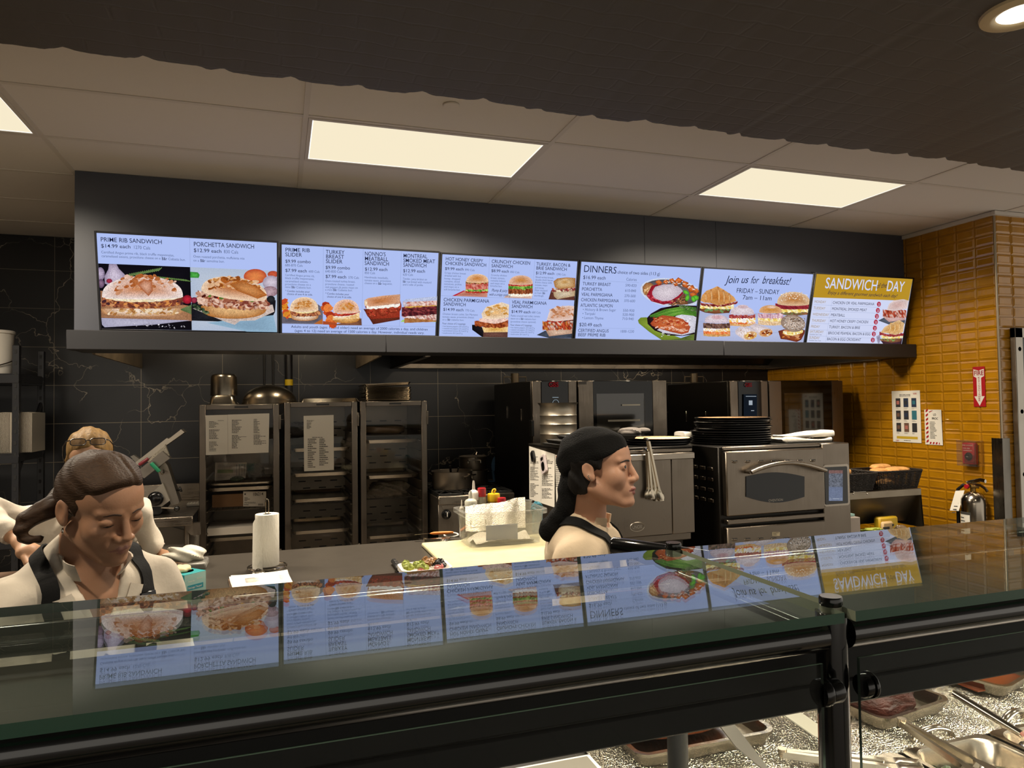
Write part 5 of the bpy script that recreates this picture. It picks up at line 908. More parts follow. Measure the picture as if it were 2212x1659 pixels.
# ---- takeout tray of vegetables
M_tray = mat('white_foam', '#ded8ce', .6)
c = aZ(925, 1232, TZ); tl = aZ(873, 1232, TZ)
t = thing('takeout_tray', 'white takeout tray of sprouts and vegetables in front of the cutting board', 'takeout tray', (.535, 2.735, TZ))
tubshape(t, .15, .11, .03, .035, .012, .012, M_tray, 'tray')
def veg(name, label, n, cx, cy, sx, sy, z, r, mtl, grp, amp, seed):
    rg = random.Random(seed)
    for k in range(n): piece(name, label, 'vegetable', (cx+rg.uniform(-sx, sx), cy+rg.uniform(-sy, sy), z+rg.uniform(0, .008)), (r*rg.uniform(.8, 1.2), r*rg.uniform(.7, 1.1), r*rg.uniform(.6, .9)), mtl, seed*30+k, grp, amp)
veg('sprout', 'green brussels sprout in the takeout tray', 9, .495, 2.735, .04, .04, TZ+.03, .017, mat('brussels_sprout', '#8f9a3a', .45, bump=.6, bscale=60, var=.45, vscale=45), 'brussels sprouts in the takeout tray', .25, 1)
veg('onion_strand', 'soft brown strand of onion in the takeout tray', 9, .555, 2.755, .025, .03, TZ+.034, .014, mat('fried_onion', '#8a6030', .35, bump=.5, bscale=70, var=.4, vscale=40), 'fried onions in the takeout tray', .5, 2)
veg('mushroom_piece', 'black slice of mushroom in the takeout tray', 7, .59, 2.735, .018, .03, TZ+.03, .013, mat('black_mushroom', '#1c1718', .4, var=.3), 'mushrooms in the takeout tray', .45, 3)
veg('meat_slice', 'pink scrap of meat at the front of the takeout tray', 4, .55, 2.70, .05, .008, TZ+.022, .015, mat('pink_meat', '#b86a68', .4, var=.2), 'pink meat in the takeout tray', .4, 4)
# ---- knives behind the tray and on the board
a = aZ(872, 1228, TZ+.005)
t = thing('kitchen_knife', 'knife with a black riveted handle beside the takeout tray', 'knife', (.455, 2.76, TZ))
m = MB(); h0, h1 = Vector((.443, 2.79, TZ+.012)), Vector((.449, 2.95, TZ+.012)); m.box((.446, 2.87, TZ+.013), (.024, .15, .02), .007); bw(m, 'handle', M_black, t)
m = MB()
for k in (2.825, 2.865, 2.905): m.lathe([(0, .001), (.003, .0007), (.0035, 0)], 10, Tr(.446, k, TZ+.023))
bw(m, 'rivet', M_chrome, t)
m = MB(); m.box((.443, 2.70, TZ+.003), (.034, .19, .002)); bw(m, 'blade', M_chrome, t)
# ---- tongs and orange-handled tool behind the board
t = tongs('tongs lying on the worktable left of the cutting board', (.655, 3.33, TZ+.016), (.76, 3.275, TZ+.024), .008, .02, 'tongs on the worktable')
t = thing('paring_knife', 'small knife with an orange handle lying on the tongs', 'knife', (.72, 3.37, TZ+.03))
m = MB(); p0 = Vector((.69, 3.385, TZ+.034)); p1 = Vector((.80, 3.36, TZ+.036)); m.tube([p0, p0.lerp(p1, .15), p0.lerp(p1, .5), p0.lerp(p1, .85), p1], [.003, .0075, .008, .007, .004], 10); bw(m, 'handle', mat('orange_plastic', '#d8751a', .4), t)
m = MB(); m.box((.655, 3.392, TZ+.034), (.08, .014, .0015)); bw(m, 'blade', M_chrome, t)
m = MB(); m.box((0, 0, .012), (.11, .055, .002)); o = m.build('dark_spatula', M_steel_dark); o.location = (.80, 3.325, TZ); o.rotation_euler = (0, 0, -.2); tag(o, 'flat dark spatula between the tongs and the clear tub', 'spatula')
m = MB(); m.tube([(.795+.035*math.cos(a_), 3.385+.02*math.sin(a_), TZ+.02+.006*math.sin(a_)) for a_ in [i*.42 for i in range(15)]], .004, 8, closed=True); solo(m, 'white_scissor_handle', M_white, (.8, 3.385, TZ+.012), 'white loop handle lying behind the left end of the tub', 'handle')
# ---- squeeze bottles and shakers at the back of the table
def bottle(label, x, y, r, h, body, cap, kind):
    t = thing('squeeze_bottle' if kind != 'jar' else 'spice_shaker', label, 'bottle', (x, y, TZ+.0), 0, 'sauce bottles behind the clear tub')
    m = MB(); m.lathe([(0, 0), (r*.94, 0), (r, .006), (r, h*.78), (r*.95, h*.82), (r*.8, h*.85), (0, h*.85)], 28); m.build('bottle', body, t)
    m = MB()
    if kind == 'nozzle': m.lathe([(r*.9, h*.82), (r*.98, h*.83), (r*.98, h*.98), (r*.8, h*1.02), (r*.3, h*1.06), (r*.22, h*1.2), (r*.14, h*1.26), (0, h*1.26)], 28)
    else: m.lathe([(r*.9, h*.84), (r*1.0, h*.84), (r*1.0, h*1.0), (r*.93, h*1.02), (0, h*1.02)], 28)
    m.build('cap', cap, t)
    if kind == 'flip': m = MB(); m.tube([(r*.1+.0*i, -.0, h*1.02+.0) if i == 0 else (r*.3*math.sin(i*.5), .004*math.cos(i), h*1.02+.022*math.sin(i*.32)) for i in range(10)], .004, 8); m.build('flip_lid', cap, t)
    return t
M_vin = mat('clear_oil_bottle', '#6f6a48', .2, Transmission_Weight=.35); M_milk = mat('cloudy_bottle', '#a39f8c', .35); M_redc = mat('red_cap', '#a3151c', .35); M_yelc = mat('yellow_cap', '#d2ac12', .4); M_wc = mat('milky_cap', '#b5b3a4', .4)
tilt_y = 3.375
bottle('squat oil squeeze bottle with a milky cap behind the tub', .889, 3.36, .031, .185, M_vin, M_wc, 'nozzle'); bottle('taller squeeze bottle with a pointed white nozzle behind the squat one', .915, 3.40, .026, .22, M_milk, M_white, 'nozzle')
bottle('bottle with a tall red cap behind the white nozzle', .955, 3.395, .021, .235, M_milk, M_redc, 'jar'); bottle('shaker with a yellow flip lid behind the tub', 1.015, 3.39, .031, .205, mat('mustard_bottle', '#8d7430', .35), M_yelc, 'flip'); bottle('low shaker with a flat red lid just behind the foil', 1.04, 3.335, .021, .19, M_milk, M_redc, 'jar'); bottle('small white bottle at the left end of the row behind the tub', .845, 3.37, .012, .15, M_white, M_white, 'nozzle')
m = MB(); crumple(m, (1.245, 3.39, TZ+.12), (.03, .02, .03), 3, .4); m.bb(1.22, 1.27, 3.375, 3.40, TZ, TZ+.11, .004); solo(m, 'blue_cloth', mat('blue_cloth', '#3f7f90', .8), (1.245, 3.385, TZ), 'pale blue cloth standing between the tub and the dark oven side', 'cloth')
# ================================================================ GLASS-DOORED CABINETS BY THE BACK WALL
def view(ox, oy, k, Y): return lambda x, y, dy=0.0: aY(ox+x*k, oy+y*k, Y+dy)
def viewX(ox, oy, k, X): return lambda x, y, dx=0.0: aX(ox+x*k, oy+y*k, X+dx)
def quad3(m, f, x0, y0, x1, y1): m.add([f(x0, y1), f(x1, y1), f(x1, y0), f(x0, y0)], [(0, 1, 2, 3)])
def rule_block(m, f, x0, x1, y0, y1, n, rg, hh=.45, fill=(.4, 1.0)):
    """lines of small print as dark strokes"""
    d = (y1-y0)/n
    for i in range(n):
        x = x0
        e = x0+(x1-x0)*rg.uniform(*fill)
        while x < e-1:
            w = min(rg.uniform(.06, .2)*(x1-x0), e-x); quad3(m, f, x, y0+i*d, x+w, y0+i*d+d*hh); x += w+.03*(x1-x0)
CY = 5.30
f = view(400, 780, .3134, CY); fb = view(400, 780, .3134, CY+.022)
M_cabsteel = steel('cabinet_steel', '#6d655c', .36); M_cabin = mat('cabinet_lining', '#8d8374', .42, .6, var=.1)
M_door = thin_glass('cabinet_glass', (.90, .88, .86, 1), 1.5, .01, .02, (.3, .28, .26, 1), refl=.45)
def pan_flat(m, x0, x1, y0, y1, z, h=.025):
    w, d = x1-x0, y1-y0; lp = [(rrect(w-.03, d-.03, .02, 3), 0), (rrect(w-.004, d-.004, .025, 3), h-.003), (rrect(w, d, .028, 3), h), (rrect(w-.016, d-.016, .022, 3), h), (rrect(w-.034, d-.034, .02, 3), .003)]
    n = len(lp[0][0]); c = ((x0+x1)/2, (y0+y1)/2); vs = [(c[0]+x, c[1]+y, z+zz) for l, zz in lp for x, y in l]; fs = [list(range(n))[::-1]]
    for k in range(4):
        for i in range(n): fs.append([k*n+i, k*n+(i+1) % n, (k+1)*n+(i+1) % n, (k+1)*n+i])
    fs.append([4*n+i for i in range(n)]); m.add(vs, fs)
def cabinet(label, x0, x1, ztop, shelves, slots, zbot=.12):
    D = .74; e = .042; t = thing('proofing_cabinet', label, 'cabinet', ((x0+x1)/2, CY+D/2, 0), 0, 'glass-doored steel cabinets in a row')
    m = MB(); w = .02
    m.bb(x0, x0+w, CY+.04, CY+D, zbot, ztop); m.bb(x1-w, x1, CY+.04, CY+D, zbot, ztop); m.bb(x0, x1, CY+.04, CY+D, ztop-w, ztop, .003); m.bb(x0, x1, CY+.04, CY+D, zbot, zbot+w); bw(m, 'body', M_cabsteel, t)
    m = MB(); m.bb(x0+w, x1-w, CY+D-.03, CY+D-.002, zbot+w, ztop-w); m.cur = 1
    if slots:
        z = ztop-.16
        r = 0
        while z > zbot+.1:
            for k in range(3):
                xc = x0+.14+.125*k+(.035 if r % 2 else 0); m.bb(xc-.028, xc+.028, CY+D-.0325, CY+D-.029, z-.0045, z+.0045)
            r += 1; z -= .055 if r % 3 else .13
    bw(m, 'back_panel', [M_cabin, M_dark], t)
    for s, xs in ((0, x0+w), (1, x1-w)):
        m = MB(); z = zbot+.1
        m.bb(xs-(.012 if s else 0), xs+(0 if s else .012), CY+.08, CY+D-.04, zbot+.03, ztop-.03)
        while z < ztop-.1: m.bb(xs-(.028 if s else 0), xs+(0 if s else .028), CY+.08, CY+D-.05, z, z+.005); z += .076
        bw(m, 'slide_rack', M_cabin, t)
    d = MB()
    for a, b, c, g in ((x0, x0+e, zbot, ztop), (x1-e, x1, zbot, ztop), (x0+e, x1-e, ztop-e*.85, ztop), (x0+e, x1-e, zbot, zbot+e)): d.bb(a, b, CY, CY+.035, c, g, .003)
    dr = bw(d, 'door', M_cabsteel, t)
    m = MB(); m.add([(x0+e-.003, CY+.014, zbot+e-.003), (x1-e+.003, CY+.014, zbot+e-.003), (x1-e+.003, CY+.014, ztop-e*.85+.003), (x0+e-.003, CY+.014, ztop-e*.85+.003)], [(0, 1, 2, 3)]); bw(m, 'glass', M_door, dr)
    m = MB(); xc = x0+(x1-x0)*.52; m.bb(xc-.045, xc+.045, CY-.0015, CY+.002, ztop-.024, ztop-.012, .001); bw(m, 'badge', M_black, dr)
    for zz in (ztop-.13, .5): m = MB(); m.bb(x1-.004, x1+.012, CY-.004, CY+.05, zz-.05, zz+.05, .003); bw(m, 'hinge', M_steel_dark, t)
    for xx in (x0+.06, x1-.06):
        for yy in (CY+.1, CY+D-.08): m = MB(); m.cyl((xx-.015, yy, .05), (xx+.015, yy, .05), .05, 18); m.cyl((xx, yy, .05), (xx, yy, zbot), .012, 10); bw(m, 'caster', M_black, t)
    for i, (z, kind) in enumerate(shelves):
        if kind == 'wire':
            m = MB()
            for k in range(2): m.tube([(x0+.05, CY+.10+k*.5, z), (x1-.05, CY+.10+k*.5, z)], .004, 6)
            for k in range(12): m.tube([(x0+.06+k*(x1-x0-.12)/11, CY+.10, z), (x0+.06+k*(x1-x0-.12)/11, CY+.60, z)], .002, 5)
            o = solo(m, 'wire_shelf', M_chrome, ((x0+x1)/2, CY+.35, z), 'wire shelf in the '+label.split(' cabinet')[0]+' cabinet, '+ORD[i], 'shelf', 'wire shelves in the cabinets')
        else:
            m = MB(); pan_flat(m, x0+.045, x1-.045, CY+.085, CY+.70, z-.02); solo(m, 'oven_tray', M_alu, ((x0+x1)/2, CY+.39, z-.02), 'flat oven tray in the '+label.split(' cabinet')[0]+' cabinet, '+ORD[i], 'oven tray', 'oven trays slid into the cabinets')
    return t
ORD = ['topmost one', 'second from the top', 'third from the top', 'fourth from the top', 'fifth from the top']
def zs(y, x=1000): return f(x, y, .1).z
CX = [(-.526, -.001), (.0333, .5475), (.5676, 1.066)]
cabinet('left-hand glass cabinet with a paper list on its door', *CX[0], 1.582, [(zs(842, 380), 'tray'), (zs(872, 380), 'tray'), (zs(1022, 380), 'wire'), (zs(1213, 380), 'tray')], False)
cabinet('middle glass cabinet with one long sheet on its door', *CX[1], 1.592, [(zs(600), 'tray'), (zs(770), 'tray'), (zs(945), 'tray'), (zs(975), 'wire'), (zs(1162), 'tray')], True)
cabinet('right-hand glass cabinet with a foil parcel inside', *CX[2], 1.592, [(zs(545, 1420), 'tray'), (zs(788, 1420), 'tray'), (zs(943, 1420), 'wire'), (zs(1200, 1420), 'tray')], True)
# ---- papers on the doors
def sheet_px(name, label, f, pts, blocks, seed, cat='paper sheet', mtl=None, group=None, hh=.45):
    m = MB(); v = [f(*p) for p in pts]; m.add(v, [(0, 1, 2, 3)])
    n = (v[1]-v[0]).cross(v[3]-v[0]).normalized()
    if n.dot(CPOS-v[0]) < 0: n = -n
    m.add([p-n*.0006 for p in v], [(3, 2, 1, 0)])
    m.cur = 1; rg = random.Random(seed)
    g = lambda x, y: f(x, y)+n*.0007
    for b in blocks: rule_block(m, g, *b[:4], b[4], rg, hh, b[5] if len(b) > 5 else (.4, 1.0))
    return solo(m, name, [mtl or M_paper, M_ink], v[3], label, cat, group, recalc=False)
fp = view(400, 780, .3134, CY-.003)
sheet_px('paper_sheet', 'printed list taped to the glass of the left cabinet, its left half', fp, [(142, 648), (294, 642), (292, 370), (140, 374)], [(165, 235, 415, 462, 8), (165, 240, 472, 540, 9), (165, 235, 556, 625, 9), (225, 275, 408, 414, 1)], 1)
sheet_px('paper_sheet', 'printed list taped to the glass of the left cabinet, its right half', fp, [(295, 642), (575, 630), (580, 360), (293, 369)], [(322, 390, 405, 500, 12), (322, 400, 512, 606, 10), (472, 520, 400, 500, 13), (472, 560, 508, 580, 9), (386, 440, 520, 526, 1)], 2)
sheet_px('paper_sheet', 'long printed sheet taped to the glass of the middle cabinet', fp, [(820, 760), (1025, 750), (1023, 371), (816, 378)], [(838, 930, 408, 420, 2), (838, 870, 425, 470, 6), (875, 970, 524, 532, 1), (845, 905, 535, 740, 16), (925, 990, 535, 725, 15)], 3)
# ---- inside the left cabinet
fi = view(400, 780, .3134, CY+.12)
def boxpx(m, f, x0, y0, x1, y1, d):
    a = f(x0, y1); b = f(x1, y0); m.bb(a.x, b.x, a.y, a.y+d, a.z, b.z, .002)
a = fi(185, 1012); b = fi(560, 905); t = thing('carton', 'brown cardboard carton with a white label inside the left cabinet', 'carton', ((a.x+b.x)/2, a.y+.2, a.z))
m = MB(); m.bb(a.x, b.x, a.y, a.y+.36, a.z, b.z, .002); bw(m, 'box', mat('cardboard', '#7a5a38', .8, var=.08), t)
fl = view(400, 780, .3134, CY+.119); m = MB(); quad3(m, fl, 400, 898, 558, 1002); m.cur = 1
fl2 = view(400, 780, .3134, CY+.118); rg = random.Random(4); rule_block(m, fl2, 408, 450, 940, 968, 3, rg); rule_block(m, fl2, 408, 495, 972, 984, 2, rg); rule_block(m, fl2, 405, 440, 988, 998, 1, rg)
for k in range(8): quad3(m, fl2, 503+k*4.4, 982, 503+k*4.4+2.2, 996)
quad3(m, fl2, 408, 912, 418, 922)
text_on(m, '106214', fl2(465, 929), (1, 0, 0), (0, 0, 1), (fl2(465, 908)-fl2(465, 929)).length, (fl2(538, 929)-fl2(465, 929)).length, .01)
bw(m, 'label', [M_paper, M_ink], t, recalc=False)
m = MB(); boxpx(m, view(400, 780, .3134, CY+.10), 150, 1133, 505, 1208, .3); c_ = view(400, 780, .3134, CY+.10)(327, 1208); solo(m, 'bakery_box', M_white, (c_.x, c_.y+.15, c_.z), 'low white box on the lowest tray of the left cabinet', 'box')
m = MB(); v = [fi(203, 826), fi(415, 808), fi(425, 698), fi(207, 700)]; m.add(v+[p+Vector((0, .05, 0)) for p in v], [(0, 1, 2, 3), (4, 7, 6, 5), (0, 4, 5, 1), (1, 5, 6, 2), (2, 6, 7, 3), (3, 7, 4, 0)]); m.cur = 1
g_ = view(400, 780, .3134, CY+.118); rg = random.Random(9); rule_block(m, g_, 225, 330, 715, 735, 3, rg); rule_block(m, g_, 225, 320, 785, 810, 3, rg)
for k in range(4): quad3(m, g_, 352+k*18, 712, 358+k*18, 790)
m.cur = 2; quad3(m, g_, 222, 748, 330, 772); c_ = fi(310, 826); solo(m, 'cutlery_pack', [mat('grey_packet', '#8a847a', .6), mat('grey_print', '#6a665f', .7), mat('green_print', '#5d6b4a', .7)], (c_.x, c_.y, c_.z), 'grey printed packet with cutlery drawings inside the left cabinet', 'packet')
m = MB(); c_ = fi(485, 765); blob(m, (c_.x, c_.y+.05, c_.z), (.055, .05, .055), 3, .3, 30, 20, freq=5); o = solo(m, 'plastic_bag', thin_glass('bag_film', (.8, .8, .78, 1), 1.5, .2, .3, (.5, .48, .45, 1)), (c_.x, c_.y+.05, c_.z-.055), 'crumpled clear bag beside the grey packet in the left cabinet', 'plastic bag')
m = MB(); c_ = fi(360, 812); blob(m, (c_.x, c_.y+.0, c_.z), (.045, .04, .018), 7, .35, 26, 16, freq=5); solo(m, 'green_packet', mat('dark_green_packet', '#34402c', .4), (c_.x, c_.y, c_.z-.018), 'small dark green packet on the top tray of the left cabinet', 'packet')
# foil parcel in the right cabinet, wrapped loaves higher up
m = MB(); c_ = fi(1425, 890); blob(m, (c_.x, c_.y+.16, c_.z), (.145, .14, .055), 12, .3, 44, 22, .9, freq=5); solo(m, 'foil_parcel', M_foil, (c_.x, c_.y+.16, c_.z-.055), 'crumpled foil parcel on the wire shelf of the right cabinet', 'foil parcel')
m = MB(); c_ = fi(1385, 475); blob(m, (c_.x, c_.y+.2, c_.z), (.17, .14, .04), 15, .12, 36, 18, .7); solo(m, 'wrapped_loaf', mat('wrapped_loaf', '#8b7457', .35), (c_.x, c_.y+.2, c_.z-.04), 'tan wrapped slab high inside the right cabinet', 'loaf')
m = MB(); c_ = fi(770, 480); blob(m, (c_.x, c_.y+.2, c_.z-.0), (.075, .1, .06), 16, .2, 30, 18, .8); solo(m, 'wrapped_bundle', mat('grey_wrap', '#6c655f', .3), (c_.x, c_.y+.2, c_.z-.06), 'grey wrapped bundle on the left of the middle cabinet', 'bundle')
# ---- on top of the cabinets
M_pot = mat('dull_pot_steel', '#8f8677', .27, 1.0, var=.08, vscale=30)
z0 = 1.583
a, b = f(165, 285), f(365, 285); cx, w_ = (a.x+b.x)/2*1.057, (b.x-a.x)*1.09
t = thing('steam_pan', 'steel pan standing upside down on the left cabinet', 'pan', (cx, CY+.3, z0)); m = MB()
lp = [(rrect(w_, .30, .03), 0), (rrect(w_, .30, .03), .004), (rrect(w_-.03, .27, .03), .006), (rrect(w_-.045, .255, .035), .055), (rrect(w_-.06, .24, .04), .066)]; n = len(lp[0][0]); m.add([(x, y, z) for l, z in lp for x, y in l], [[k*n+i, k*n+(i+1) % n, (k+1)*n+(i+1) % n, (k+1)*n+i] for k in range(4) for i in range(n)]+[[4*n+i for i in range(n)]]); m.build('pan', M_pot, t)
m = MB(); m.lathe([(0, .225), (.074, .225), (.084, .218), (.09, .20), (.094, .07), (.099, .0675), (.099, .0665)][::-1], 40); o = m.build('steel_insert', M_pot); o.location = (f(268, 200).x*1.057, CY+.3, z0); tag(o, 'round steel insert upside down on the pan of the left cabinet', 'pot')
m = MB(); m.cap = False; c_ = f(567, 285); pr = [(.195*math.cos(i*PI/2/16), .145*math.sin(i*PI/2/16)**.9) for i in range(17)]; m.lathe([(.201, 0), (.201, .004)]+pr[1:], 48); o = m.build('mixing_bowl', M_pot); o.location = (c_.x+.012, CY+.28, z0-.001); tag(o, 'big steel mixing bowl upside down on the left cabinet', 'bowl')
m = MB(); a, b = f(797, 275), f(1213, 275); pan_flat(m, 0, b.x-a.x, 0, .45, 0, .026); m.v = [(x, y, .026-z) for x, y, z in m.v]; o = m.build('oven_tray', M_alu); o.location = (a.x, CY+.06, 1.593); tag(o, 'single oven tray upside down on top of the middle cabinet', 'oven tray')
a, b = f(1244, 270), f(1574, 270); first = None
for k in range(10):
    if first is None:
        m = MB(); pan_flat(m, 0, b.x-a.x, 0, .45, 0, .02); first = m.build('oven_tray', M_alu); o = first
    else: o = first.copy(); COL.objects.link(o)
    o.location = (a.x+.003*math.sin(k*2.1), CY+.07, 1.593+.0098*k)
    tag(o, 'flat oven tray in the level stack on top of the right cabinet', 'oven tray', 'stack of oven trays on the right cabinet')
o = first.copy(); COL.objects.link(o); o.location = (a.x-.004, CY+.05, 1.593+.108); o.rotation_euler = (0, -.05, 0); tag(o, 'topmost oven tray, lying tilted on the stack of the right cabinet', 'oven tray')
# gas pipe with yellow coupling on the wall behind the bowl
q0 = aY(624, 800, 6.19); t = thing('gas_pipe', 'black pipe with a yellow coupling on the marble wall above the mixing bowl', 'pipe', (q0.x, 6.2, 1.2))
m = MB(); m.tube([(q0.x, 6.2, 1.2), (q0.x, 6.2, 2.3)], .03, 16); bw(m, 'pipe', M_blackm, t)
z1 = aY(624, 826, 6.17).z; m = MB(); m.tube([(q0.x, 6.2, z1-.025), (q0.x, 6.2, z1+.025)], .033, 20); bw(m, 'coupling', mat('yellow_band', '#d8b414', .5), t)
for px_ in (571, 590): q1 = aY(px_, 800, 6.22); m = MB(); m.tube([(q1.x, 6.225, 1.6), (q1.x, 6.225, 2.3)], .008, 8); solo(m, 'cable', M_black, (q1.x, 6.225, 1.6), 'thin black cable on the marble wall left of the pipe', 'cable', 'cables on the marble wall')
# ================================================================ LEFT SIDE: RACK, SLICER, SIDE COUNTER, HOODS
RX, RY0, RY1 = -1.62, 5.42, 5.93
t = thing('storage_rack', 'black bolted storage rack at the left edge of the photo', 'rack', (-2.1, 5.67, 0))
for x in (RX-.02, -2.75):
    for y, zt in ((RY0, 1.99), (RY1, 1.99)):
        m = MB(); m.bb(x-.02, x+.02, y-.02, y+.02, 0, zt, .002); m.cur = 1
        for k in range(26):
            z = zt-.04-.075*k
            if z > .05: m.prism([(-.008, .012), (.008, .012), (.006, -.014), (-.006, -.014)], .002, Tr(x, y-.0205, z) @ Rx(PI/2))
        bw(m, 'upright', [M_blackm, M_dark], t)
for z in (1.80, 1.275, .72, .2):
    m = MB(); m.bb(-2.77, RX, RY0-.022, RY0+.022, z-.06, z, .003); m.bb(-2.77, RX, RY1-.022, RY1+.022, z-.06, z, .003); m.bb(-2.75, RX-.01, RY0, RY1, z-.01, z+.005); m.bb(RX-.035, RX-.005, RY0, RY1, z-.05, z); bw(m, 'shelf', M_blackm, t)
m = MB(); m.tube([(RX-.02, RY0, 1.12), (RX-.02, RY1, 1.62)], .014, 8); bw(m, 'diagonal_brace', M_blackm, t)
# bucket with lid and handle on the top shelf
c_ = aY(2, 808, RY0+.17); t = thing('white_bucket', 'white plastic bucket on the top shelf of the rack', 'bucket', (c_.x-.045, RY0+.17, 1.806))
m = MB(); m.lathe([(0, 0), (.10, 0), (.105, .01), (.118, .27), (.125, .275), (.125, .29), (.118, .295), (0, .295)], 36); m.build('bucket', M_white, t)
m = MB(); m.tube([(.122*math.cos(a), .122*math.sin(a)-.0, .10-.09*math.sin(a/2)) for a in [PI+i*PI/14 for i in range(15)]], .004, 6); m.build('wire_handle', M_chrome, t)
# stacks of ribbed clear containers
M_clam = mat('ribbed_clear_plastic', '#a89f90', .3, Transmission_Weight=.2)
for i, (px_, lab) in enumerate(((-2, 'stack of clear ribbed containers at the left edge on the middle shelf of the rack'), (38, 'stack of clear ribbed containers beside the rack post, on the middle shelf'))):
    c_ = aY(px_+20, 975, RY0+.2); m = MB(); w_ = .118; h_ = .27
    for k in range(17):
        x = -w_/2+w_*k/16; m.bb(c_.x+x, c_.x+x+.0045, RY0+.08, RY0+.36, 1.2805, 1.281+h_-.004*abs(k-8)*.2, .001)
    m.bb(c_.x-w_/2, c_.x+w_/2, RY0+.09, RY0+.35, 1.281, 1.281+h_-.012); solo(m, 'clamshell_stack', M_clam, (c_.x, RY0+.22, 1.281), lab, 'containers', 'clear container stacks on the rack')
# ---- side counter with splashback
SZ, SYF, SYB, SX0, SX1 = .862, 5.0, 5.92, -1.5, -.535
t = thing('side_counter', 'stainless side counter with a low splashback behind the slicer', 'counter', ((SX0+SX1)/2, 5.45, 0))
m = MB(); m.bb(SX0, SX1, SYF, SYB, SZ-.003, SZ, .001); m.bb(SX0, SX1, SYF-.002, SYF+.012, SZ-.06, SZ, .004); bw(m, 'top', M_steelx, t)
m = MB(); m.bb(SX0, SX1, SYB-.0, SYB+.02, SZ-.02, SZ+.125, .004); m.bb(SX0, SX1, SYB-.012, SYB+.005, SZ-.002, SZ+.02, .005); bw(m, 'splashback', M_steelx, t)
for x in (SX0+.05, SX1-.04):
    for y in (SYF+.06, SYB-.06): m = MB(); m.tube([(x, y, 0), (x, y, SZ-.02)], .019, 12); bw(m, 'leg', M_steel, t)
m = MB(); v = [aY(400, 1130, SYF+.03), aY(432, 1130, SYF+.03), aY(432, 1156, SYF+.03), aY(412, 1156, SYF+.03), aY(405, 1148, SYF+.03)]; m.add(v+[p+Vector((0, .05, 0)) for p in v], [(0, 1, 2, 3, 4), (9, 8, 7, 6, 5)]+[(i, (i+1) % 5, 5+(i+1) % 5, 5+i) for i in range(5)]); bw(m, 'corner_gusset', M_steel, t)
# grey bin on its side under the counter
m = MB(); f7 = view(260, 900, .2049, SYF+.12); poly = [(330, 1150), (520, 1140), (700, 1190), (805, 1260), (800, 1405), (640, 1430), (420, 1400), (330, 1380)]
v = [f7(*p) for p in poly]; n = len(v); cc_ = sum(v, Vector())/n; v2 = [cc_+(p-cc_)*.93+Vector((0, -.02, 0)) for p in v]
m.add(v+[p+Vector((0, .35, 0)) for p in v]+v2, [list(range(n, 2*n))]+[[i, (i+1) % n, n+(i+1) % n, n+i] for i in range(n)]+[[i, (i+1) % n, 2*n+(i+1) % n, 2*n+i] for i in range(n)]+[[2*n+i for i in range(n)]]); solo(m, 'grey_bin', mat('grey_plastic_bin', '#6f6a62', .45), (cc_.x, cc_.y+.15, min(p.z for p in v)), 'big grey plastic bin lying under the side counter', 'bin')
m = MB(); zb = min(p.z for p in v); m.bb(SX0+.02, SX1-.02, SYF+.06, SYB-.04, zb-.03, zb-.004); o = bw(m, 'undershelf', M_steel_dark, t)
# white block with holes
t = thing('white_block', 'small white plastic block with holes at the back of the side counter', 'block', aZ(418, 1092, SZ)); c_ = t.location; m = MB(); m.bb(c_.x-.04, c_.x+.055, c_.y-.05, c_.y+.06, SZ+.0005, SZ+.02, .003); m.cur = 1
for k in range(4):
    for r in (0, 1): m.lathe([(0, .0006), (.007, .0006), (.007, 0)], 12, Tr(c_.x-.025+.02*k, c_.y-.02+.045*r, SZ+.02))
bw(m, 'block', [M_white, M_dark], t)
# ---- meat slicer
M_sl = mat('cast_aluminium', '#8d877e', .36, .9); M_sl2 = mat('slicer_face', '#a39c90', .4, .6)
sY = 5.13; g = view(260, 900, .2049, sY)
t = thing('meat_slicer', 'metal meat slicer with a green and a red handle on the side counter', 'slicer', (g(400, 1000).x, sY+.2, SZ))
def ext(m, pts, y0, y1):
    a = [g(x, y, y0) for x, y in pts]
    for p in a: p.z = max(p.z, SZ+.012)
    b = [p+Vector((0, y1-y0, 0)) for p in a]; n = len(pts); m.add(a+b, [list(range(n)), list(range(n, 2*n))[::-1]]+[[i, (i+1) % n, n+(i+1) % n, n+i] for i in range(n)])
m = MB(); ext(m, [(200, 955), (440, 950), (440, 1000), (420, 1025), (200, 1025)], -.02, .35); k0 = g(300, 1020).z; bw(m, 'base', M_black, t)
m = MB(); ext(m, [(230, 870), (300, 830), (447, 700), (522, 885), (440, 947), (200, 952)], -.03, .30); bw(m, 'housing', M_sl2, t)
m = MB(); m.bb(g(300, 1000).x-.10, g(400, 1000).x+.01, sY+.0, sY+.33, SZ+.0005, SZ+.03, .004); bw(m, 'foot', M_black, t)
m = MB(); ext(m, [(390, 560), (470, 480), (500, 520), (622, 900), (605, 920), (540, 932), (515, 880), (430, 690)], .0, .12); bw(m, 'arm', M_sl, t)
m = MB(); ext(m, [(170, 590), (215, 545), (440, 366), (525, 436), (250, 650)], -.05, .02); bw(m, 'carriage', M_sl, t)
m = MB(); ext(m, [(150, 490), (490, 225), (510, 235), (640, 134), (676, 165), (480, 305), (200, 520)], .03, .16); bw(m, 'gauge_plate', mat('slicer_plate', '#b5ad9f', .3, .95), t)
m = MB(); ext(m, [(280, 470), (472, 292), (522, 432), (440, 368), (300, 480)], .0, .03); bw(m, 'ribbed_table', mat('ribbed_plate', '#b8b0a0', .45, .6, bump=.6, bscale=160), t)
m = MB(); ext(m, [(105, 420), (140, 405), (205, 450), (160, 480)], .05, .1); bw(m, 'blade_guard', M_sl, t)
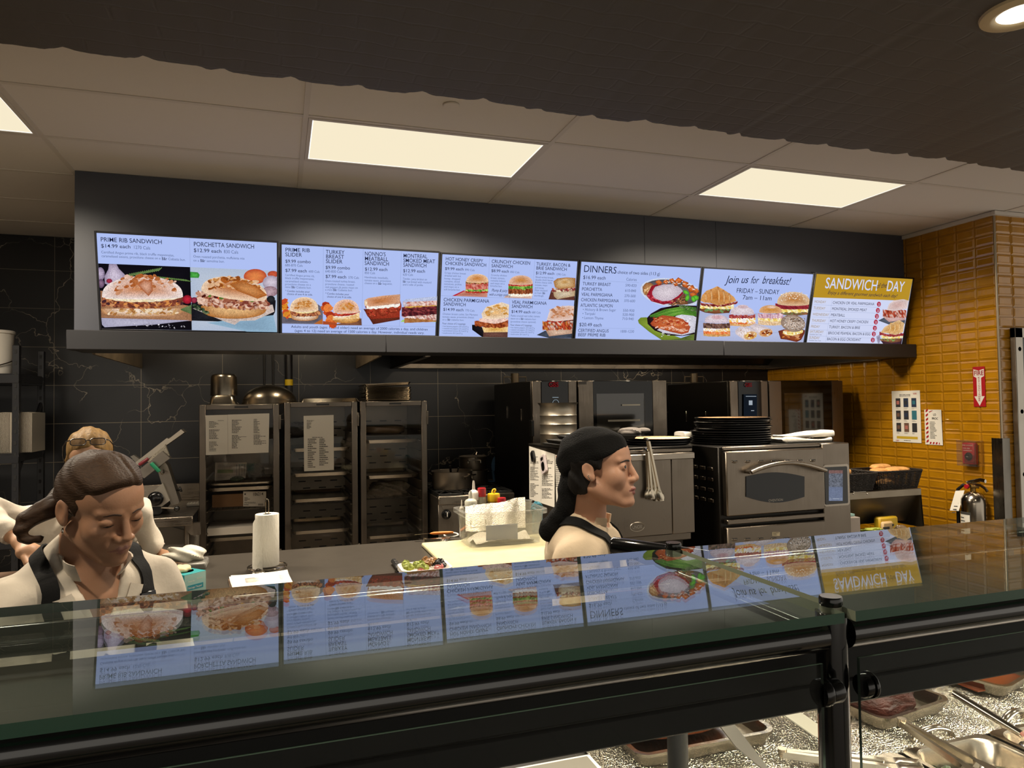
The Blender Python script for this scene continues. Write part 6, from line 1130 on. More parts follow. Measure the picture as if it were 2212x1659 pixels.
def rod(m, a, b, r, seg=14): m.tube([a, a.lerp(b, .08), a.lerp(b, .92), b], [r*.75, r, r, r*.8], seg)
m = MB(); rod(m, g(322, 488, -.09), g(412, 580, -.09), .0125); bw(m, 'green_handle', mat('green_plastic', '#1f8a62', .4), t)
m = MB(); rod(m, g(196, 510, -.09), g(296, 442, -.09), .011); bw(m, 'red_handle', mat('dark_red_plastic', '#7d2430', .4), t)
m = MB(); m.tube([g(412, 580, -.09), g(430, 605, -.09), g(448, 605, -.08), g(460, 585, -.05), g(455, 565, .0)], .005, 8); bw(m, 'hook', M_chrome, t)
m = MB(); c_ = g(372, 866, -.05); m.lathe([(0, .034), (.03, .034), (.036, .03), (.039, .006), (.047, .004), (.047, 0)], 32, Tr(c_) @ Rx(PI/2)); bw(m, 'dial', M_blackgl, t)
m = MB(); m.tube([g(590+46*math.cos(a)-300, 905+30*math.sin(a), -.032) for a in [i*PI/12 for i in range(24)]], .0012, 5, closed=True); m.tube([g(262, 885, -.032), g(318, 925, -.032)], .0012, 5); m.tube([g(262, 925, -.032), g(318, 885, -.032)], .0012, 5); bw(m, 'crossed_circle', mat('red_brown_mark', '#5d2a20', .6), t)
m = MB(); m.cyl(g(555, 775, .05), g(640, 772, .02), .007, 10); m.lathe([(0, 0), (.012, 0), (.018, .008), (.018, .014), (0, .014)], 20, Tr(g(620, 772, .02)) @ Ry(1.2)); bw(m, 'side_knob', M_black, t)
m = MB(); m.tube([g(430, 960, -.05), g(590, 968, -.05)], .006, 8); bw(m, 'lever', M_steel_dark, t)
m = MB(); c_ = g(596, 970, -.05); blob(m, c_, (.018, .018, .018), 1, 0, 18, 12); bw(m, 'lever_ball', M_blackgl, t)
# ---- hoods hanging over the cook line
M_hood = steel('hood_steel', '#857b6e', .32, 'x'); M_hoodd = mat('smoky_hood_steel', '#46413b', .4, .8)
t = thing('exhaust_hood', 'steel exhaust hood above the stove and ovens, its lit lip showing under the ledge', 'exhaust hood', (2.9, 5.4, 1.885))
hx0, hx1, hy0, hz = .93, RWX-.02, 4.72, 1.885
m = MB(); m.bb(hx0, hx0+.012, hy0, BWY-.01, hz, CEIL-.01); m.bb(hx1-.012, hx1, hy0, BWY-.01, hz, CEIL-.01); m.bb(hx0, hx1, hy0, BWY-.01, 2.42, 2.44); bw(m, 'canopy', M_hoodd, t)
m = MB(); m.bb(hx0, hx1, BWY-.06, BWY-.01, hz, hz+.045, .004); m.bb(hx0, hx0+.05, hy0, BWY-.06, hz, hz+.012, .003); m.bb(hx1-.05, hx1, hy0, BWY-.06, hz, hz+.012, .003); bw(m, 'lip', M_hood, t)
m = MB(); m.add([(hx0+.012, BWY-.05, hz+.045), (hx1-.012, BWY-.05, hz+.045), (hx1-.012, 5.45, 2.42), (hx0+.012, 5.45, 2.42)], [(0, 1, 2, 3)]); bw(m, 'filter_bank', M_hoodd, t)
m = MB(); n = .24
for s in (0,): pass
a, b = aX(1745, 778, hx1-.02), aX(1850, 783, hx1-.02)
for x in (-.62, .25, 1.35, 2.2, 3.05, 3.95):
    l = thing('hood_lamp', 'small lamp inside the exhaust hoods, hidden above the ledge', 'lamp', (x, 5.2, 2.41), 0, 'lamps inside the exhaust hood')
    m = MB(); m.lathe([(0, -.05), (.04, -.045), (.055, -.02), (.055, 0), (0, 0)], 20); m.build('globe', emit('lit_hood_globe', '#ffdca8', 2.0), l)
t = thing('exhaust_hood', 'dark end panels of a second exhaust hood under the left half of the ledge', 'exhaust hood', (-.2, 5.4, 1.885))
for x in (-1.04, .64):
    m = MB(); m.bb(x-.008, x+.008, 4.72, BWY-.01, hz, CEIL-.01); bw(m, 'end_panel', mat('stained_hood_panel', '#6b5d49', .5, .6, var=.3, vscale=7), t)
m = MB(); m.bb(-1.03, .63, 4.72, BWY-.01, 2.42, 2.44); bw(m, 'canopy', M_hoodd, t)

m = MB(); m.bb(-1.16, -.945, 2.98, 3.22, 0, .935, .004); m.cur = 1; m.bb(-1.165, -1.03, 2.975, 3.2, .60, .925, .03); solo(m, 'tall_carton', [mat('brown_carton', '#5d4430', .8), thin_glass('carton_film', (.7, .7, .68, 1), 1.5, .2, .3, (.5, .48, .45, 1))], (-1.05, 3.1, 0), 'tall brown carton with plastic film at the left edge of the photo', 'carton')
# ================================================================ COOK LINE: STOVE, OVENS
M_ovsteel = steel('oven_steel', '#756c61', .34); M_ovside = mat('dark_oven_side', '#26231f', .38, .7); M_ovglass = mat('black_oven_glass', '#070708', .1, spec=.35)
# ---- range with grates
gx0_, gx1_, gyf, gyb = 1.084, 1.655, 5.0, 5.78
t = thing('gas_range', 'steel countertop gas range with black grates beside the right-hand cabinet', 'stove', ((gx0_+gx1_)/2, 5.4, 0))
m = MB(); m.bb(gx0_, gx1_, gyf+.03, gyb, .62, .885, .003); bw(m, 'body', M_steel_dark, t)
m = MB(); m.bb(gx0_-.003, gx1_+.003, gyf-.005, gyf+.05, .838, .90, .006); bw(m, 'front_ledge', M_steelx, t)
m = MB(); m.bb(gx0_, gx1_, gyf+.012, gyf+.03, .60, .84, .003); bw(m, 'control_panel', M_steel, t)
fs = view(900, 940, .1567, gyf+.01)
for xx in (410, 900):
    c_ = fs(xx, 1093); m = MB(); m.lathe([(0, .03), (.018, .03), (.024, .026), (.025, .008), (.034, .006), (.036, 0)], 28, Tr(c_) @ Rx(PI/2)); m.cur = 1; m.box((c_.x, c_.y-.031, c_.z+.004), (.005, .003, .034), .001); bw(m, 'knob', [M_blackgl, M_white], t)
m = MB(); m.bb(gx0_+.03, gx0_+.21, gyf+.006, gyf+.014, .805, .83, .002); bw(m, 'maker_plate', M_steel, t)
for k in range(3):
    for r in range(2):
        m = MB(); cx = gx0_+.10+.19*k; cy = gyf+.20+.36*r
        for a in range(4): q = a*PI/2+.0; m.tube([(cx+.02*math.cos(q), cy+.02*math.sin(q), .912), (cx+.085*math.cos(q), cy+.16*math.sin(q), .912), (cx+.088*math.cos(q), cy+.165*math.sin(q), .89)], .006, 6)
        for q in (.8, 2.35, 3.93, 5.5): m.tube([(cx+.03*math.cos(q), cy+.03*math.sin(q), .912), (cx+.11*math.cos(q), cy+.2*math.sin(q), .912)], .006, 6)
        m.bb(cx-.088, cx+.088, cy-.17, cy-.158, .888, .914, .003); m.bb(cx-.088, cx+.088, cy+.158, cy+.17, .888, .914, .003); m.bb(cx-.09, cx-.078, cy-.17, cy+.17, .888, .914, .003); m.bb(cx+.078, cx+.09, cy-.17, cy+.17, .888, .914, .003)
        bw(m, 'grate', M_black, t)
for x in (gx0_+.05, gx1_-.05):
    for y in (gyf+.08, gyb-.08): m = MB(); m.tube([(x, y, .5), (x, y, .62)], .022, 14); bw(m, 'leg', M_steel, t)
t2 = thing('equipment_stand', 'low steel stand carrying the gas range', 'stand', (1.36, 5.4, 0)); m = MB(); m.bb(1.085, 1.72, 4.97, 5.8, .465, .4995, .004); bw(m, 'top', M_steel_dark, t2)
for x in (1.11, 1.68):
    for y in (5.02, 5.75): m = MB(); m.tube([(x, y, 0), (x, y, .47)], .019, 10); bw(m, 'leg', M_steel_dark, t2)
M_potal = mat('dull_pot', '#958b7e', .36, .9, bump=.05, bscale=30, var=.1)
def pot(label, x, y, z, r, h, rz, handle='side', grp='pots on the range'):
    t = thing('stock_pot', label, 'pot', (x, y, z), rz, grp); m = MB(); m.cap = False
    m.lathe([(0, 0), (r*.97, 0), (r, .008), (r, h-.004), (r+.005, h), (r-.004, h), (r-.006, h-.004), (r-.008, .008), (0, .008)], 44); m.build('pot', M_potal, t)
    for s in (-1, 1):
        m = MB(); b = s*(r+.002)
        if handle == 'side': m.tube([(b, -.05, h*.55), (b, -.05, h*.72), (b+s*.035, -.045, h*.80), (b+s*.04, 0, h*.81), (b+s*.035, .045, h*.80), (b, .05, h*.72), (b, .05, h*.55)], .006, 8)
        else: m.tube([(b, -.04, h*.72), (b+s*.028, -.035, h*.75), (b+s*.032, 0, h*.755), (b+s*.028, .035, h*.75), (b, .04, h*.72)], .005, 8)
        m.build('handle', M_chrome, t)
    return t
pA = aY(960, 1055, 5.30)
pot('wide steel pot at the left of the range, utensils standing in it', 1.268, 5.35, .915, .155, .135, -.9)
m = MB(); m.tube([(1.26, 5.32, .93), (1.235, 5.27, 1.095)], .009, 8); m.tube([(1.28, 5.33, .93), (1.305, 5.29, 1.075)], .006, 8); solo(m, 'utensil_handles', M_black, (1.26, 5.32, .93), 'black utensil handles leaning on the rim of the wide pot', 'utensils')
pot('lower of the two steel pots stacked at the back of the range', 1.50, 5.58, .915, .118, .115, .3, 'loop')
pot('upper of the two steel pots stacked at the back of the range', 1.50, 5.58, 1.031, .108, .105, 1.4, 'side')
m = MB(); m.tube([(1.49, 5.455, 1.09), (1.49, 5.45, 1.16), (1.5, 5.46, 1.175)], .006, 8); m.lathe([(0, .008), (.10, .004), (.112, 0), (0, -.001)], 32, Tr(1.50, 5.58, 1.138)); solo(m, 'pot_lid', M_potal, (1.5, 5.58, 1.137), 'lid with an upright handle on the upper stacked pot', 'lid')
p_ = view(900, 940, .1567, 5.75); m = MB(); v = [p_(1035, 480), (p_(1030, 400)), p_(1050, 330), p_(1078, 288), p_(1080, 400), p_(1075, 500)]; m.add(v+[q+Vector((0, .004, 0)) for q in v], [list(range(6)), list(range(6, 12))[::-1]]+[[i, (i+1) % 6, 6+(i+1) % 6, 6+i] for i in range(6)]); a, b = p_(1050, 490), p_(1070, 640); m.tube([a, b], .011, 8); m.tube([b, Vector((1.62, 5.70, .915))], .006, 6)
solo(m, 'blue_spatula', mat('blue_silicone', '#2d4a66', .5), (1.62, 5.70, .915), 'blue-bladed spatula standing behind the stacked pots', 'spatula')
# ---- two big combi ovens
def combi(label, Y1, x0, x1, ztop, depth, fr, spec, dark_side=True):
    t = thing('combi_oven', label, 'oven', ((x0+x1)/2, Y1+depth/2, 0), 0, 'big combi ovens under the hood')
    z0 = ztop-1.04
    m = MB(); m.bb(x0, x1, Y1+.03, Y1+depth, z0, ztop, .006); bw(m, 'body', M_ovside, t)
    def pl(name, a, b, mtl, dy=.0, th=.03, y0=None, y1=None, par=None, bev=.003):
        A = fr(a, 400); B = fr(b, 400); za = ztop-.004 if y0 is None else fr(a, y0).z; zb = z0 if y1 is None else fr(a, y1).z
        m = MB(); m.bb(A.x, B.x, Y1-dy, Y1-dy+th, zb, za, bev); return bw(m, name, mtl, par or t)
    s = spec
    pl('left_trim', *s['l'], M_ovsteel); cp = pl('control_panel', *s['cp'], M_ovglass, .002); pl('mid_trim', *s['m'], M_ovsteel)
    d = pl('door', *s['d1'], M_ovsteel, .012); pl('door_stile', *s['d2'], M_ovsteel, .012, par=d); pl('door_glass', *s['dg'], M_ovglass, .008, par=d)
    w = s['win']; m = MB(); A = fr(w[0], w[1]); B = fr(w[2], w[3]); m.bb(A.x, B.x, Y1-.0095, Y1-.007, B.z, A.z); bw(m, 'window', mat('oven_window', s['wc'], .10, .0, Coat_Weight=.6), d)
    return t, cp, d
fo = view(900, 740, .3014, 5.05); fo2 = view(1400, 740, .3014, 5.05)
zt1 = fo(1000, 272).z
t, cp, d = combi('left combi oven, behind the tall steel canister', 5.05, fo(828, 400).x, fo(1789, 400).x, zt1, 1.0, fo, dict(l=(830, 893), cp=(893, 1088), m=(1088, 1148), d1=(1155, 1262), dg=(1260, 1690), d2=(1686, 1787), win=(1285, 367, 1633, 800), wc='#3b3832'))
fq = view(900, 740, .3014, 5.036)
m = MB(); text_on(m, 'GBS', fq(948, 317), (1, 0, 0), (0, 0, 1), .035, .08, .02); bw(m, 'lettering', emit('red_display', '#6b1014', .8), cp)
m = MB(); quad3(m, fq, 973, 391, 1017, 395); c_ = fq(997, 432); m.tube([c_+Vector((.024*math.cos(a), 0, .024*math.sin(a))) for a in [i*PI/14 for i in range(28)]], .0016, 5, closed=True); bw(m, 'display_mark', emit('white_display', '#9fb0bb', .8), cp)
m = MB(); A = fq(1633, 400); B = fq(1641, 800); m.bb(A.x, B.x, 5.030, 5.034, B.z, A.z); bw(m, 'window_edge', mat('bright_strip', '#b3ab9e', .25, 1.0), d)
for (y, x0_, x1_) in ((447, 1470, 1600), (558, 1370, 1600)):
    m = MB(); A = fq(x0_, y-4); B = fq(x1_, y+4); m.bb(A.x, B.x, 5.031, 5.035, B.z, A.z); bw(m, 'rack_bar', mat('bright_strip', '#8d8677', .3, 1.0), d)
m = MB(); quad3(m, view(900, 740, .3014, 5.034), 1158, 280, 1218, 300); bw(m, 'serial_plate', mat('grey_plate2', '#6b655c', .5), d)
for x_, y_ in ((645, 500), (747, 520)):
    A = aX(900+x_*.3014, 740+y_*.3014, fo(828, 400).x-.006); m = MB(); m.bb(A.x, A.x+.006, A.y-.006, A.y+.006, A.z-.05, A.z+.05, .002); bw(m, 'side_clip', M_chrome, t)
A = aX(900+815*.3014, 740+615*.3014, fo(828, 400).x-.02); m = MB(); m.bb(A.x, A.x+.02, A.y-.03, A.y+.03, A.z-.06, A.z+.06, .003); bw(m, 'side_latch', M_black, t)
t, cp, d = combi('right combi oven, between the first and the yellow wall', 5.05, fo2(587, 400).x, fo2(1392, 400).x, fo2(900, 272).z, 1.0, fo2, dict(l=(590, 645), cp=(645, 810), m=(810, 860), d1=(862, 950), dg=(948, 1314), d2=(1310, 1390), win=(970, 362, 1258, 800), wc='#2a2723'))
fq2 = view(1400, 740, .3014, 5.036)
m = MB(); text_on(m, 'GBS', fq2(695, 317), (1, 0, 0), (0, 0, 1), .033, .07, .02); bw(m, 'lettering', emit('red_display2', '#6b1014', .8), cp)
m = MB(); quad3(m, fq2, 685, 370, 780, 550); bw(m, 'touch_screen', emit('dark_screen', '#171d26', .8), cp)
m = MB(); quad3(m, view(1400, 740, .3014, 5.035), 722, 415, 748, 448); quad3(m, view(1400, 740, .3014, 5.035), 738, 485, 760, 490); quad3(m, view(1400, 740, .3014, 5.035), 700, 383, 775, 387); bw(m, 'screen_icons', emit('pale_icons', '#b9c4cf', .7), cp)
for x_, y_ in ((270, 528), (411, 535)):
    A = aX(1400+x_*.3014, 740+y_*.3014, fo2(587, 400).x-.006); m = MB(); m.bb(A.x, A.x+.006, A.y-.006, A.y+.006, A.z-.05, A.z+.05, .002); bw(m, 'side_clip', M_chrome, t)
for i, (ff_, x_, z_) in enumerate(((fo, 680, zt1), (fo2, 255, zt1))):
    A = aX((900 if i == 0 else 1400)+x_*.3014, 740+262*.3014, (fo(900, 400).x if i == 0 else fo2(640, 400).x)); m = MB(); m.cyl((A.x, 5.7, zt1), (A.x, 5.7, zt1+.085), .035, 16); m.tube([(A.x-.1, 5.7, zt1), (A.x-.1, 5.7, zt1+.055), (A.x+.1, 5.7, zt1+.055), (A.x+.1, 5.7, zt1)], .006, 6)
    solo(m, 'vent_stub', mat('vent_brass', '#6b5f4e', .4, .9), (A.x, 5.7, zt1), 'short vent stub on top of the %s combi oven' % ('left' if i == 0 else 'right'), 'vent')
for (x0, x1, zt1) in ((fo(828, 400).x, fo(1789, 400).x, zt1), (fo2(587, 400).x, fo2(1392, 400).x, fo2(900, 272).z)):
    t2 = thing('oven_stand', 'steel stand hidden under the %s combi oven' % ('left' if x0 < 2.5 else 'right'), 'stand', ((x0+x1)/2, 5.5, 0)); m = MB(); m.bb(x0+.03, x1-.03, 5.12, 6.0, zt1-1.08, zt1-1.0405); bw(m, 'frame', M_steel_dark, t2)
    for x in (x0+.08, x1-.08):
        for y in (5.2, 5.95): m = MB(); m.tube([(x, y, 0), (x, y, zt1-1.07)], .02, 10); bw(m, 'leg', M_steel_dark, t2)
# ---- lower front oven with papers on its side
UY, UYB = 3.80, 4.60; fu = view(900, 740, .3014, UY); fu2 = view(1400, 740, .3014, UY)
ux0, ux1 = .430*UY, fu2(322, 1000).x; uz = fu2(300, 752).z; ub = fu2(200, 1405).z
t = thing('convection_oven', 'steel convection oven whose side is covered with paper charts', 'oven', ((ux0+ux1)/2, 4.2, 0))
m = MB(); m.bb(ux0, ux1, UY+.03, UYB, ub-.02, uz, .006); bw(m, 'body', mat('oven_side_steel', '#6f675d', .36, .9, var=.1), t)
m = MB(); m.bb(ux0-.003, ux1+.003, UY+.0, UYB, uz-.002, uz+.012, .004); bw(m, 'top', M_ovside, t)
m = MB(); A = fu2(0, 792); m.bb(ux0, ux1, UY, UY+.032, A.z, uz-.003, .003); bw(m, 'top_band', M_ovsteel, t)
m = MB(); B = fu2(0, 1385); C_ = fu2(160, 1000); m.bb(ux0, C_.x-.002, UY-.02, UY+.03, B.z, A.z-.004, .006); d = bw(m, 'door', M_ovsteel, t)
m = MB(); m.bb(C_.x+.002, ux1, UY-.012, UY+.03, B.z, A.z-.004, .004); bw(m, 'side_panel', M_ovsteel, t)
m = MB(); m.bb(ux0, ux1, UY-.028, UY-.008, fu2(0, 843).z, fu2(0, 798).z, .004); bw(m, 'door_lip', M_steelx, d)
m = MB(); c_ = view(1400, 740, .3014, UY-.021)(-78, 1321); 
m.tube([c_+Vector((.047*math.cos(a), 0, .027*math.sin(a))) for a in [i*2*PI/40 for i in range(40)]], .0016, 5, closed=True); text_on(m, 'UNOX', c_+Vector((0, -.001, -.0095)), (1, 0, 0), (0, 0, 1), .019, .066, .02, 0, 'c'); bw(m, 'emblem', mat('emblem_silver', '#a59d90', .3, .9), d)
m = MB(); m.bb(ux0+.02, ux1-.02, UY+.1, UYB-.05, 0, ub-.03); bw(m, 'plinth', M_ovside, t)
fU = viewX(900, 740, .3316, ux0-.004)    # zoom (900,740) of the head region
fU = lambda x, y, dx=0: aX(900+x*.3014, 740+y*.3014, ux0-.004+dx)
t1 = sheet_px('paper_chart', 'first paper chart on the side of the steel oven, next to the black wall', fU, [(808, 1120), (890, 1150), (888, 768), (806, 742)], [(815, 878, 800, 870, 8), (815, 878, 890, 990, 14), (815, 878, 1010, 1110, 10)], 31, 'paper chart')
t1 = sheet_px('paper_chart', 'second paper chart on the side of the steel oven, with the white timer on it', fU, [(891, 1150), (988, 1182), (990, 800), (889, 768)], [(898, 980, 830, 930, 9), (898, 980, 945, 1030, 12), (898, 980, 1045, 1120, 9)], 32, 'paper chart')
t1 = sheet_px('paper_chart', 'paper chart with orange heading behind the head of the woman in black cap', fU, [(1002, 1185), (1068, 1205), (1064, 823), (992, 803)], [(998, 1050, 850, 1040, 13)], 33, 'paper chart')
m = MB(); quad3(m, lambda x, y: fU(x, y, -.002), 998, 812, 1050, 824); quad3(m, lambda x, y: fU(x, y, -.002), 1004, 852, 1040, 860); solo(m, 'orange_heading', mat('orange_print', '#b8602a', .7), fU(1000, 860, -.002), 'orange heading strip on the chart behind the head of the woman in black cap', 'label', recalc=False)
def timer(label, c, w, h, rot, body):
    p = fU(*c, -.016); t = thing('magnetic_timer', label, 'timer', p, 0, 'magnetic timers on the steel oven')
    Mx = Matrix(((0, 0, -1), (1, 0, 0), (0, 1, 0))).to_4x4() @ Rz(rot)   # local x -> depth, y -> up, z -> out of the oven side
    Mx = Matrix(((0, 0, -1, 0), (-1, 0, 0, 0), (0, 1, 0, 0), (0, 0, 0, 1))) @ Rz(rot)
    m = MB(); m.prism(rrect(w, h, .012), .014, Mx @ Tr(0, 0, -.012)); m.build('case', body, t)
    m = MB(); m.prism(rrect(w*.62, h*.5, .02), .0015, Mx @ Tr(0, -h*.12, .002)); m.build('display', M_blackgl, t)
    m = MB(); m.prism(rrect(w*.5, h*.16, .006), .0025, Mx @ Tr(0, h*.32, .002)); m.build('button', M_black, t)
timer('white and pink magnetic timer tilted on the second paper chart', (905, 872), .085, .115, .35, mat('pinkish_plastic', '#c9bcbc', .4)); timer('black magnetic timer at the far edge of the first chart', (828, 815), .05, .07, .5, M_black)
m = MB(); quad3(m, fU, 866, 1206, 894, 1236); m.cur = 1; quad3(m, lambda x, y: fU(x, y, -.001), 870, 1212, 873, 1232); quad3(m, lambda x, y: fU(x, y, -.001), 879, 1214, 892, 1218); solo(m, 'small_sticker', [M_paper, M_ink], fU(866, 1236), 'small white sticker low on the side of the steel oven', 'sticker', recalc=False)
# steel canister, black trays and mitt on that oven
c_ = aY(1205, 870, 4.36); R0 = .1205; t = thing('steel_canister', 'tall dull steel canister with two raised bands and a flared rim', 'canister', (c_.x, 4.36, uz+.0125))
m = MB(); H0 = c_.z-uz-.0125; m.cap = False
pr = [(0, 0), (R0-.004, 0), (R0, .006)]
for k in (.26, .49, .70): pr += [(R0, H0*k-.006), (R0+.004, H0*k), (R0, H0*k+.006)]
pr += [(R0, H0-.02), (R0+.012, H0-.004), (R0+.017, H0), (R0+.01, H0), (R0-.006, H0-.02), (R0-.006, .01), (0, .01)]
m.lathe(pr, 48); m.build('can', mat('canister_metal', '#968e80', .4, .95, bump=.04, bscale=60), t)
for k, (a, b, y, z) in enumerate(((1182, 1300, 4.12, 0), (1190, 1330, 4.06, .024), (1215, 1352, 4.0, .048))):
    A = aY(a, 940, y); B = aY(b, 940, y); m = MB(); pan_flat(m, A.x, B.x, y-.17, y+.12, uz+.0125+z, .022); solo(m, 'baking_tray', mat('blackened_tray', '#15130f', .5, .3), ((A.x+B.x)/2, y, uz+.0125+z), ['bottom', 'middle', 'top'][k]+' black baking tray of the pile before the steel canister', 'baking tray', 'black baking trays on the steel oven')
A = aY(1362, 936, 4.32); m = MB(); blob(m, (A.x, 4.32, uz+.085), (.085, .06, .03), 6, .12, 30, 18, .9); blob(m, (A.x+.09, 4.30, uz+.092), (.05, .03, .02), 4, .1, 24, 14); solo(m, 'oven_mitt', mat('grey_mitt', '#77706a', .85, bump=.3, bscale=70), (A.x, 4.32, uz+.055), 'grey quilted oven mitt behind the black cap', 'oven mitt')
m = MB(); pan_flat(m, A.x-.15, A.x+.16, 4.18, 4.46, uz+.0125, .04); solo(m, 'baking_tray', M_black, (A.x, 4.32, uz+.0125), 'black baking tray under the grey oven mitt', 'baking tray', 'black baking trays on the steel oven')
M_screen = mat('black_pizza_screen', '#121010', .32, .4)
def pizza_pan(label, x, y, z, r, grp, top=False):
    t = thing('pizza_pan', label, 'pizza pan', (x, y, z), 0, grp); m = MB(); m.cap = False
    m.lathe([(0, .0), (r*.9, .0), (r*.93, .003), (r*.975, .012), (r*.985, .014), (r, .013), (r, .009), (r*.985, .009), (r*.94, 0)], 56); m.build('pan', M_screen, t)
    if top:
        m = MB(); n = 22; q = r*.9
        for k in range(-n, n+1):
            a = k/n*q; h = math.sqrt(max(q*q-a*a, 0))
            m.tube([(a, -h, .011), (a, h, .011)], .0016, 4); m.tube([(-h, a, .0125), (h, a, .0125)], .0016, 4)
        m.build('mesh', mat('browned_mesh', '#6b5238', .3, .9), t)
    return t
A = aY(1425, 952, 4.02); zz = uz+.0125
for k in range(3): pizza_pan(['lowest', 'middle', 'uppermost'][k]+' pizza pan on the steel oven behind the hanging tongs', A.x+.01*(k-1), 4.03, zz+.0145*k, .205, 'pizza pans on the steel oven', k == 2)
# tongs hanging over the front of that oven
def hang(label, x0, y0, x1, y1, dy, sp):
    a = aY(x0, y0, UY-.05+dy); b = aY(x1, y1, UY-.05+dy); t = thing('hanging_tongs', label, 'tongs', a, 0, 'tongs hanging on the steel oven'); n = 20
    for s in (-1, 1):
        m = MB(); vs = []
        for i in range(n+1):
            u = i/n; c = a.lerp(b, u)+Vector((s*sp*u, -.004*s, 0)); w = .011+.002*u if u < .78 else .012+.018*math.sin((u-.78)/.22*PI*.75)
            rip = .0022*math.sin(i*3.0) if u > .78 else 0
            vs += [c+Vector((-w-rip, .004, 0)), c+Vector((-w*.5, -.006, 0)), c+Vector((w*.5, -.006, 0)), c+Vector((w+rip, .004, 0))]
        m.add(vs, [[i*4+k, i*4+k+1, i*4+5+k, i*4+4+k] for i in range(n) for k in range(3)]); m.add([p+Vector((0, .0015, 0)) for p in vs], [[i*4+k, i*4+k+1, i*4+5+k, i*4+4+k] for i in range(n) for k in range(3)]); bw(m, 'arm', M_ts, t, recalc=False)
    m = MB(); m.tube([a, a+Vector((0, .02, .012)), a+Vector((0, .05, .012))], .008, 8); bw(m, 'hook_end', M_ts, t)
hang('bright steel tongs hanging at an angle on the front of the steel oven', 1401, 953, 1424, 1082, -.012, .012); hang('darker steel tongs hanging upright behind the bright pair', 1399, 975, 1406, 1078, -.004, .008)
# ---- conveyorless impinger oven with curved handle
OY = 3.75; fv = view(1400, 740, .3014, OY); ox0, ox1 = fv(520, 900).x, fv(1436, 900).x; oz = fv(700, 742).z; xd0, xd1 = fv(540, 900).x, fv(1238, 900).x
t = thing('impinger_oven', 'steel fast oven with a curved bar handle and a dark lens-shaped window', 'oven', ((ox0+ox1)/2, 4.15, 0))
zb = fv(600, 1900).z
m = MB(); m.bb(ox0, ox1-.002, OY+.02, OY+.78, zb, oz, .006); m.cur = 1
for r in range(4):
    for k in range(3):
        y = OY+.11+.085*k; z = oz-.145-.067*r; m.bb(ox0-.006, ox0+.004, y-.03, y+.03, z-.008, z+.014, .004)
bw(m, 'body', [M_ovside, M_ovsteel], t)
m = MB(); m.bb(xd0, xd1, OY, OY+.03, fv(0, 795).z, oz-.002, .004); bw(m, 'top_band', M_ovsteel, t)
def oven_door(name, ya, yb):
    m = MB(); m.bb(xd0, xd1+.002, OY-.03, OY+.02, fv(0, yb).z, fv(0, ya).z, .008); return bw(m, name, M_ovsteel, t)
m = MB(); m.bb(ox0+.04, ox1-.04, OY+.08, OY+.72, 0, zb+.001); bw(m, 'plinth', M_ovside, t)
d = oven_door('door', 802, 1285); d2 = oven_door('lower_door', 1368, 1850)
fd = view(1400, 740, .3014, OY-.031)
def louvers(par, y, n=7):
    for k in range(n):
        c_ = fd(620+93.5*k, y-1.5*k); m = MB(); m.cap = True
        m.lathe([(0, .007), (.012, .006), (.019, .003), (.021, 0)], 18, Tr(c_) @ Rx(PI/2), 1, .42); m.cur = 1; m.box((c_.x, c_.y-.004, c_.z+.006), (.034, .004, .005), .001); bw(m, 'louver', [M_ovsteel, M_dark], par)
louvers(d, 855); louvers(d2, 1412)
m = MB(); pts = []
for i in range(13): u = i/12; pts.append(fd(703+530*u, 925-64*math.sin(PI*u**.9)-12*u)+Vector((0, -.05-.02*math.sin(PI*u), 0)))
m.tube(pts, .0135, 18); m.tube([pts[0]+Vector((0, .05, 0)), pts[0]], .012, 12); m.tube([pts[-1]+Vector((0, .05, 0)), pts[-1]], .012, 12); bw(m, 'curved_handle', M_steelx, d)
m = MB(); top = [(700+418*i/16, 960-30*math.sin(PI*i/16)) for i in range(17)]; bot = [(1118-418*i/16, 1105+42*math.sin(PI*i/16)) for i in range(17)]
v = [fd(x, y) for x, y in top+bot]; n = len(v); m.add(v+[p+Vector((0, -.004, 0)) for p in v], [[n+i for i in range(n)]]+[[i, (i+1) % n, n+(i+1) % n, n+i] for i in range(n)]); bw(m, 'window', M_ovglass, d)
m = MB(); fw = view(1400, 740, .3014, OY-.0355); text_on(m, 'OVENTION', fw(863, 1141), (1, 0, 0), (0, 0, 1), .0145, (fw(966, 1141)-fw(863, 1141)).length, .0); bw(m, 'lettering', mat('silver_lettering', '#8d867b', .3, .8), d)
m = MB(); m.bb(xd0+.004, xd1, OY-.028, OY+.02, fv(0, 1345).z, fv(0, 1311).z, .004); bw(m, 'middle_strip', M_ovsteel, t)
m = MB(); quad3(m, fd, 890, 1358, 944, 1386); m.cur = 1; rule_block(m, view(1400, 740, .3014, OY-.032), 896, 938, 1362, 1384, 3, random.Random(2)); bw(m, 'rating_label', [mat('cream_label', '#b8ab8c', .6), M_ink], d2, recalc=False)
m = MB(); m.bb(xd1+.004, ox1, OY-.012, OY+.03, fv(0, 1850).z, oz-.002, .005); col_ = bw(m, 'control_column', M_ovsteel, t)
fc = view(1400, 740, .3014, OY-.013)
def plate_px(m, x0, y0, x1, y1, r, f_, th): A = f_(x0, y1); B = f_(x1, y0); w, h = B.x-A.x, B.z-A.z; m.prism(rrect(w, h, r), th, Tr((A.x+B.x)/2, A.y, (A.z+B.z)/2) @ Rx(PI/2))
m = MB(); plate_px(m, 1256, 868, 1432, 1176, .02, fc, .008); bw(m, 'screen_bezel', M_steelx, col_)
m = MB(); plate_px(m, 1270, 886, 1424, 1162, .008, view(1400, 740, .3014, OY-.021), .003); bw(m, 'screen_glass', M_blackgl, col_)
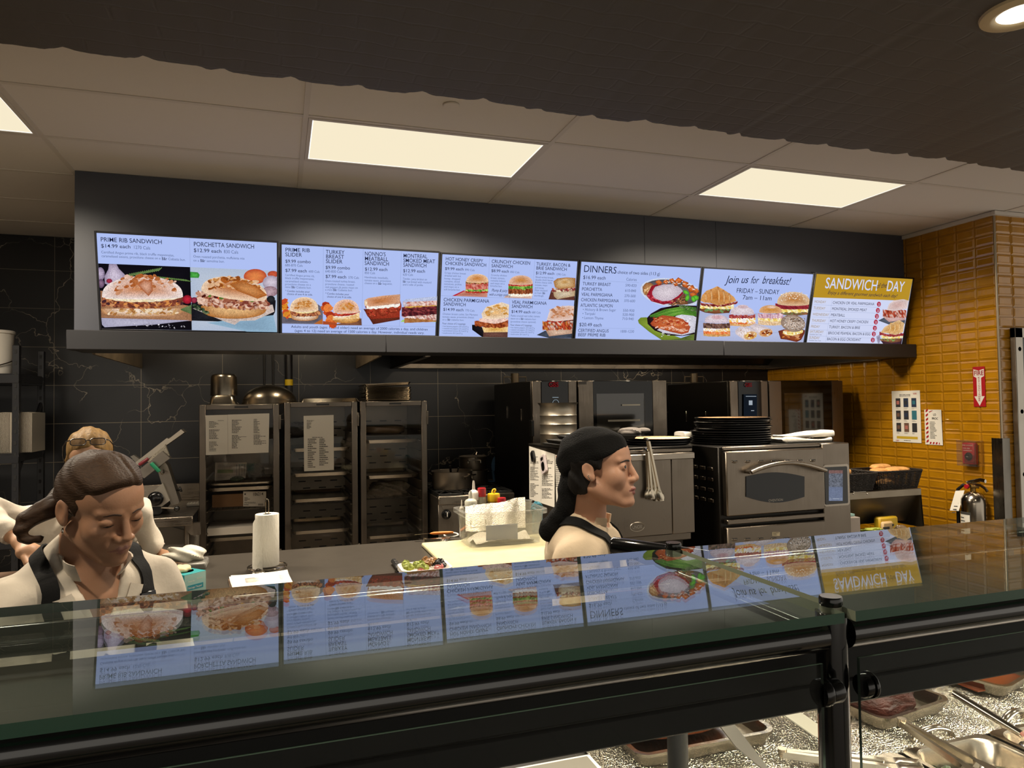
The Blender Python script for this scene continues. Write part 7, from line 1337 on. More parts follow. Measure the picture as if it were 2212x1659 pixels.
sm = MB(); sm.col = []; fz_ = view(1400, 740, .3014, OY-.0245); rg = random.Random(6); nx, ny = 16, 34; vs = []
for i in range(nx+1):
    for j in range(ny+1):
        u, v_ = i/nx, j/ny; vs.append(fz_(1295+100*u, 915+220*v_))
        base = (.20, .11, .10) if v_ < .1 else ((.12, .13, .16) if v_ < .55 else (.15, .18, .27)); k = rg.uniform(.55, 1.5) if .1 < v_ < .55 else rg.uniform(.85, 1.1); sm.col.append(tuple(c*k for c in base)+(1.0 if v_ < .55 else .2,))
sm.add(vs, [[i*(ny+1)+j, (i+1)*(ny+1)+j, (i+1)*(ny+1)+j+1, i*(ny+1)+j+1] for i in range(nx) for j in range(ny)]); bw(sm, 'touch_screen', M_pic, col_, recalc=False)
m = MB(); fz2 = view(1400, 740, .3014, OY-.0255)
for x_ in (1307, 1386): c_ = fz2(x_, 1122); m.tube([c_+Vector((.006*math.cos(a), 0, .006*math.sin(a))) for a in [i*PI/8 for i in range(16)]], .0009, 4, closed=True)
quad3(m, fz2, 1322, 1118, 1372, 1122); bw(m, 'screen_marks', emit('pale_marks', '#aeb6c4', .9), col_)
# pans and cloths on the impinger oven
c_ = aY(1583, 935, 4.07)
for k in range(6): pizza_pan(ORD2[k] if False else 'black pizza pan in the lower pile on the oven with the curved handle', c_.x-.018+.008*math.sin(k*2.3), 4.07+.006*math.cos(k*1.7), oz+.0005+.0145*k, .262, 'lower pile of black pizza pans')
for k in range(6): pizza_pan('top pizza pan with a browned mesh, on the tall pile' if k == 5 else 'black pizza pan in the upper pile, set back to the right', c_.x+.012+.007*math.sin(k*1.9), 4.09+.005*math.cos(k*2.1), oz+.089+.0145*k, .25, 'upper pile of black pizza pans' if k < 5 else None, k == 5)
M_cloth = mat('white_folded_cloth', '#dcd5c8', .85, bump=.2, bscale=50)
def folded(label, x0, x1, y0, y1, z, h, seed):
    m = MB(); rg = random.Random(seed); n = 26
    def fn(u, v):
        a = 2*PI*u; q = abs(math.cos(a))**.25*math.copysign(1, math.cos(a)); s_ = abs(math.sin(a))**.6*math.copysign(1, math.sin(a)); w = (y1-y0)/2*(1+.06*math.sin(v*9+seed)); e = 1 if .02 < v < .98 else 0
        lift = .012*math.sin(v*5+seed)+.02*max(0, v-.85)*4
        return (x0+(x1-x0)*v, (y0+y1)/2+q*w*(e or .7), z+h/2*(1+s_*e)+lift*max(0, s_))
    m.grid(fn, 25, 26); m.f = m.f; return solo(m, 'folded_cloth', M_cloth, ((x0+x1)/2, (y0+y1)/2, z), label, 'cloth', 'folded white cloths on the ovens')
a, b = aY(1643, 950, 3.93), aY(1791, 950, 3.93)
folded('lower of two folded white cloths beside the tall pile of pizza pans', a.x+.13, b.x-.03, 3.85, 4.02, oz+.0005, .03, 1); folded('upper of two folded white cloths beside the tall pile of pizza pans', a.x+.14, b.x, 3.86, 4.01, oz+.0335, .028, 4)
a, b = aY(1466, 945, 4.35), aY(1512, 945, 4.35); folded('small folded white cloth left of the tall pile of pizza pans', a.x, b.x+.05, 4.29, 4.42, uz+.013, .05, 7)
# ================================================================ RIGHT SIDE
PYF = 4.0; fr_ = view(1800, 960, .1326, PYF)
pz = fr_(1400, 712).z; px0, px1 = fr_(60, 900).x, fr_(1432, 900).x
t = thing('prep_station', 'steel prep station with its lid raised, bread baskets on the lid', 'prep station', ((px0+px1)/2, 4.2, 0))
m = MB(); zl = fr_(700, 1340).z
m.bb(px0, px1, PYF, PYF+.30, pz-.018, pz, .004); m.bb(px0, px1, PYF-.004, PYF+.008, pz-.052, pz-.0, .003)
m.add([(px0, PYF+.02, pz-.05), (px1, PYF+.02, pz-.05), (px1, PYF+.12, zl), (px0, PYF+.12, zl)], [(0, 1, 2, 3)]); m.add([(px0, PYF+.30, pz-.018), (px1, PYF+.30, pz-.018), (px1, PYF+.30, zl), (px0, PYF+.30, zl)], [(0, 1, 2, 3)])
m.add([(px1, PYF, pz), (px1, PYF+.30, pz), (px1, PYF+.30, zl-.03), (px1, PYF-.02, zl-.03)], [(0, 1, 2, 3)]); m.add([(px1-.012, PYF, pz), (px1-.012, PYF+.30, pz), (px1-.012, PYF+.30, zl-.03), (px1-.012, PYF-.02, zl-.03)], [(0, 1, 2, 3)])
bw(m, 'lid', steel('lid_steel', '#857b6b', .38, 'x'), t, recalc=False)
for x in (330, 555): m = MB(); c_ = view(1800, 960, .1326, PYF-.005)(x, 805); m.lathe([(0, .003), (.005, .002), (.006, 0)], 10, Tr(c_) @ Rx(PI/2)); bw(m, 'rivet', M_chrome, t)
m = MB(); A = fr_(325, 758); B = fr_(528, 748); m.bb(A.x, B.x, PYF-.004, PYF+.03, pz-.0, pz+.004, .001); bw(m, 'lid_handle', M_chrome, t)
zc = fr_(700, 1440).z-.03
m = MB(); m.bb(px0, px1+.02, PYF-.32, PYF+.30, 0, zc-.03); m.bb(px0, px1+.02, PYF-.32, PYF-.27, zc-.03, zc, .003); m.bb(px0, px1+.02, PYF+.20, PYF+.30, zc-.03, zc, .003); bw(m, 'body', M_steel_dark, t)
m = MB(); m.bb(px0+.01, px1-.01, PYF-.265, PYF+.195, zc-.028, zc-.02); bw(m, 'well', M_dark, t)
# things standing in the well
A = view(1800, 960, .1326, PYF-.05)(850, 1420); B = view(1800, 960, .1326, PYF-.05)(1160, 1185)
t = thing('yellow_packet', 'yellow and cream food packet in the prep station', 'packet', ((A.x+B.x)/2, PYF-.02, zc-.02))
m = MB(); m.bb(A.x, B.x, PYF-.0, PYF+.06, zc-.02, B.z, .012); bw(m, 'packet', mat('yellow_card', '#c4a01e', .5), t)
m = MB(); m.bb(A.x-.003, A.x+(B.x-A.x)*.58, PYF-.03, PYF+.0, zc-.02, A.z+(B.z-A.z)*.70, .012); bw(m, 'cream_front', mat('cream_card', '#c8a878', .55), t)
m = MB(); m.bb(A.x-.001, A.x+(B.x-A.x)*.32, PYF-.034, PYF-.0295, zc+.0, A.z+(B.z-A.z)*.32, .001); m.bb(A.x+(B.x-A.x)*.46, A.x+(B.x-A.x)*.55, PYF-.034, PYF-.0295, A.z+(B.z-A.z)*.35, A.z+(B.z-A.z)*.5, .001); bw(m, 'dark_print', M_ink, t)
m = MB(); c_ = view(1800, 960, .1326, PYF-.10)(1100, 1385); blob(m, c_, (.05, .03, .03), 5, .3, 26, 16); solo(m, 'brown_bag', mat('brown_film', '#6d5a44', .3), (c_.x, c_.y, c_.z-.03), 'small shiny brown bag before the yellow packet', 'bag')
m = MB(); c_ = view(1800, 960, .1326, PYF-.12)(640, 1405); blob(m, c_, (.075, .04, .016), 9, .45, 30, 14); solo(m, 'lettuce_leaf', mat('lettuce', '#a4ad4c', .5, bump=.5, bscale=60), (c_.x, c_.y, c_.z-.016), 'pale green lettuce leaf in the prep station', 'lettuce')
fb_ = view(1800, 960, .1326, OY+.0)
A = view(1800, 960, .1326, 3.82)(250, 1500); B = view(1800, 960, .1326, 3.82)(440, 1185); m = MB(); m.bb(ox1+.002, B.x, 3.82, 3.99-.0, A.z-.05, B.z, .003); solo(m, 'white_carton', mat('greyish_card', '#a3988e', .7), (ox1+.05, 3.9, A.z-.05), 'plain whitish carton right of the oven control column', 'carton')
m = MB(); B2 = view(1800, 960, .1326, 3.86)(355, 1130); m.bb(ox1+.003, B2.x, 3.86, 3.95, B.z+.0005, B2.z, .003); solo(m, 'teal_packet', M_teal2, (ox1+.03, 3.9, B.z), 'pale teal packet on the whitish carton', 'packet')
# ---- wicker baskets
M_wick = mat('black_wicker', '#1d1712', .5, bump=.5, bscale=120)
def basket(label, x0, x1, y0, y1, z0, h, fl):
    t = thing('bread_basket', label, 'basket', ((x0+x1)/2, (y0+y1)/2, z0), 0, 'black wicker bread baskets'); w, d = x1-x0, y1-y0
    m = MB(); rows = 13
    for r in range(rows+1):
        u = r/rows; k = 1-(1-u)*.14; lp = rrect(w*k-(1-k)*0, d*k, .04, 4); n = len(lp); P = []
        for i in range(n):
            a = Vector((*lp[i], 0)); b = Vector((*lp[(i+1) % n], 0)); L_ = (b-a).length; q = max(1, int(L_/.016))
            for s in range(q): P.append(a.lerp(b, s/q))
        c = []
        for i, p in enumerate(P): o = .0022*(1 if (i+r) % 2 else -1); nr = Vector((p.x/w, p.y/d, 0)).normalized(); zz = h*u+(fl*max(0, u-.6)*(abs(p.x)/(w/2))**4*.0); c.append((p.x+nr.x*o, p.y+nr.y*o, zz+.004))
        m.tube(c, .0042 if r < rows else .0065, 5, closed=True)
    m.build('weave', M_wick, t)
    m = MB(); lp0 = rrect(w*.86, d*.86, .04, 4); lp1 = rrect(w, d, .04, 4); n = len(lp0); P0 = []; P1 = []
    for i in range(n):
        a, b = Vector((*lp0[i], 0)), Vector((*lp0[(i+1) % n], 0)); a1, b1 = Vector((*lp1[i], h)), Vector((*lp1[(i+1) % n], h)); q = max(1, int((b-a).length/.03))
        for s in range(q): m.tube([a.lerp(b, s/q), a1.lerp(b1, s/q)], .003, 5)
    m.build('stakes', M_wick, t)
    m = MB(); m.prism(rrect(w*.86, d*.86, .04, 4), .004, Tr(0, 0, .001)); m.build('floor', M_wick, t); return t
A, B = view(1800, 960, .1326, PYF+.02)(720, 470), view(1800, 960, .1326, PYF+.02)(1460, 430); hz_ = A.z-pz-.002
basket('wicker basket of flat loaves on the right', A.x+.0, B.x, PYF+.005, PYF+.30, pz+.0005, hz_+.005, .0)
A2 = A.x-.012; basket('wicker basket half hidden behind the oven control column', A2-.40, A2, PYF-.012, PYF+.29, pz+.0045, hz_-.002, .0)
M_bread = mat('floured_bread', '#c08c50', .75, bump=.35, bscale=35, var=.3, vscale=26)
def loaf(label, c, r, rz, seed):
    m = MB(); blob(m, (0, 0, 0), r, seed, .1, 34, 20, .85, freq=3); o = m.build('bread_loaf', M_bread); o.location = c; o.rotation_euler = (0, 0, rz); tag(o, label, 'bread', 'loaves in the wicker baskets'); return o
zr = pz+hz_+.018
cxr = (A.x+B.x)/2
loaf('speckled flat loaf at the front right of the right basket', (cxr+.05, PYF+.10, zr-.015), (.095, .06, .03), -.15, 1); loaf('smooth loaf behind the speckled one in the right basket', (cxr+.0, PYF+.20, zr+.005), (.09, .05, .026), .1, 2); loaf('pale flat loaf at the left of the right basket', (cxr-.085, PYF+.13, zr-.018), (.08, .055, .024), .2, 3); loaf('small folded loaf at the front of the right basket', (cxr-.02, PYF+.06, zr-.02), (.05, .04, .022), .3, 5)
loaf('brown crusted loaf in the basket behind the oven control column', (A2-.26, PYF+.08, zr-.005), (.075, .06, .036), .2, 7); loaf('tan loaf lying underneath the brown crusted one', (A2-.30, PYF+.14, zr-.05), (.08, .06, .03), .6, 8)
for k, (dx, dy) in enumerate(((-.12, .2), (0, .22), (.1, .2), (-.1, .08), (.03, .1))): loaf('loaf lying lower down in the right basket, mostly hidden', (cxr+dx*.9, PYF+dy, pz+.042), (.06, .045, .03), k, 20+k)
# ---- on the yellow wall
WX = RWX-.0105
def wq(x, y, dx=0.0): return aX(x, y, WX-dx)
M_red = mat('fire_red', '#a3121b', .45)
def flat_on_wall(name, label, cat, px, dx, parts, th=.002, group=None):
    """px: corners TL TR BR BL in the photo; parts: list of (name, material, fn(mb, P)) with P(u, v) on the face"""
    c = [wq(*p, dx) for p in px]; ys = [(c[0].y+c[3].y)/2, (c[1].y+c[2].y)/2]; zs_ = [(c[0].z+c[1].z)/2, (c[2].z+c[3].z)/2]
    w = abs(ys[0]-ys[1]); h = zs_[0]-zs_[1]; t = thing(name, label, cat, (WX, (ys[0]+ys[1])/2, (zs_[0]+zs_[1])/2), -PI/2, group)   # local x runs to the right along the wall, z up, -y out
    return t, w, h
def rectm(m, x0, x1, z0, z1, y): m.add([(x0, y, z0), (x1, y, z0), (x1, y, z1), (x0, y, z1)], [(0, 1, 2, 3)])
t, w, h = flat_on_wall('fire_extinguisher_sign', 'red and white FIRE EXTINGUISHER arrow sign on the yellow wall', 'sign', [(2101, 793), (2127, 791), (2130, 878), (2104, 879)], 0, None)
m = MB(); m.box((0, -.0005, 0), (w, .002, h)); m.build('plate', M_red, t)
m = MB(); y = -.0018; s_ = w/2; pts = [(-.86*s_, h*.44), (.86*s_, h*.44), (.86*s_, h*.26), (.38*s_, h*.22), (.38*s_, -h*.24), (.86*s_, -h*.24), (0, -h*.48), (-.86*s_, -h*.24), (-.38*s_, -h*.24), (-.38*s_, h*.22), (-.86*s_, h*.26)]
m.add([(x, y, z) for x, z in pts]+[(0, y, h*.40)], [(10, 2, 1, 11), (10, 11, 0), (10, 9, 3, 2), (9, 8, 4, 3), (7, 6, 5, 4, 8)]); m.build('arrow', M_white, t, recalc=False)
m = MB(); text_on(m, 'FIRE', (0, y-.0006, h*.285), (1, 0, 0), (0, 0, 1), h*.11, w*.78, .02, 0, 'c')
for k, ch in enumerate('EXTINGUISHER'): text_on(m, ch, (0, y-.0006, h*.205-k*h*.052), (1, 0, 0), (0, 0, 1), h*.038, w*.16 if ch != 'I' else w*.05, .01, 0, 'c')
m.build('lettering', mat('sign_red', '#8d1420', .5), t, recalc=False)
# poster with nine small pictures
t, w, h = flat_on_wall('instruction_poster', 'white instruction poster with nine small pictures on the yellow wall', 'poster', [(1926, 845), (1987, 843), (1991, 956), (1930, 955)], 0, None)
rg = random.Random(8); M_p = [mat('poster_dark', '#2b2b2e', .6), mat('poster_teal', '#2d6d7d', .6), mat('poster_brown', '#6b4f40', .6), mat('poster_navy', '#23304a', .6), mat('poster_pink', '#b06a60', .6), mat('poster_yellow', '#c4a52a', .6)]
m = MB(); m.cur = 6; m.box((0, -.001, 0), (w, .0015, h))
for r in range(3):
    for c in range(3):
        x0 = -w*.36+c*w*.28; z1 = h*.355-r*h*.24; m.cur = [0, 3, 3, 0, 0, 1, 0, 2, 0][r*3+c]; rectm(m, x0, x0+w*.17, z1-h*.175, z1, -.002); m.cur = [4, 0, 1, 2, 3, 1, 2, 4, 0][r*3+c]; rectm(m, x0+w*.03, x0+w*.13, z1-h*.12, z1-h*.05, -.0024)
m.cur = 5; rectm(m, -w*.36, w*.38, -h*.435, -h*.385, -.002)
m.cur = 7; pf = lambda x, y_: Vector((x*w/100, -.002, y_*h/100))
for z in (43, 40.5): rule_block(m, pf, -22, 20, z, z-1.2, 1, rg, 1.0, (.9, 1))
for r in range(3):
    for c in range(3): rule_block(m, pf, -36+c*28, -18+c*28, 16.5-r*24, 13.5-r*24, 2, rg, .4)
rule_block(m, pf, -10, 14, -46, -47.5, 1, rg, .8); m.cur = 8
text_on(m, 'GBS', (w*.26, -.002, h*.425), (1, 0, 0), (0, 0, 1), h*.028, w*.13, .02); text_on(m, 'GBS', (-w*.40, -.002, -h*.485), (1, 0, 0), (0, 0, 1), h*.024, w*.12, .02); m.build('sheet', M_p+[M_paper, M_ink, M_red], t, recalc=False)
# procedure sheet with red and white border
t, w, h = flat_on_wall('procedure_sheet', 'curled white notice with a red striped border on the yellow wall', 'notice', [(1996, 886), (2033, 884), (2040, 960), (2000, 962)], 0, None)
m = MB(); m.grid(lambda u, v: (w*(u-.5), -.001-.03*max(0, u-.55)**2*(.6+v), h*(v-.5)), 14, 8); m.build('sheet', M_paper, t, recalc=False)
m = MB()
for k in range(8): z = h*.48-k*h*.125; m.add([(-w*.42, -.0025, z), (-w*.42+w*.13, -.0025, z+h*.05), (-w*.42+w*.13, -.0025, z-h*.01), (-w*.42, -.0025, z-h*.06)], [(3, 2, 1, 0)])
for k in range(4): x = -w*.25+k*w*.17; m.add([(x, -.0025, -h*.48), (x+w*.08, -.0025, -h*.48), (x+w*.12, -.0025, -h*.42), (x+w*.04, -.0025, -h*.42)], [(0, 1, 2, 3)])
m.add([(-w*.2, -.0025, h*.42), (w*.0, -.0025, h*.48), (-w*.05, -.0025, h*.48), (-w*.25, -.0025, h*.44)], [(0, 1, 2, 3)]); m.build('striped_border', M_red, t, recalc=False)
m = MB(); text_on(m, 'PROC', (-w*.08, -.003, h*.22), (1, 0, 0), (0, 0, 1), h*.06, w*.36, .02); text_on(m, 'LO', (-w*.0, -.003, h*.33), (1, 0, 0), (0, 0, 1), h*.06, w*.16, .02); pf = lambda x, y_: Vector((x*w/100, -.003, y_*h/100)); rule_block(m, pf, -20, 18, 16, -34, 13, rg, .35, (.5, 1)); m.build('printing', M_ink, t, recalc=False)
# fire pull station in a clear box
t, w, h = flat_on_wall('fire_pull_station', 'red fire pull station under a clear cover on the yellow wall', 'fire alarm', [(2082, 951), (2124, 949), (2129, 1006), (2084, 1008)], 0, None)
m = MB(); m.box((-w*.08, -.025, -h*.02), (w*.6, .05, h*.82), .008); m.build('body', M_red, t)
m = MB(); m.box((0, -.0535, -h*.2), (w*.5, .004, h*.3), .002); m.build('plate', mat('dark_red_plate', '#6d1018', .4), t)
m = MB(); m.lathe([(0, .018), (.02, .016), (.024, .004), (.03, .003), (.03, 0)], 24, Tr(0, -.054, -h*.12) @ Rx(PI/2)); m.build('pull_button', M_blackgl, t)
m = MB(); text_on(m, 'FIRE SYSTEM', (-w*.34, -.0508, h*.27), (1, 0, 0), (0, 0, 1), .009, w*.52); text_on(m, 'FOR FIRE', (-w*.3, -.0508, h*.16), (1, 0, 0), (0, 0, 1), .008, w*.34); text_on(m, 'SUPPRESSION', (-w*.3, -.0508, h*.08), (1, 0, 0), (0, 0, 1), .007, w*.44); text_on(m, 'PULL', (-w*.05, -.0725, -h*.14), (1, 0, 0), (0, 0, 1), .006, .018); m.build('lettering', M_white, t, recalc=False)
m = MB(); 
for x0, x1, y0, y1, z0, z1 in ((-w*.48, -w*.46, -.08, 0, -h*.48, h*.48), (w*.46, w*.48, -.08, 0, -h*.48, h*.48), (-w*.48, w*.48, -.08, 0, h*.46, h*.48), (-w*.48, w*.48, -.08, 0, -h*.48, -h*.46), (-w*.48, w*.48, -.082, -.079, -h*.48, h*.48)): m.bb(x0, x1, y0, y1, z0, z1)
m.build('clear_cover', thin_glass('clear_cover_plastic', (.92, .9, .88, 1), 1.45, .02, .05, (.5, .48, .45, 1)), t)
# fire extinguisher
c_ = wq(2103, 1090, .085); zt = wq(2103, 1063, .085).z; t = thing('fire_extinguisher', 'polished steel fire extinguisher with a white label on the yellow wall', 'fire extinguisher', (c_.x, c_.y, zt-.52))
R_ = .083; M_ext = mat('polished_extinguisher', '#9a9184', .2, 1.0)
m = MB(); m.lathe([(0, 0), (R_*.9, 0), (R_, .012), (R_, .44), (R_*.95, .47), (R_*.75, .5), (R_*.4, .52), (R_*.25, .525), (0, .525)], 40); m.build('cylinder', M_ext, t)
m = MB(); m.cyl((0, 0, .52), (0, 0, .575), .018, 14); m.cyl((-.02, 0, .56), (.02, -.03, .56), .012, 10); m.build('valve', mat('valve_brass', '#8d7140', .35, .9), t)
ext_dir = Vector((-.25, -1, 0)).normalized()
m = MB(); m.tube([(-.02, .03, .585), (0, -.01, .60), (-.01, -.07, .615), (-.015, -.11, .61)], .009, 8, flat=1.6); m.tube([(0, 0, .575), (0, -.06, .575), (-.005, -.10, .555), (-.005, -.115, .535)], .007, 8, flat=1.6); m.build('lever', M_chrome, t)
m = MB(); m.lathe([(0, .014), (.016, .014), (.018, 0)], 20, Tr(-.03, .02, .56) @ Ry(-PI/2)); m.build('gauge', M_red, t)
m = MB(); m.tube([(0, .02, .56), (-.01, .07, .565), (-.02, .105, .53), (-.02, .11, .44), (-.02, .108, .2), (-.02, .1, .1)], .012, 10); m.build('hose', M_black, t)
m = MB(); lab = [];
m.cap = False
def lab_pt(a, z, r=R_+.0012): return (r*math.cos(a), r*math.sin(a), z)
a0_, a1_ = math.radians(140), math.radians(205)
m.grid(lambda u, v: lab_pt(a0_+(a1_-a0_)*u, .02+.36*v), 14, 3); m.cur = 1
def strip(z0, z1, u0, u1): m.grid(lambda u, v: lab_pt(a0_+(a1_-a0_)*(u0+(u1-u0)*u), z0+(z1-z0)*v, R_+.0018), 6, 2)
strip(.36, .38, 0, 1); strip(0.02, .38, .94, 1)
for k in range(12): strip(.34-.024*k, .333-.024*k, .08, .5+.3*((k*5) % 4)/4)
m.build('label', [M_paper, M_ink], t, recalc=False)
m = MB(); m.lathe([(R_+.001, .205), (R_+.004, .206), (R_+.004, .216), (R_+.001, .217)], 40); m.build('strap', M_black, t)
m = MB(); q0_ = Vector((-.035, .075, .53)); m.add([q0_+Vector((0, -.035, 0)), q0_+Vector((-.01, .03, -.01)), q0_+Vector((-.055, .045, -.155)), q0_+Vector((-.05, -.025, -.15))], [(0, 1, 2, 3)]); m.cur = 1
for k in range(7): a = q0_+Vector((-.002-.01*k, .02, -.03-.022*k)); m.add([a, a+Vector((0, -.03, .003)), a+Vector((-.002, -.03, -.003)), a+Vector((-.002, 0, -.006))], [(0, 1, 2, 3)])
m.build('inspection_tag', [M_paper, M_ink], t, recalc=False)
m = MB(); m.box((.06, 0, .4), (.05, .06, .04), .004); m.build('wall_bracket', M_black, t)
# stainless corner guard
g0_, g1_ = aX(2141, 946, RWX-.016), aX(2162, 946, RWX-.016); m = MB(); zt = g0_.z; m.bb(RWX-.014, RWX-.0115, FWY-.013, g0_.y, .1, zt, .0005); m.bb(RWX-.014, RWX+.06, FWY-.0145, FWY-.012, .1, zt, .0005)
solo(m, 'corner_guard', steel('guard_steel', '#6d6860', .3), (RWX, FWY, .1), 'stainless guard on the corner of the yellow tiled wall', 'corner guard')
# ================================================================ PEOPLE
def surfnet(f, xs, ys, zs):
    X, Y, Z = np.meshgrid(xs, ys, zs, indexing='ij'); V = f(X, Y, Z).astype(np.float32)
    c = [V[i:V.shape[0]-1+i, j:V.shape[1]-1+j, k:V.shape[2]-1+k] for i in (0, 1) for j in (0, 1) for k in (0, 1)]
    S = sum((q < 0).astype(np.int8) for q in c); act = (S > 0) & (S < 8); idx = -np.ones(act.shape, np.int64); ia = np.argwhere(act); idx[act] = np.arange(len(ia))
    cv = np.stack([q[act] for q in c], 1); i, j, k = ia.T
    off = np.array([(a, b, d) for a in (0, 1) for b in (0, 1) for d in (0, 1)])
    P = np.stack([np.stack([xs[i+o[0]], ys[j+o[1]], zs[k+o[2]]], 1) for o in off], 1); acc = np.zeros((len(ia), 3)); n = np.zeros((len(ia), 1))
    for a in range(8):
        for b in range(a+1, 8):
            if np.abs(off[a]-off[b]).sum() != 1: continue
            m = (cv[:, a] < 0) != (cv[:, b] < 0); t = cv[:, a]/np.where(m, cv[:, a]-cv[:, b], 1); q = P[:, a]+(P[:, b]-P[:, a])*t[:, None]; acc += np.where(m[:, None], q, 0); n += m[:, None]
    v = acc/np.maximum(n, 1); F = []
    sgn = V < 0
    for ax in range(3):
        sl = [slice(1, -1)]*3; sl[ax] = slice(0, -1); sl2 = list(sl); sl2[ax] = slice(1, None); a = sgn[tuple(sl)]; b = sgn[tuple(sl2)]
        for w, flip in ((a & ~b, 0), (~a & b, 1)):
            e = np.argwhere(w)
            if not len(e): continue
            e = e+np.array([0 if q == ax else 1 for q in range(3)]); u1, u2 = [q for q in range(3) if q != ax]
            def g(d1, d2): r = e.copy(); r[:, u1] -= d1; r[:, u2] -= d2; return idx[r[:, 0], r[:, 1], r[:, 2]]
            q = np.stack([g(1, 1), g(0, 1), g(0, 0), g(1, 0)], 1)
            if flip ^ (ax == 1): q = q[:, ::-1]
            F.append(q)
    F = np.concatenate(F); return v, F[(F >= 0).all(1)]
def smin(a, b, k): h = np.clip(.5+.5*(b-a)/k, 0, 1); return b*(1-h)+a*h-k*h*(1-h)
def smax(a, b, k): return -smin(-a, -b, k)
def ELL(X, Y, Z, c, r):
    x, y, z = (X-c[0])/r[0], (Y-c[1])/r[1], (Z-c[2])/r[2]; k0 = np.sqrt(x*x+y*y+z*z)+1e-9; k1 = np.sqrt((x/r[0])**2+(y/r[1])**2+(z/r[2])**2)+1e-9; return k0*(k0-1)/k1
def CAP(X, Y, Z, a, b, ra, rb=None):
    rb = ra if rb is None else rb; a = np.array(a, float); d = np.array(b, float)-a; L2 = (d*d).sum()+1e-12
    t = np.clip(((X-a[0])*d[0]+(Y-a[1])*d[1]+(Z-a[2])*d[2])/L2, 0, 1); return np.sqrt((X-a[0]-d[0]*t)**2+(Y-a[1]-d[1]*t)**2+(Z-a[2]-d[2]*t)**2)-(ra+(rb-ra)*t)
def chain(X, Y, Z, pts, rs, k=.01):
    d = None
    for i in range(len(pts)-1): e = CAP(X, Y, Z, pts[i], pts[i+1], rs[i], rs[i+1]); d = e if d is None else smin(d, e, k)
    return d
def head_sdf(X, Y, Z, p):
    X = X/p.get('fx', 1.0); nw = p.get('nw', 1.0); ax = np.abs(X)
    d = ELL(X, Y, Z, (0, -.012, .04), (.0725, .088, .078))
    d = smin(d, ELL(X, Y, Z, (0, .033, .036), (.059, .060, .060)), .02)
    d = smin(d, ELL(X, Y, Z, (0, .034, -.035), (.0545, .055, .070)), .02)
    d = smin(d, ELL(ax, Y, Z, (.037, .056, -.024), (.024, .026, .027)), .018)
    d = smin(d, CAP(ax, Y, Z, (.050, -.004, -.052), (.016, .070, -.096), .017, .015), .022)
    d = smin(d, ELL(X, Y, Z, (0, .0835, -.095), (.019, .0155, .0160)), .014)
    d = smin(d, ELL(X, Y, Z, (0, .076, -.062), (.031, .0225, .026)), .014)
    d = smin(d, CAP(ax, Y, Z, (.012, .087, .024), (.044, .0705, .022), .0058), .012)
    d = smax(d, -ELL(ax, Y, Z, (.031, .1025, .006), (.0165, .0145, .010)), .012)
    nz = CAP(X, Y, Z, (0, .0885, .013), (0, .1065+p.get('nose', 0), -.028), .0068, .0095)
    nz = smin(nz, ELL(ax, Y, Z, (.0105*nw, .0985, -.034), (.0080*nw, .0100, .0080)), .006); nz = smin(nz, CAP(X, Y, Z, (0, .105+p.get('nose', 0), -.031), (0, .098, -.040), .0072, .006), .006)
    d = smin(d, nz, .010)
    ey = ELL(ax, Y, Z, (.031, .077, .004), (.0145, .0135, .0128))
    o = p.get('open', .0042); zo = p.get('eyez', .0035)
    ey = smax(ey, -ELL(ax, Y, Z, (.031, .0955, zo), (.0130, .0135, o)), .0012); d = smin(d, ey, .0035)
    lp = p.get('lip', 1.0); up = CAP(ax, Y, Z, (0, .0985, -.0612), (.007, .0982, -.0598), .0050*lp); up = smin(up, CAP(ax, Y, Z, (.007, .0978, -.0602), (.0225, .0875, -.0645), .0050*lp, .0024), .004)
    lo = CAP(ax, Y, Z, (0, .0965, -.0700), (.0190, .0875, -.0664), .0064*lp, .0028); lips = np.minimum(up, lo); d = smin(d, smin(up, lo, .001), .0035)
    d = smax(d, -CAP(ax, Y, Z, (0, .1045, -.0645), (.024, .0915, -.0655), .0022, .0016), .002)
    d = smax(d, -CAP(X, Y, Z, (0, .1005, -.047), (0, .1025, -.054), .0025), .004)
    cs, sn = math.cos(.25), math.sin(.25); ey_ = Y*cs+Z*sn; ez_ = Z*cs-Y*sn
    ear = ELL(ax+.18*(ey_+.008), ey_, ez_, (.0745, -.010, .0), (.0070, .0165, .0275)); ear = smin(ear, ELL(ax, ey_, ez_, (.0735, -.006, -.022), (.0055, .009, .010)), .006); ear = smax(ear, -ELL(ax+.18*(ey_+.008), ey_, ez_, (.0825, -.0075, .003), (.0062, .0098, .0175)), .003)
    d = smin(d, ear, .005)
    return d, lips
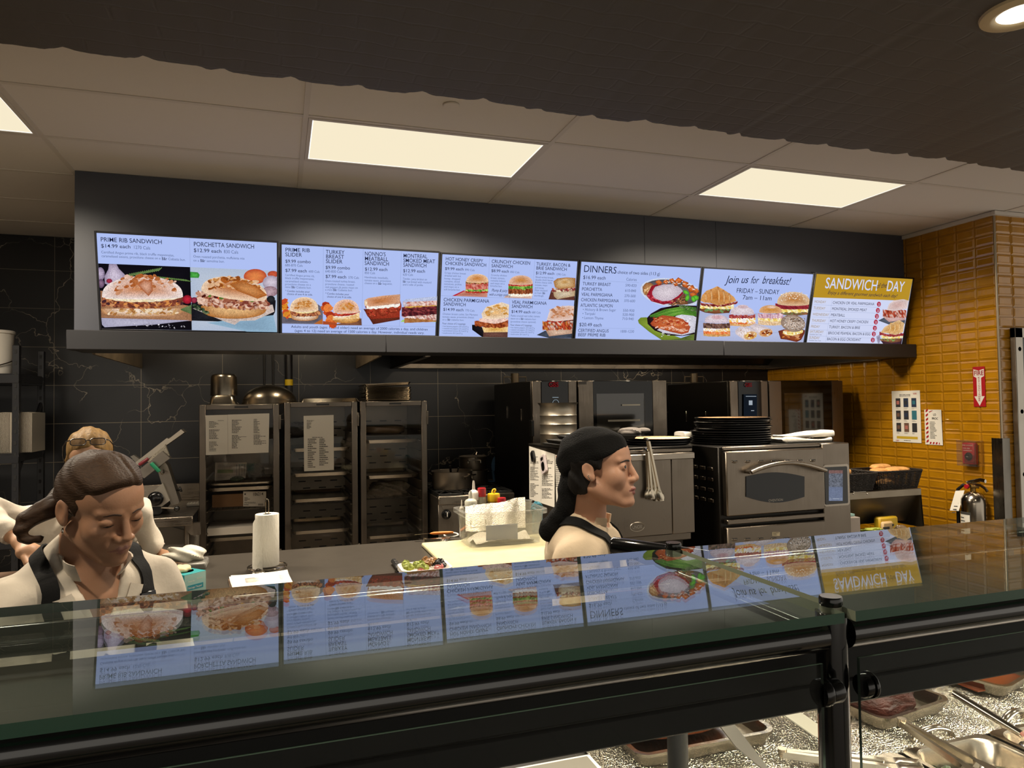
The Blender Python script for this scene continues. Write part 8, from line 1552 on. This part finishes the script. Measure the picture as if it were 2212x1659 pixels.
class Person:
    def __init__(s, label, root, byaw, hc, hR, p, skin, lipc, neck_to, torso, arms, legs=True):
        """root = floor point; hc = head centre (world); hR = head rotation; neck_to, torso, arms in body axes (x to the person's right, y forward)"""
        s.t = thing('person', label, 'person', root, byaw); s.M = Matrix.Translation(Vector(root)) @ Matrix.Rotation(byaw, 4, 'Z'); s.Mi = s.M.inverted()
        s.hc = s.Mi @ Vector(hc); s.hR = (s.Mi.to_3x3() @ hR); s.Ri = np.array(s.hR.transposed()); s.p = p; s.neck = neck_to; s.torso = torso; s.arms = arms; s.skin = skin
        s.lipm = lipc
    def loc(s, X, Y, Z):
        x, y, z = X-s.hc.x, Y-s.hc.y, Z-s.hc.z; R_ = s.Ri; return R_[0, 0]*x+R_[0, 1]*y+R_[0, 2]*z, R_[1, 0]*x+R_[1, 1]*y+R_[1, 2]*z, R_[2, 0]*x+R_[2, 1]*y+R_[2, 2]*z
    def H(s, v): return s.hc+s.hR @ Vector(v)           # head axes -> body axes
    def tors(s, X, Y, Z, g=0.0):
        d = None
        for c, r in s.torso: e = ELL(X, Y, Z, c, tuple(q+g for q in r)); d = e if d is None else smin(d, e, .07)
        for i, (pts, rs) in enumerate(s.arms): d = smin(d, chain(X, Y, Z, pts, [r+g for r in rs], .02), .035)
        return d
    def body(s, X, Y, Z):
        hx, hy, hz = s.loc(X, Y, Z); d, lips = head_sdf(hx, hy, hz, s.p)
        a = s.H((0, -.022, -.05)); d = smin(d, CAP(X, Y, Z, a, s.neck, .050, .056), .02)
        d = smin(d, CAP(X, Y, Z, s.neck, (s.neck[0], s.neck[1], s.neck[2]-.10), .058, .10), .03); d = smin(d, s.tors(X, Y, Z, -.016), .02)
        for h in s.p.get('hands', []): d = smin(d, h(X, Y, Z), .012)
        return d
    def axes(s, step=.003):
        def ax(lo, hi, fl, fh, st, cst): return np.concatenate([np.arange(lo, fl, cst), np.arange(fl, fh, st), np.arange(fh, hi+cst, cst)])
        b = s.p['box']; h = s.hc; q = .135
        return ax(b[0], b[1], h.x-q, h.x+q, step, .012), ax(b[2], b[3], h.y-q, h.y+q, step, .012), ax(b[4], h.z+.16, h.z-.15, h.z+.155, step, .012)
    def build_body(s, step=.003):
        xs, ys, zs = s.axes(step); v, F = surfnet(lambda X, Y, Z: s.body(X, Y, Z), xs, ys, zs)
        fc = v[F].mean(1); hx, hy, hz = s.loc(fc[:, 0], fc[:, 1], fc[:, 2]); _, lips = head_sdf(hx, hy, hz, s.p); mi = ((lips < .0009) & (hy > .078)).astype(int)
        m = MB(); m.v = [tuple(q) for q in v]; m.f = [list(map(int, q)) for q in F]; m.mi = [int(q) for q in mi]; return m.build('body', [s.skin, s.lipm], s.t, ang=80, recalc=False)
    def sdf_part(s, name, f, box, step, mtl, ang=80, headspace=False):
        """f in head axes (headspace) or body axes"""
        xs, ys, zs = (np.arange(box[i], box[i+1]+step, step) for i in (0, 2, 4)); v, F = surfnet(f, xs, ys, zs); m = MB()
        m.v = [tuple(s.H(q)) for q in v] if headspace else [tuple(q) for q in v]; m.f = [list(map(int, q)) for q in F]; m.mi = [0]*len(F); return m.build(name, mtl, s.t, ang=ang, recalc=False)
    def eyes(s, look=(0, 1, 0), iris='#3a2416', only=(1, -1)):
        lk = Vector(look).normalized()
        for sd in only:
            m = MB(); q = Vector((0, 0, 1)).rotation_difference(lk); M0 = Tr(s.H((sd*.031*s.p.get('fx', 1.0), .077, .004))) @ s.hR.to_4x4() @ q.to_matrix().to_4x4(); r = .0121
            for i, (a0, a1) in enumerate(((0, .18), (.18, .46), (.46, PI))):
                m.cur = i; n = 8; m.lathe([(max(r*math.sin(a0+(a1-a0)*k/n), 1e-7), r*math.cos(a0+(a1-a0)*k/n)) for k in range(n+1)], 24, M0)
            m.build('eye', [M_pupil, mat('iris', iris, .15), M_sclera], s.t, recalc=False)
    def yfront(s, x, z):
        y = np.arange(.14, .0, -.0006); d, _ = head_sdf(np.full_like(y, x), y, np.full_like(y, z), s.p); i = np.argmax(d < 0); return y[i]
    def brows(s, mtl, z0=.020, arch=.003, r=.0026, only=(1, -1), only_x=(.012, .046)):
        for sd in only:
            P_ = []; 
            for k in range(9): u = k/8; x = only_x[0]+(only_x[1]-only_x[0])*u; z = z0+arch*math.sin(PI*min(u*1.25, 1))-.003*u*u; P_.append(s.H((sd*x, s.yfront(sd*x, z)-.0014, z)))
            m = MB(); m.tube(P_, [r*.9, r*1.05, r*1.05, r, r, r*.9, r*.8, r*.6, r*.3], 8); m.build('eyebrow', mtl, s.t)
    def ribbon(s, name, pts, w, mtl, off=.004, side=None):
        """strip laid on the jacket along pts (body axes)"""
        P_ = []
        def J(q): return float(s.jk(np.array([q[0]]), np.array([q[1]]), np.array([q[2]]))[0])
        n = 40; pts = [Vector(p) for p in pts]; seg = len(pts)-1
        for i in range(n+1):
            t = i/n*seg; k = min(int(t), seg-1); u = t-k; p0, p1, p2, p3 = pts[max(k-1, 0)], pts[k], pts[k+1], pts[min(k+2, seg)]
            q = .5*((2*p1)+(p2-p0)*u+(2*p0-5*p1+4*p2-p3)*u*u+(3*p1-p0-3*p2+p3)*u**3)
            for _ in range(6):
                e = 1e-3; d = J(q); g = Vector((J(q+Vector((e, 0, 0)))-d, J(q+Vector((0, e, 0)))-d, J(q+Vector((0, 0, e)))-d))/e
                if g.length < 1e-6: break
                g.normalize(); q = q-g*(d-off)*.9
            P_.append((q, g.normalized()))
        m = MB(); vs = []
        for i, (q, g) in enumerate(P_):
            tn = (P_[min(i+1, n)][0]-P_[max(i-1, 0)][0]).normalized(); b = tn.cross(g).normalized()*(w/2)
            vs += [q-b-g*.002, q-b+g*.0018, q+b+g*.0018, q+b-g*.002]
        fs = [[i*4+k, i*4+(k+1) % 4, i*4+4+(k+1) % 4, i*4+4+k] for i in range(n) for k in range(4)]+[[0, 1, 2, 3], [n*4+3, n*4+2, n*4+1, n*4]]
        m.add(vs, fs); m.build(name, mtl, s.t); return P_
def skin_mat(name, col, r=.48):
    m = mat(name, col, r, bump=.05, bscale=260, var=.07, vscale=22); P = m.node_tree.nodes['Principled BSDF']; P.inputs['Subsurface Weight'].default_value = .12; P.inputs['Subsurface Radius'].default_value = (.012, .005, .003); P.inputs['Subsurface Scale'].default_value = .5; return m
def hair_mat(name, col, stretch, col2=None):
    m, nt, N, L, P = node_mat(name); tc = N.new('ShaderNodeTexCoord'); mp = N.new('ShaderNodeMapping'); mp.inputs['Scale'].default_value = stretch; L.new(tc.outputs['Object'], mp.inputs[0])
    n = N.new('ShaderNodeTexNoise'); n.inputs['Scale'].default_value = 1; n.inputs['Detail'].default_value = 5; L.new(mp.outputs[0], n.inputs[0])
    cr = N.new('ShaderNodeMix'); cr.data_type = 'RGBA'; cr.inputs[6].default_value = C(col, .5); cr.inputs[7].default_value = C(col2 or col, 1.0); L.new(n.outputs[0], cr.inputs[0]); L.new(cr.outputs[2], P.inputs['Base Color'])
    b = N.new('ShaderNodeBump'); b.inputs['Strength'].default_value = .65; b.inputs['Distance'].default_value = .003; L.new(n.outputs[0], b.inputs['Height']); L.new(b.outputs[0], P.inputs['Normal']); P.inputs['Roughness'].default_value = .55; P.inputs['Specular IOR Level'].default_value = .2; return m
M_pupil = mat('pupil', '#050505', .1); M_sclera = mat('eye_white', '#cfc4b8', .2)
M_jacket = mat('white_jacket_cloth', '#d6cbbb', .85, bump=.22, bscale=38); M_jacket2 = mat('cream_jacket_cloth', '#d8c3a6', .85, bump=.22, bscale=38)
M_strap = mat('black_apron_strap', '#060607', .75, bump=.1, bscale=200, spec=.25); M_capm = mat('black_cap_cloth', '#050505', .85, bump=.4, bscale=220, spec=.2)
def fold(X, Y, Z, k=1.0, s=0.0): return k*(.0045*np.sin(X*23+Z*17+Y*9+s)+.003*np.sin(X*41-Z*29+Y*37+s*2)+.002*np.sin(Z*63+X*31-Y*50+s*3))
def jacket(P_, box, mtl, zhem, collar_r=.064, fk=1.0, step=.0075, g=.004, neck_y=0.0):
    nk = Vector(P_.neck)
    a = P_.H((0, -.02, -.06))
    def jk(X, Y, Z):
        d = P_.tors(X, Y, Z, g); d = smin(d, CAP(X, Y, Z, tuple(nk+Vector((0, -.012, -.012))), tuple(nk+Vector((0, -.01, -.10))), .072, .11), .03)
        d = d+fold(X, Y, Z, fk); return d
    P_.jk = jk
    def f(X, Y, Z):
        d = jk(X, Y, Z); d = smax(d, -CAP(X, Y, Z, tuple(a), tuple(nk+Vector((0, .02, -.015))), .060, .055), .008)
        v = P_.p.get('vneck')
        if v: d = smax(d, -v(X, Y, Z), .006)
        for w in P_.p.get('wrist', []): d = np.maximum(d, -w(X, Y, Z))
        return np.maximum(d, zhem-Z)
    return P_.sdf_part('jacket', f, box, step, mtl)
def lower(P_, zt, mtl, dx=.09):
    def f(X, Y, Z):
        d = ELL(X, Y, Z, (0, -.01, zt), (.17, .115, .12))
        for s_ in (-1, 1): d = smin(d, chain(X, Y, Z, [(s_*dx, 0, zt-.06), (s_*(dx+.01), .01, .48), (s_*(dx+.01), -.015, .06)], [.088, .06, .05], .02), .03); d = smin(d, CAP(X, Y, Z, (s_*(dx+.01), -.03, .04), (s_*(dx+.02), .12, .03), .045, .036), .02)
        return np.maximum(d, .003-Z)
    P_.sdf_part('trousers', f, (-.24, .24, -.16, .2, -.02, zt+.14), .014, mtl)
M_trous = mat('dark_trousers', '#1c1b1e', .8)
def Rbasis(az, pitch=0.0, roll=0.0): return (Matrix.Rotation(-az, 3, 'Z') @ Matrix.Rotation(pitch, 3, 'X') @ Matrix.Rotation(roll, 3, 'Y'))
def apron(P_, ztop, half):
    def f(X, Y, Z): d = P_.jk(X, Y, Z)-.007; d = smax(d, .01-Y, .004); d = smax(d, np.abs(X)-half-np.maximum(ztop-.06-Z, 0)*.5, .004); return np.maximum(np.maximum(d, Z-ztop), .70-Z)
    P_.sdf_part('apron', f, (-.27, .27, 0, .3, .69, ztop+.02), .008, M_strap)
def collar(P_, mtl, r0, r1, h, a0, a1, c, tilt, name='collar', lean=0.0, flare=.0):
    """standing band round the neck, angles from the front"""
    m = MB(); n = 34
    def fn(u, v, o=0.0):
        a = a0+(a1-a0)*u; e = min(u, 1-u); r = (r0+(r1-r0)*v)+o+flare*max(0, .12-e)*8*v; hh = h*(1-.0*e); return Vector((c[0]+r*math.sin(a)*1.0, c[1]+r*math.cos(a)*1.05-lean*v, c[2]+hh*v+tilt*math.cos(a)))
    vs = [];
    for i in range(n+1):
        for v_, o in ((0, 0), (.5, .002), (1, 0), (1, -.004), (.5, -.003), (0, -.004)): vs.append(fn(i/n, v_, o))
    m.add(vs, [[i*6+k, i*6+(k+1) % 6, i*6+6+(k+1) % 6, i*6+6+k] for i in range(n) for k in range(6)]+[[k for k in range(6)], [n*6+k for k in range(6)][::-1]]); return m.build(name, mtl, P_.t)
# ---------------------------------------------------------------- woman on the right, in profile, black cap
az = math.radians(131); hR = Rbasis(az, math.radians(3), math.radians(-2)); lm = Vector((0, .117, -.028)); HY = 1.79
hc = aY(1381, 1031, HY)-hR @ lm
by = -math.radians(124); root = Vector((hc.x+.0, hc.y+.06, 0))
zs_ = hc.z-.208
nk = (0.0, -.02, hc.z-.150)
W1 = Person('woman in profile in a black skull cap and cream jacket, looking right', root, by, hc, hR, dict(box=(-.26, .26, -.22, .26, .9, 2), open=.0056, nose=.0), skin_mat('fair_skin', '#be9075'), mat('rosy_lips', '#92564c', .42), nk,
    [((0, -.01, zs_-.10), (.165, .105, .16)), ((0, -.035, zs_-.02), (.14, .07, .07)), ((0, 0, zs_-.34), (.15, .105, .24))],
    [([(.165, -.015, zs_-.035), (.195, -.02, zs_-.30), (.15, .17, zs_-.40)], [.058, .048, .038]), ([(-.165, -.015, zs_-.035), (-.20, .0, zs_-.30), (-.15, .18, zs_-.40)], [.058, .048, .038])])
W1.build_body(.0028); W1.eyes((.55, 1, -.03), '#2a1a10'); M_brow = mat('dark_brow', '#160f0c', .7); W1.brows(M_brow, .0195, .0025, .0029, only_x=(.010, .049))
jacket(W1, (-.29, .29, -.22, .28, .84, hc.z-.08), M_jacket2, .87)
apron(W1, zs_-.10, .12)
collar(W1, M_jacket2, .068, .062, .045, .5, 2*PI-.5, (0, -.018, zs_+.035), -.018, lean=.01, flare=.03)
lower(W1, .86, M_trous)
def capf(X, Y, Z):
    d = ELL(X, Y, Z, (0, -.014, .046), (.0815, .104, .077)); d = smin(d, ELL(X, Y, Z, (0, -.078, .018), (.058, .040, .042)), .03); d = d+.0018*np.sin(Y*70+Z*60)+.0012*np.sin(Y*40-Z*120+X*30)
    lowz = .054+(Y-.085)*.47; d = smax(d, lowz-Z, .004); return d
W1.sdf_part('skull_cap', capf, (-.1, .1, -.145, .11, -.09, .15), .004, M_capm, headspace=True)
M_blackhair = hair_mat('black_hair', '#0b0908', (160, 160, 30), '#15110f')
def tailf(X, Y, Z):
    d = chain(X, Y, Z, [(0, -.080, -.015), (.004, -.088, -.06), (.008, -.098, -.10), (.014, -.122, -.138), (.018, -.152, -.170), (.018, -.158, -.180)], [.036, .033, .027, .027, .0285, .026], .02)
    d = smin(d, ELL(X, Y, Z, (0, -.065, -.035), (.052, .035, .04)), .02); return d+.0008*np.sin(Z*150+Y*100)+.0008*np.sin(X*200+Z*90)
W1.sdf_part('hair_tail', tailf, (-.07, .09, -.21, -.01, -.235, .04), .004, M_capm, headspace=True)
def sideh(X, Y, Z):
    ax = np.abs(X); d = ELL(ax, Y, Z, (.056, -.022, .024), (.0235, .050, .034)); d = smin(d, CAP(ax, Y, Z, (.064, .026, .045), (.0665, .020, .004), .010, .0045), .012); d = smin(d, ELL(ax, Y, Z, (.050, -.045, -.03), (.024, .035, .045)), .015)
    return d+.001*np.sin(Z*160+Y*180)
W1.sdf_part('side_hair', sideh, (-.09, .09, -.09, .06, -.07, .09), .0035, M_blackhair, headspace=True)
M_gem = mat('silver_stud', '#d8d0c4', .1, 1.0)
for c_, r_ in (((.081, -.008, -.0160), .0026), ((.080, -.006, -.0235), .0026), ((.079, -.001, -.028), .002)):
    m = MB(); blob(m, tuple(W1.H(c_)), (r_, r_, r_), 1, 0, 12, 8); m.build('ear_stud', M_gem, W1.t)
pts_l = [(.03, -.088, zs_+.05), (.075, -.045, zs_+.03), (.082, .03, zs_-.012), (.075, .09, zs_-.10), (.06, .115, zs_-.22)]
W1.ribbon('apron_strap', pts_l, .030, M_strap, .006); W1.ribbon('apron_strap', [(-p[0], p[1], p[2]) for p in pts_l], .030, M_strap, .006); W1.ribbon('neck_strap', [(.05, -.075, zs_+.045), (0, -.10, zs_+.045), (-.05, -.075, zs_+.045)], .030, M_strap, .006)
# ---------------------------------------------------------------- woman on the left, looking down
az = math.radians(136); hR = Rbasis(az, math.radians(-22), math.radians(5)); HY = 1.74
hc = aY(270, 1122, HY)-hR @ Vector((0, .0905, .008))
by = -math.radians(150); root = Vector((hc.x-.045, hc.y+.075, 0)); Mi_ = (Matrix.Translation(root) @ Matrix.Rotation(by, 4, 'Z')).inverted(); hb = Mi_ @ hc
zs_ = hc.z-.163; nk = (hb.x*.3, hb.y-.085, hc.z-.105)
W2 = Person('woman with a brown ponytail and white jacket looking down at her work', root, by, hc, hR, dict(box=(-.30, .30, -.22, .26, .9, 2), open=.0014, eyez=-.0035, nose=.001, fx=1.055, nw=1.18, lip=.78,
    vneck=lambda X, Y, Z: np.maximum(np.maximum(np.abs(X-nk[0])*1.0-(Z-(zs_-.13))*.36, .02-Y), Z-zs_-.1)), skin_mat('tanned_skin', '#aa7f63'), mat('muted_lips', '#97685a', .5), nk,
    [((0, 0, zs_-.12), (.155, .11, .17)), ((0, -.02, zs_-.03), (.13, .075, .07)), ((0, 0, zs_-.36), (.155, .12, .24))],
    [([(.155, -.0, zs_-.055), (.19, .03, zs_-.31), (.10, .21, zs_-.38)], [.060, .050, .040]), ([(-.155, -.0, zs_-.055), (-.19, .03, zs_-.31), (-.10, .21, zs_-.38)], [.060, .050, .040])])
W2.build_body(.0028); W2.eyes((0, .75, -.7), '#2c1b10'); W2.brows(mat('brown_brow', '#3a261a', .7), .0225, .003, .0028)
for sd in (1, -1):   # lash line of the lowered lids
    m = MB(); P_ = [W2.H((sd*(.020+.0225*k/8), W2.yfront(sd*(.020+.0225*k/8), -.0035-.0018*math.sin(PI*k/8))+.0005, -.0035-.0018*math.sin(PI*k/8))) for k in range(9)]; m.tube(P_, .0009, 6); m.build('eyelashes', M_brow, W2.t)
jacket(W2, (-.33, .33, -.22, .32, .84, hc.z-.03), M_jacket, .87, fk=1.15)
apron(W2, 1.0, .13)
collar(W2, M_jacket, .073, .066, .042, .55, 2*PI-.55, (nk[0], nk[1]+.018, zs_+.018), -.022, lean=.008, flare=.05)
lower(W2, .86, M_trous)
M_brown = hair_mat('brown_hair', '#2a1c14', (230, 16, 430), '#4a3524')
def hairf(X, Y, Z):
    d = ELL(X, Y, Z, (0, -.013, .040), (.0815, .094, .083)); d = smin(d, ELL(X, Y, Z, (0, -.058, -.01), (.066, .046, .05)), .03); d = smin(d, ELL(X, Y, Z, (.012, .055, .082), (.05, .032, .022)), .025)
    d = d+.0022*np.sin(Z*75+np.abs(X)*60+Y*25)+.0012*np.sin(Z*190+Y*50)-.004*np.exp(-((X+.02)/.006)**2)*(Y > -.02)*(-1)
    cut = .8*Y-.6*Z-.0125-.03*np.exp(-(X/.05)**2)*0; d = smax(d, cut, .008); ax = np.abs(X)
    d = smax(d, -ELL(ax, Y, Z, (.082, -.006, -.006), (.022, .017, .027)), .006); return d
W2.sdf_part('hair', hairf, (-.1, .1, -.135, .105, -.085, .155), .0035, M_brown, headspace=True)
tl = [W2.H((.03, -.098, -.02))]+[W2.Mi @ aY(px_, py_, HY+dy) for px_, py_, dy in ((110, 1096, .05), (85, 1106, .04), (60, 1122, .03), (46, 1142, .02), (47, 1158, .02), (62, 1169, .02), (84, 1166, .03), (100, 1158, .04))]
def pony(X, Y, Z): d = chain(X, Y, Z, [tuple(p) for p in tl], [.028, .022, .020, .017, .0125, .009, .0075, .006, .003], .010); return d+.0016*np.sin(Z*240+X*90)+.001*np.sin(Y*300+Z*140)
bx = [min(p[i] for p in tl)-.04 for i in range(3)]+[max(p[i] for p in tl)+.04 for i in range(3)]
W2.sdf_part('ponytail', pony, (bx[0], bx[3], bx[1], bx[4], bx[2], bx[5]), .0035, hair_mat('brown_tail_hair', '#2a1c14', (50, 160, 160), '#45301f'))
m = MB(); q = W2.H((.079, .002, -.036)); m.tube([q+Vector((.0, .004*math.cos(a), -.006+.006*math.sin(a))) for a in [i*PI/6 for i in range(12)]], .0012, 6, closed=True); m.build('earring', M_gem, W2.t)
for sd in (1, -1):
    P_ = W2.ribbon('apron_strap', [(sd*.045+nk[0], nk[1]-.075, zs_+.035), (sd*.076+nk[0], nk[1]-.01, zs_+.03), (sd*.086+nk[0], .06, zs_-.03), (sd*.088, .12, zs_-.13), (sd*.085, .14, zs_-.26)], .033, M_strap, .007)
    if sd == -1: q, g_ = P_[24]; m = MB(); m.box((0, 0, 0), (.040, .006, .028), .002, Tr(q+g_*.004) @ g_.to_track_quat('Y', 'Z').to_matrix().to_4x4()); m.build('strap_buckle', M_blackgl, W2.t)
def lapel(sd):
    m = MB(); P_ = []
    a0 = Vector((nk[0]+sd*.066, nk[1]+.055, zs_+.01)); rows = [(0, .0, .0), (.5, .018, .012), (1, .0, .0)]
    pts = [(Vector((nk[0]+sd*.060, .055, zs_-.02)), Vector((nk[0]+sd*.105, .05, zs_-.035))), (Vector((nk[0]+sd*.045, .085, zs_-.06)), Vector((nk[0]+sd*.105, .075, zs_-.10))), (Vector((nk[0]+sd*.022, .105, zs_-.10)), Vector((nk[0]+sd*.09, .10, zs_-.155))), (Vector((nk[0]-sd*.01, .112, zs_-.15)), Vector((nk[0]+sd*.05, .118, zs_-.20)))]
    def J(q): return float(W2.jk(np.array([q.x]), np.array([q.y]), np.array([q.z]))[0])
    vs = []
    for a, b in pts:
        for u in (0, .25, .5, .75, 1):
            q = a.lerp(b, u)
            for _ in range(8): q = q+Vector((0, -(J(q)-.006-.004*math.sin(PI*u)), 0))*.8
            vs.append(q)
    n = len(vs); fs = [[i*5+k, i*5+k+1, i*5+6+k, i*5+5+k] for i in range(3) for k in range(4)]
    m.add(vs+[p+Vector((0, -.003, 0)) for p in vs], fs+[[n+i for i in f_[::-1]] for f_ in fs]+[[i*5, i*5+5, n+i*5+5, n+i*5] for i in range(3)]+[[i*5+4, n+i*5+4, n+i*5+9, i*5+9] for i in range(3)]); m.build('lapel', M_jacket, W2.t)
lapel(1); lapel(-1)
m = MB(); q = Vector((nk[0]+.075, .13, zs_-.105)); 
for _ in range(10): q = q+Vector((0, -(float(W2.jk(np.array([q.x]), np.array([q.y]), np.array([q.z]))[0])-.009), 0))*.7
blob(m, tuple(q), (.012, .007, .012), 2, 0, 18, 12); m.build('button', M_jacket, W2.t)
# ---------------------------------------------------------------- woman behind, glasses on her head
az = math.radians(170); hR = Rbasis(az, math.radians(-24), 0); HY = 3.12
hc = aY(190, 985, HY)-hR @ Vector((0, .085, .062))
by = -math.radians(168); root = Vector((hc.x-.02, hc.y+.10, 0)); Mi_ = (Matrix.Translation(root) @ Matrix.Rotation(by, 4, 'Z')).inverted(); hb = Mi_ @ hc
zs_ = hc.z-.215; nk = (hb.x*.5, hb.y-.08, hc.z-.15)
hand_l = Mi_ @ aZ(352, 1202, TZ+.03); hand_tip = Mi_ @ aZ(378, 1212, TZ+.014)
el_l = Mi_ @ aY(300, 1105, 3.2); el_r = Mi_ @ aY(-40, 1110, 3.12); hr = Mi_ @ aY(44, 1172, 2.98)
def hand(w, tip, curl=.0, seed=0):
    w = Vector(w); tip = Vector(tip); d = (tip-w).normalized(); sdv = d.cross(Vector((0, 0, 1))).normalized(); up = sdv.cross(d)
    def h(X, Y, Z):
        m_ = w+d*.055; q = CAP(X, Y, Z, tuple(w), tuple(m_), .027, .030); q = smin(q, CAP(X, Y, Z, tuple(m_-sdv*.022), tuple(m_+sdv*.022), .017), .02)
        for i, (o, l) in enumerate(((-.027, .058), (-.009, .070), (.009, .066), (.027, .050))):
            a = w+d*.078+sdv*o; b = a+d*l*.55+up*(.004-curl); c = b+d*l*.45-up*(.010+curl); q = smin(q, chain(X, Y, Z, [tuple(a), tuple(b), tuple(c)], [.0098, .0092, .0078], .003), .004)
        a = w+d*.03-sdv*.026; b = a+d*.035-sdv*.022; c = b+d*.028-sdv*.004; q = smin(q, chain(X, Y, Z, [tuple(a), tuple(b), tuple(c)], [.0125, .0115, .009], .004), .008); return q
    return h
wl = hand_l-(hand_tip-hand_l).normalized()*.035; wr_ = Vector((hr.x, hr.y, hr.z))
W3 = Person('woman leaning behind the ponytailed one, reading glasses pushed up on her head', root, by, hc, hR, dict(box=(-.62, .46, -.3, .35, .84, 2), open=.003, hands=[hand(wl, hand_tip), hand(wr_, wr_+Vector((-.05, .075, -.055)), .012)]), skin_mat('warm_skin', '#b08667'), mat('pale_lips', '#96584c', .45), nk,
    [((0, 0, zs_-.12), (.18, .12, .17)), ((0, -.02, zs_-.03), (.15, .075, .07)), ((0, 0, zs_-.36), (.17, .12, .24))],
    [([(-.17, 0, zs_-.05), tuple(el_l), tuple(wl)], [.060, .045, .034]), ([(.17, 0, zs_-.05), tuple(el_r), tuple(wr_)], [.066, .06, .036])])
def w3axes(): 
    b = W3.p['box']; return np.arange(-.62, .47, .0052), np.arange(-.3, .46, .0052), np.arange(.82, hc.z+.17, .0052)
W3.axes = lambda step=.003: w3axes()
W3.build_body(); W3.eyes((0, .9, -.4), '#3a2a1a')
W3.p['wrist'] = [lambda X, Y, Z: CAP(X, Y, Z, tuple(wl+(wl-el_l).normalized()*.0), tuple(wl+(wl-el_l).normalized()*.2), .06), lambda X, Y, Z: CAP(X, Y, Z, tuple(wr_), tuple(wr_+(wr_-el_r).normalized()*.2), .06)]
jacket(W3, (-.66, .5, -.24, .35, .84, hc.z-.06), M_jacket, .87, fk=1.4, step=.009)
collar(W3, M_jacket, .075, .068, .042, .5, 2*PI-.5, (nk[0], nk[1]+.015, zs_+.02), -.02, lean=.008, flare=.04)
lower(W3, .86, M_trous)
M_blond = hair_mat('streaked_hair', '#5d4126', (120, 120, 40), '#9a7a48')
def hair3(X, Y, Z):
    d = ELL(X, Y, Z, (0, -.016, .042), (.080, .099, .087)); d = smin(d, ELL(np.abs(X), Y, Z, (.072, .0, -.035), (.02, .03, .05)), .015); d = d+.0022*np.sin(X*90+Y*40)+.0012*np.sin(X*210+Z*50)
    return smax(d, .8*Y-.6*Z-.004, .008)
W3.sdf_part('hair', hair3, (-.105, .105, -.125, .1, -.1, .145), .0045, M_blond, headspace=True)
gl = bpy.data.objects.new('glasses', None); 
gt = thing('reading_glasses', 'dark-rimmed glasses pushed up on the hair of the woman behind', 'glasses', W3.M @ W3.H((0, .062, .112)))
gR = (W3.M.to_3x3() @ W3.hR) @ Matrix.Rotation(math.radians(58), 3, 'X'); gM = gR.to_4x4()
M_lens = thin_glass('spectacle_lens', (.55, .52, .5, 1), 1.5, 0, .1, (.2, .18, .16, 1)); M_rim = mat('dark_spectacle_rim', '#17110f', .25)
for sd in (1, -1):
    rr_ = rrect(.052, .030, .012, 5); m = MB(); m.tube([gM @ Vector((sd*.033+x, 0, z)) for x, z in rr_], .0019, 8, closed=True); m.build('rim', M_rim, gt)
    m = MB(); m.add([gM @ Vector((sd*.033+x*.97, .0, z*.97)) for x, z in rr_], [list(range(len(rr_)))]); m.build('lens', M_lens, gt, recalc=False)
    m = MB(); m.tube([gM @ Vector(p) for p in ((sd*.060, 0, .008), (sd*.072, -.006, .008), (sd*.085, -.03, -.0), (sd*.087, -.075, -.012), (sd*.082, -.105, -.028))], .0022, 8); m.build('temple_arm', M_rim, gt)
m = MB(); m.tube([gM @ Vector(p) for p in ((-.008, 0, .004), (0, .003, .006), (.008, 0, .004))], .002, 8); m.build('bridge', M_rim, gt)
tb_ = thing('bracelet', 'pearl bracelet on the wrist of the woman behind', 'bracelet', W3.M @ wl)
dl = (wl-el_l).normalized(); u_ = dl.orthogonal().normalized(); v_ = dl.cross(u_); m = MB(); R3 = W3.M.to_3x3()
for k in range(20):
    m = MB(); a = 2*PI*k/20; blob(m, tuple(R3 @ (dl*.018+(u_*math.cos(a)+v_*math.sin(a))*.030)), (.0048,)*3, 1, 0, 10, 8); m.build('pearl', mat('pearl', '#c9b48c', .25, .3) if k == 0 else bpy.data.materials['pearl'], tb_)
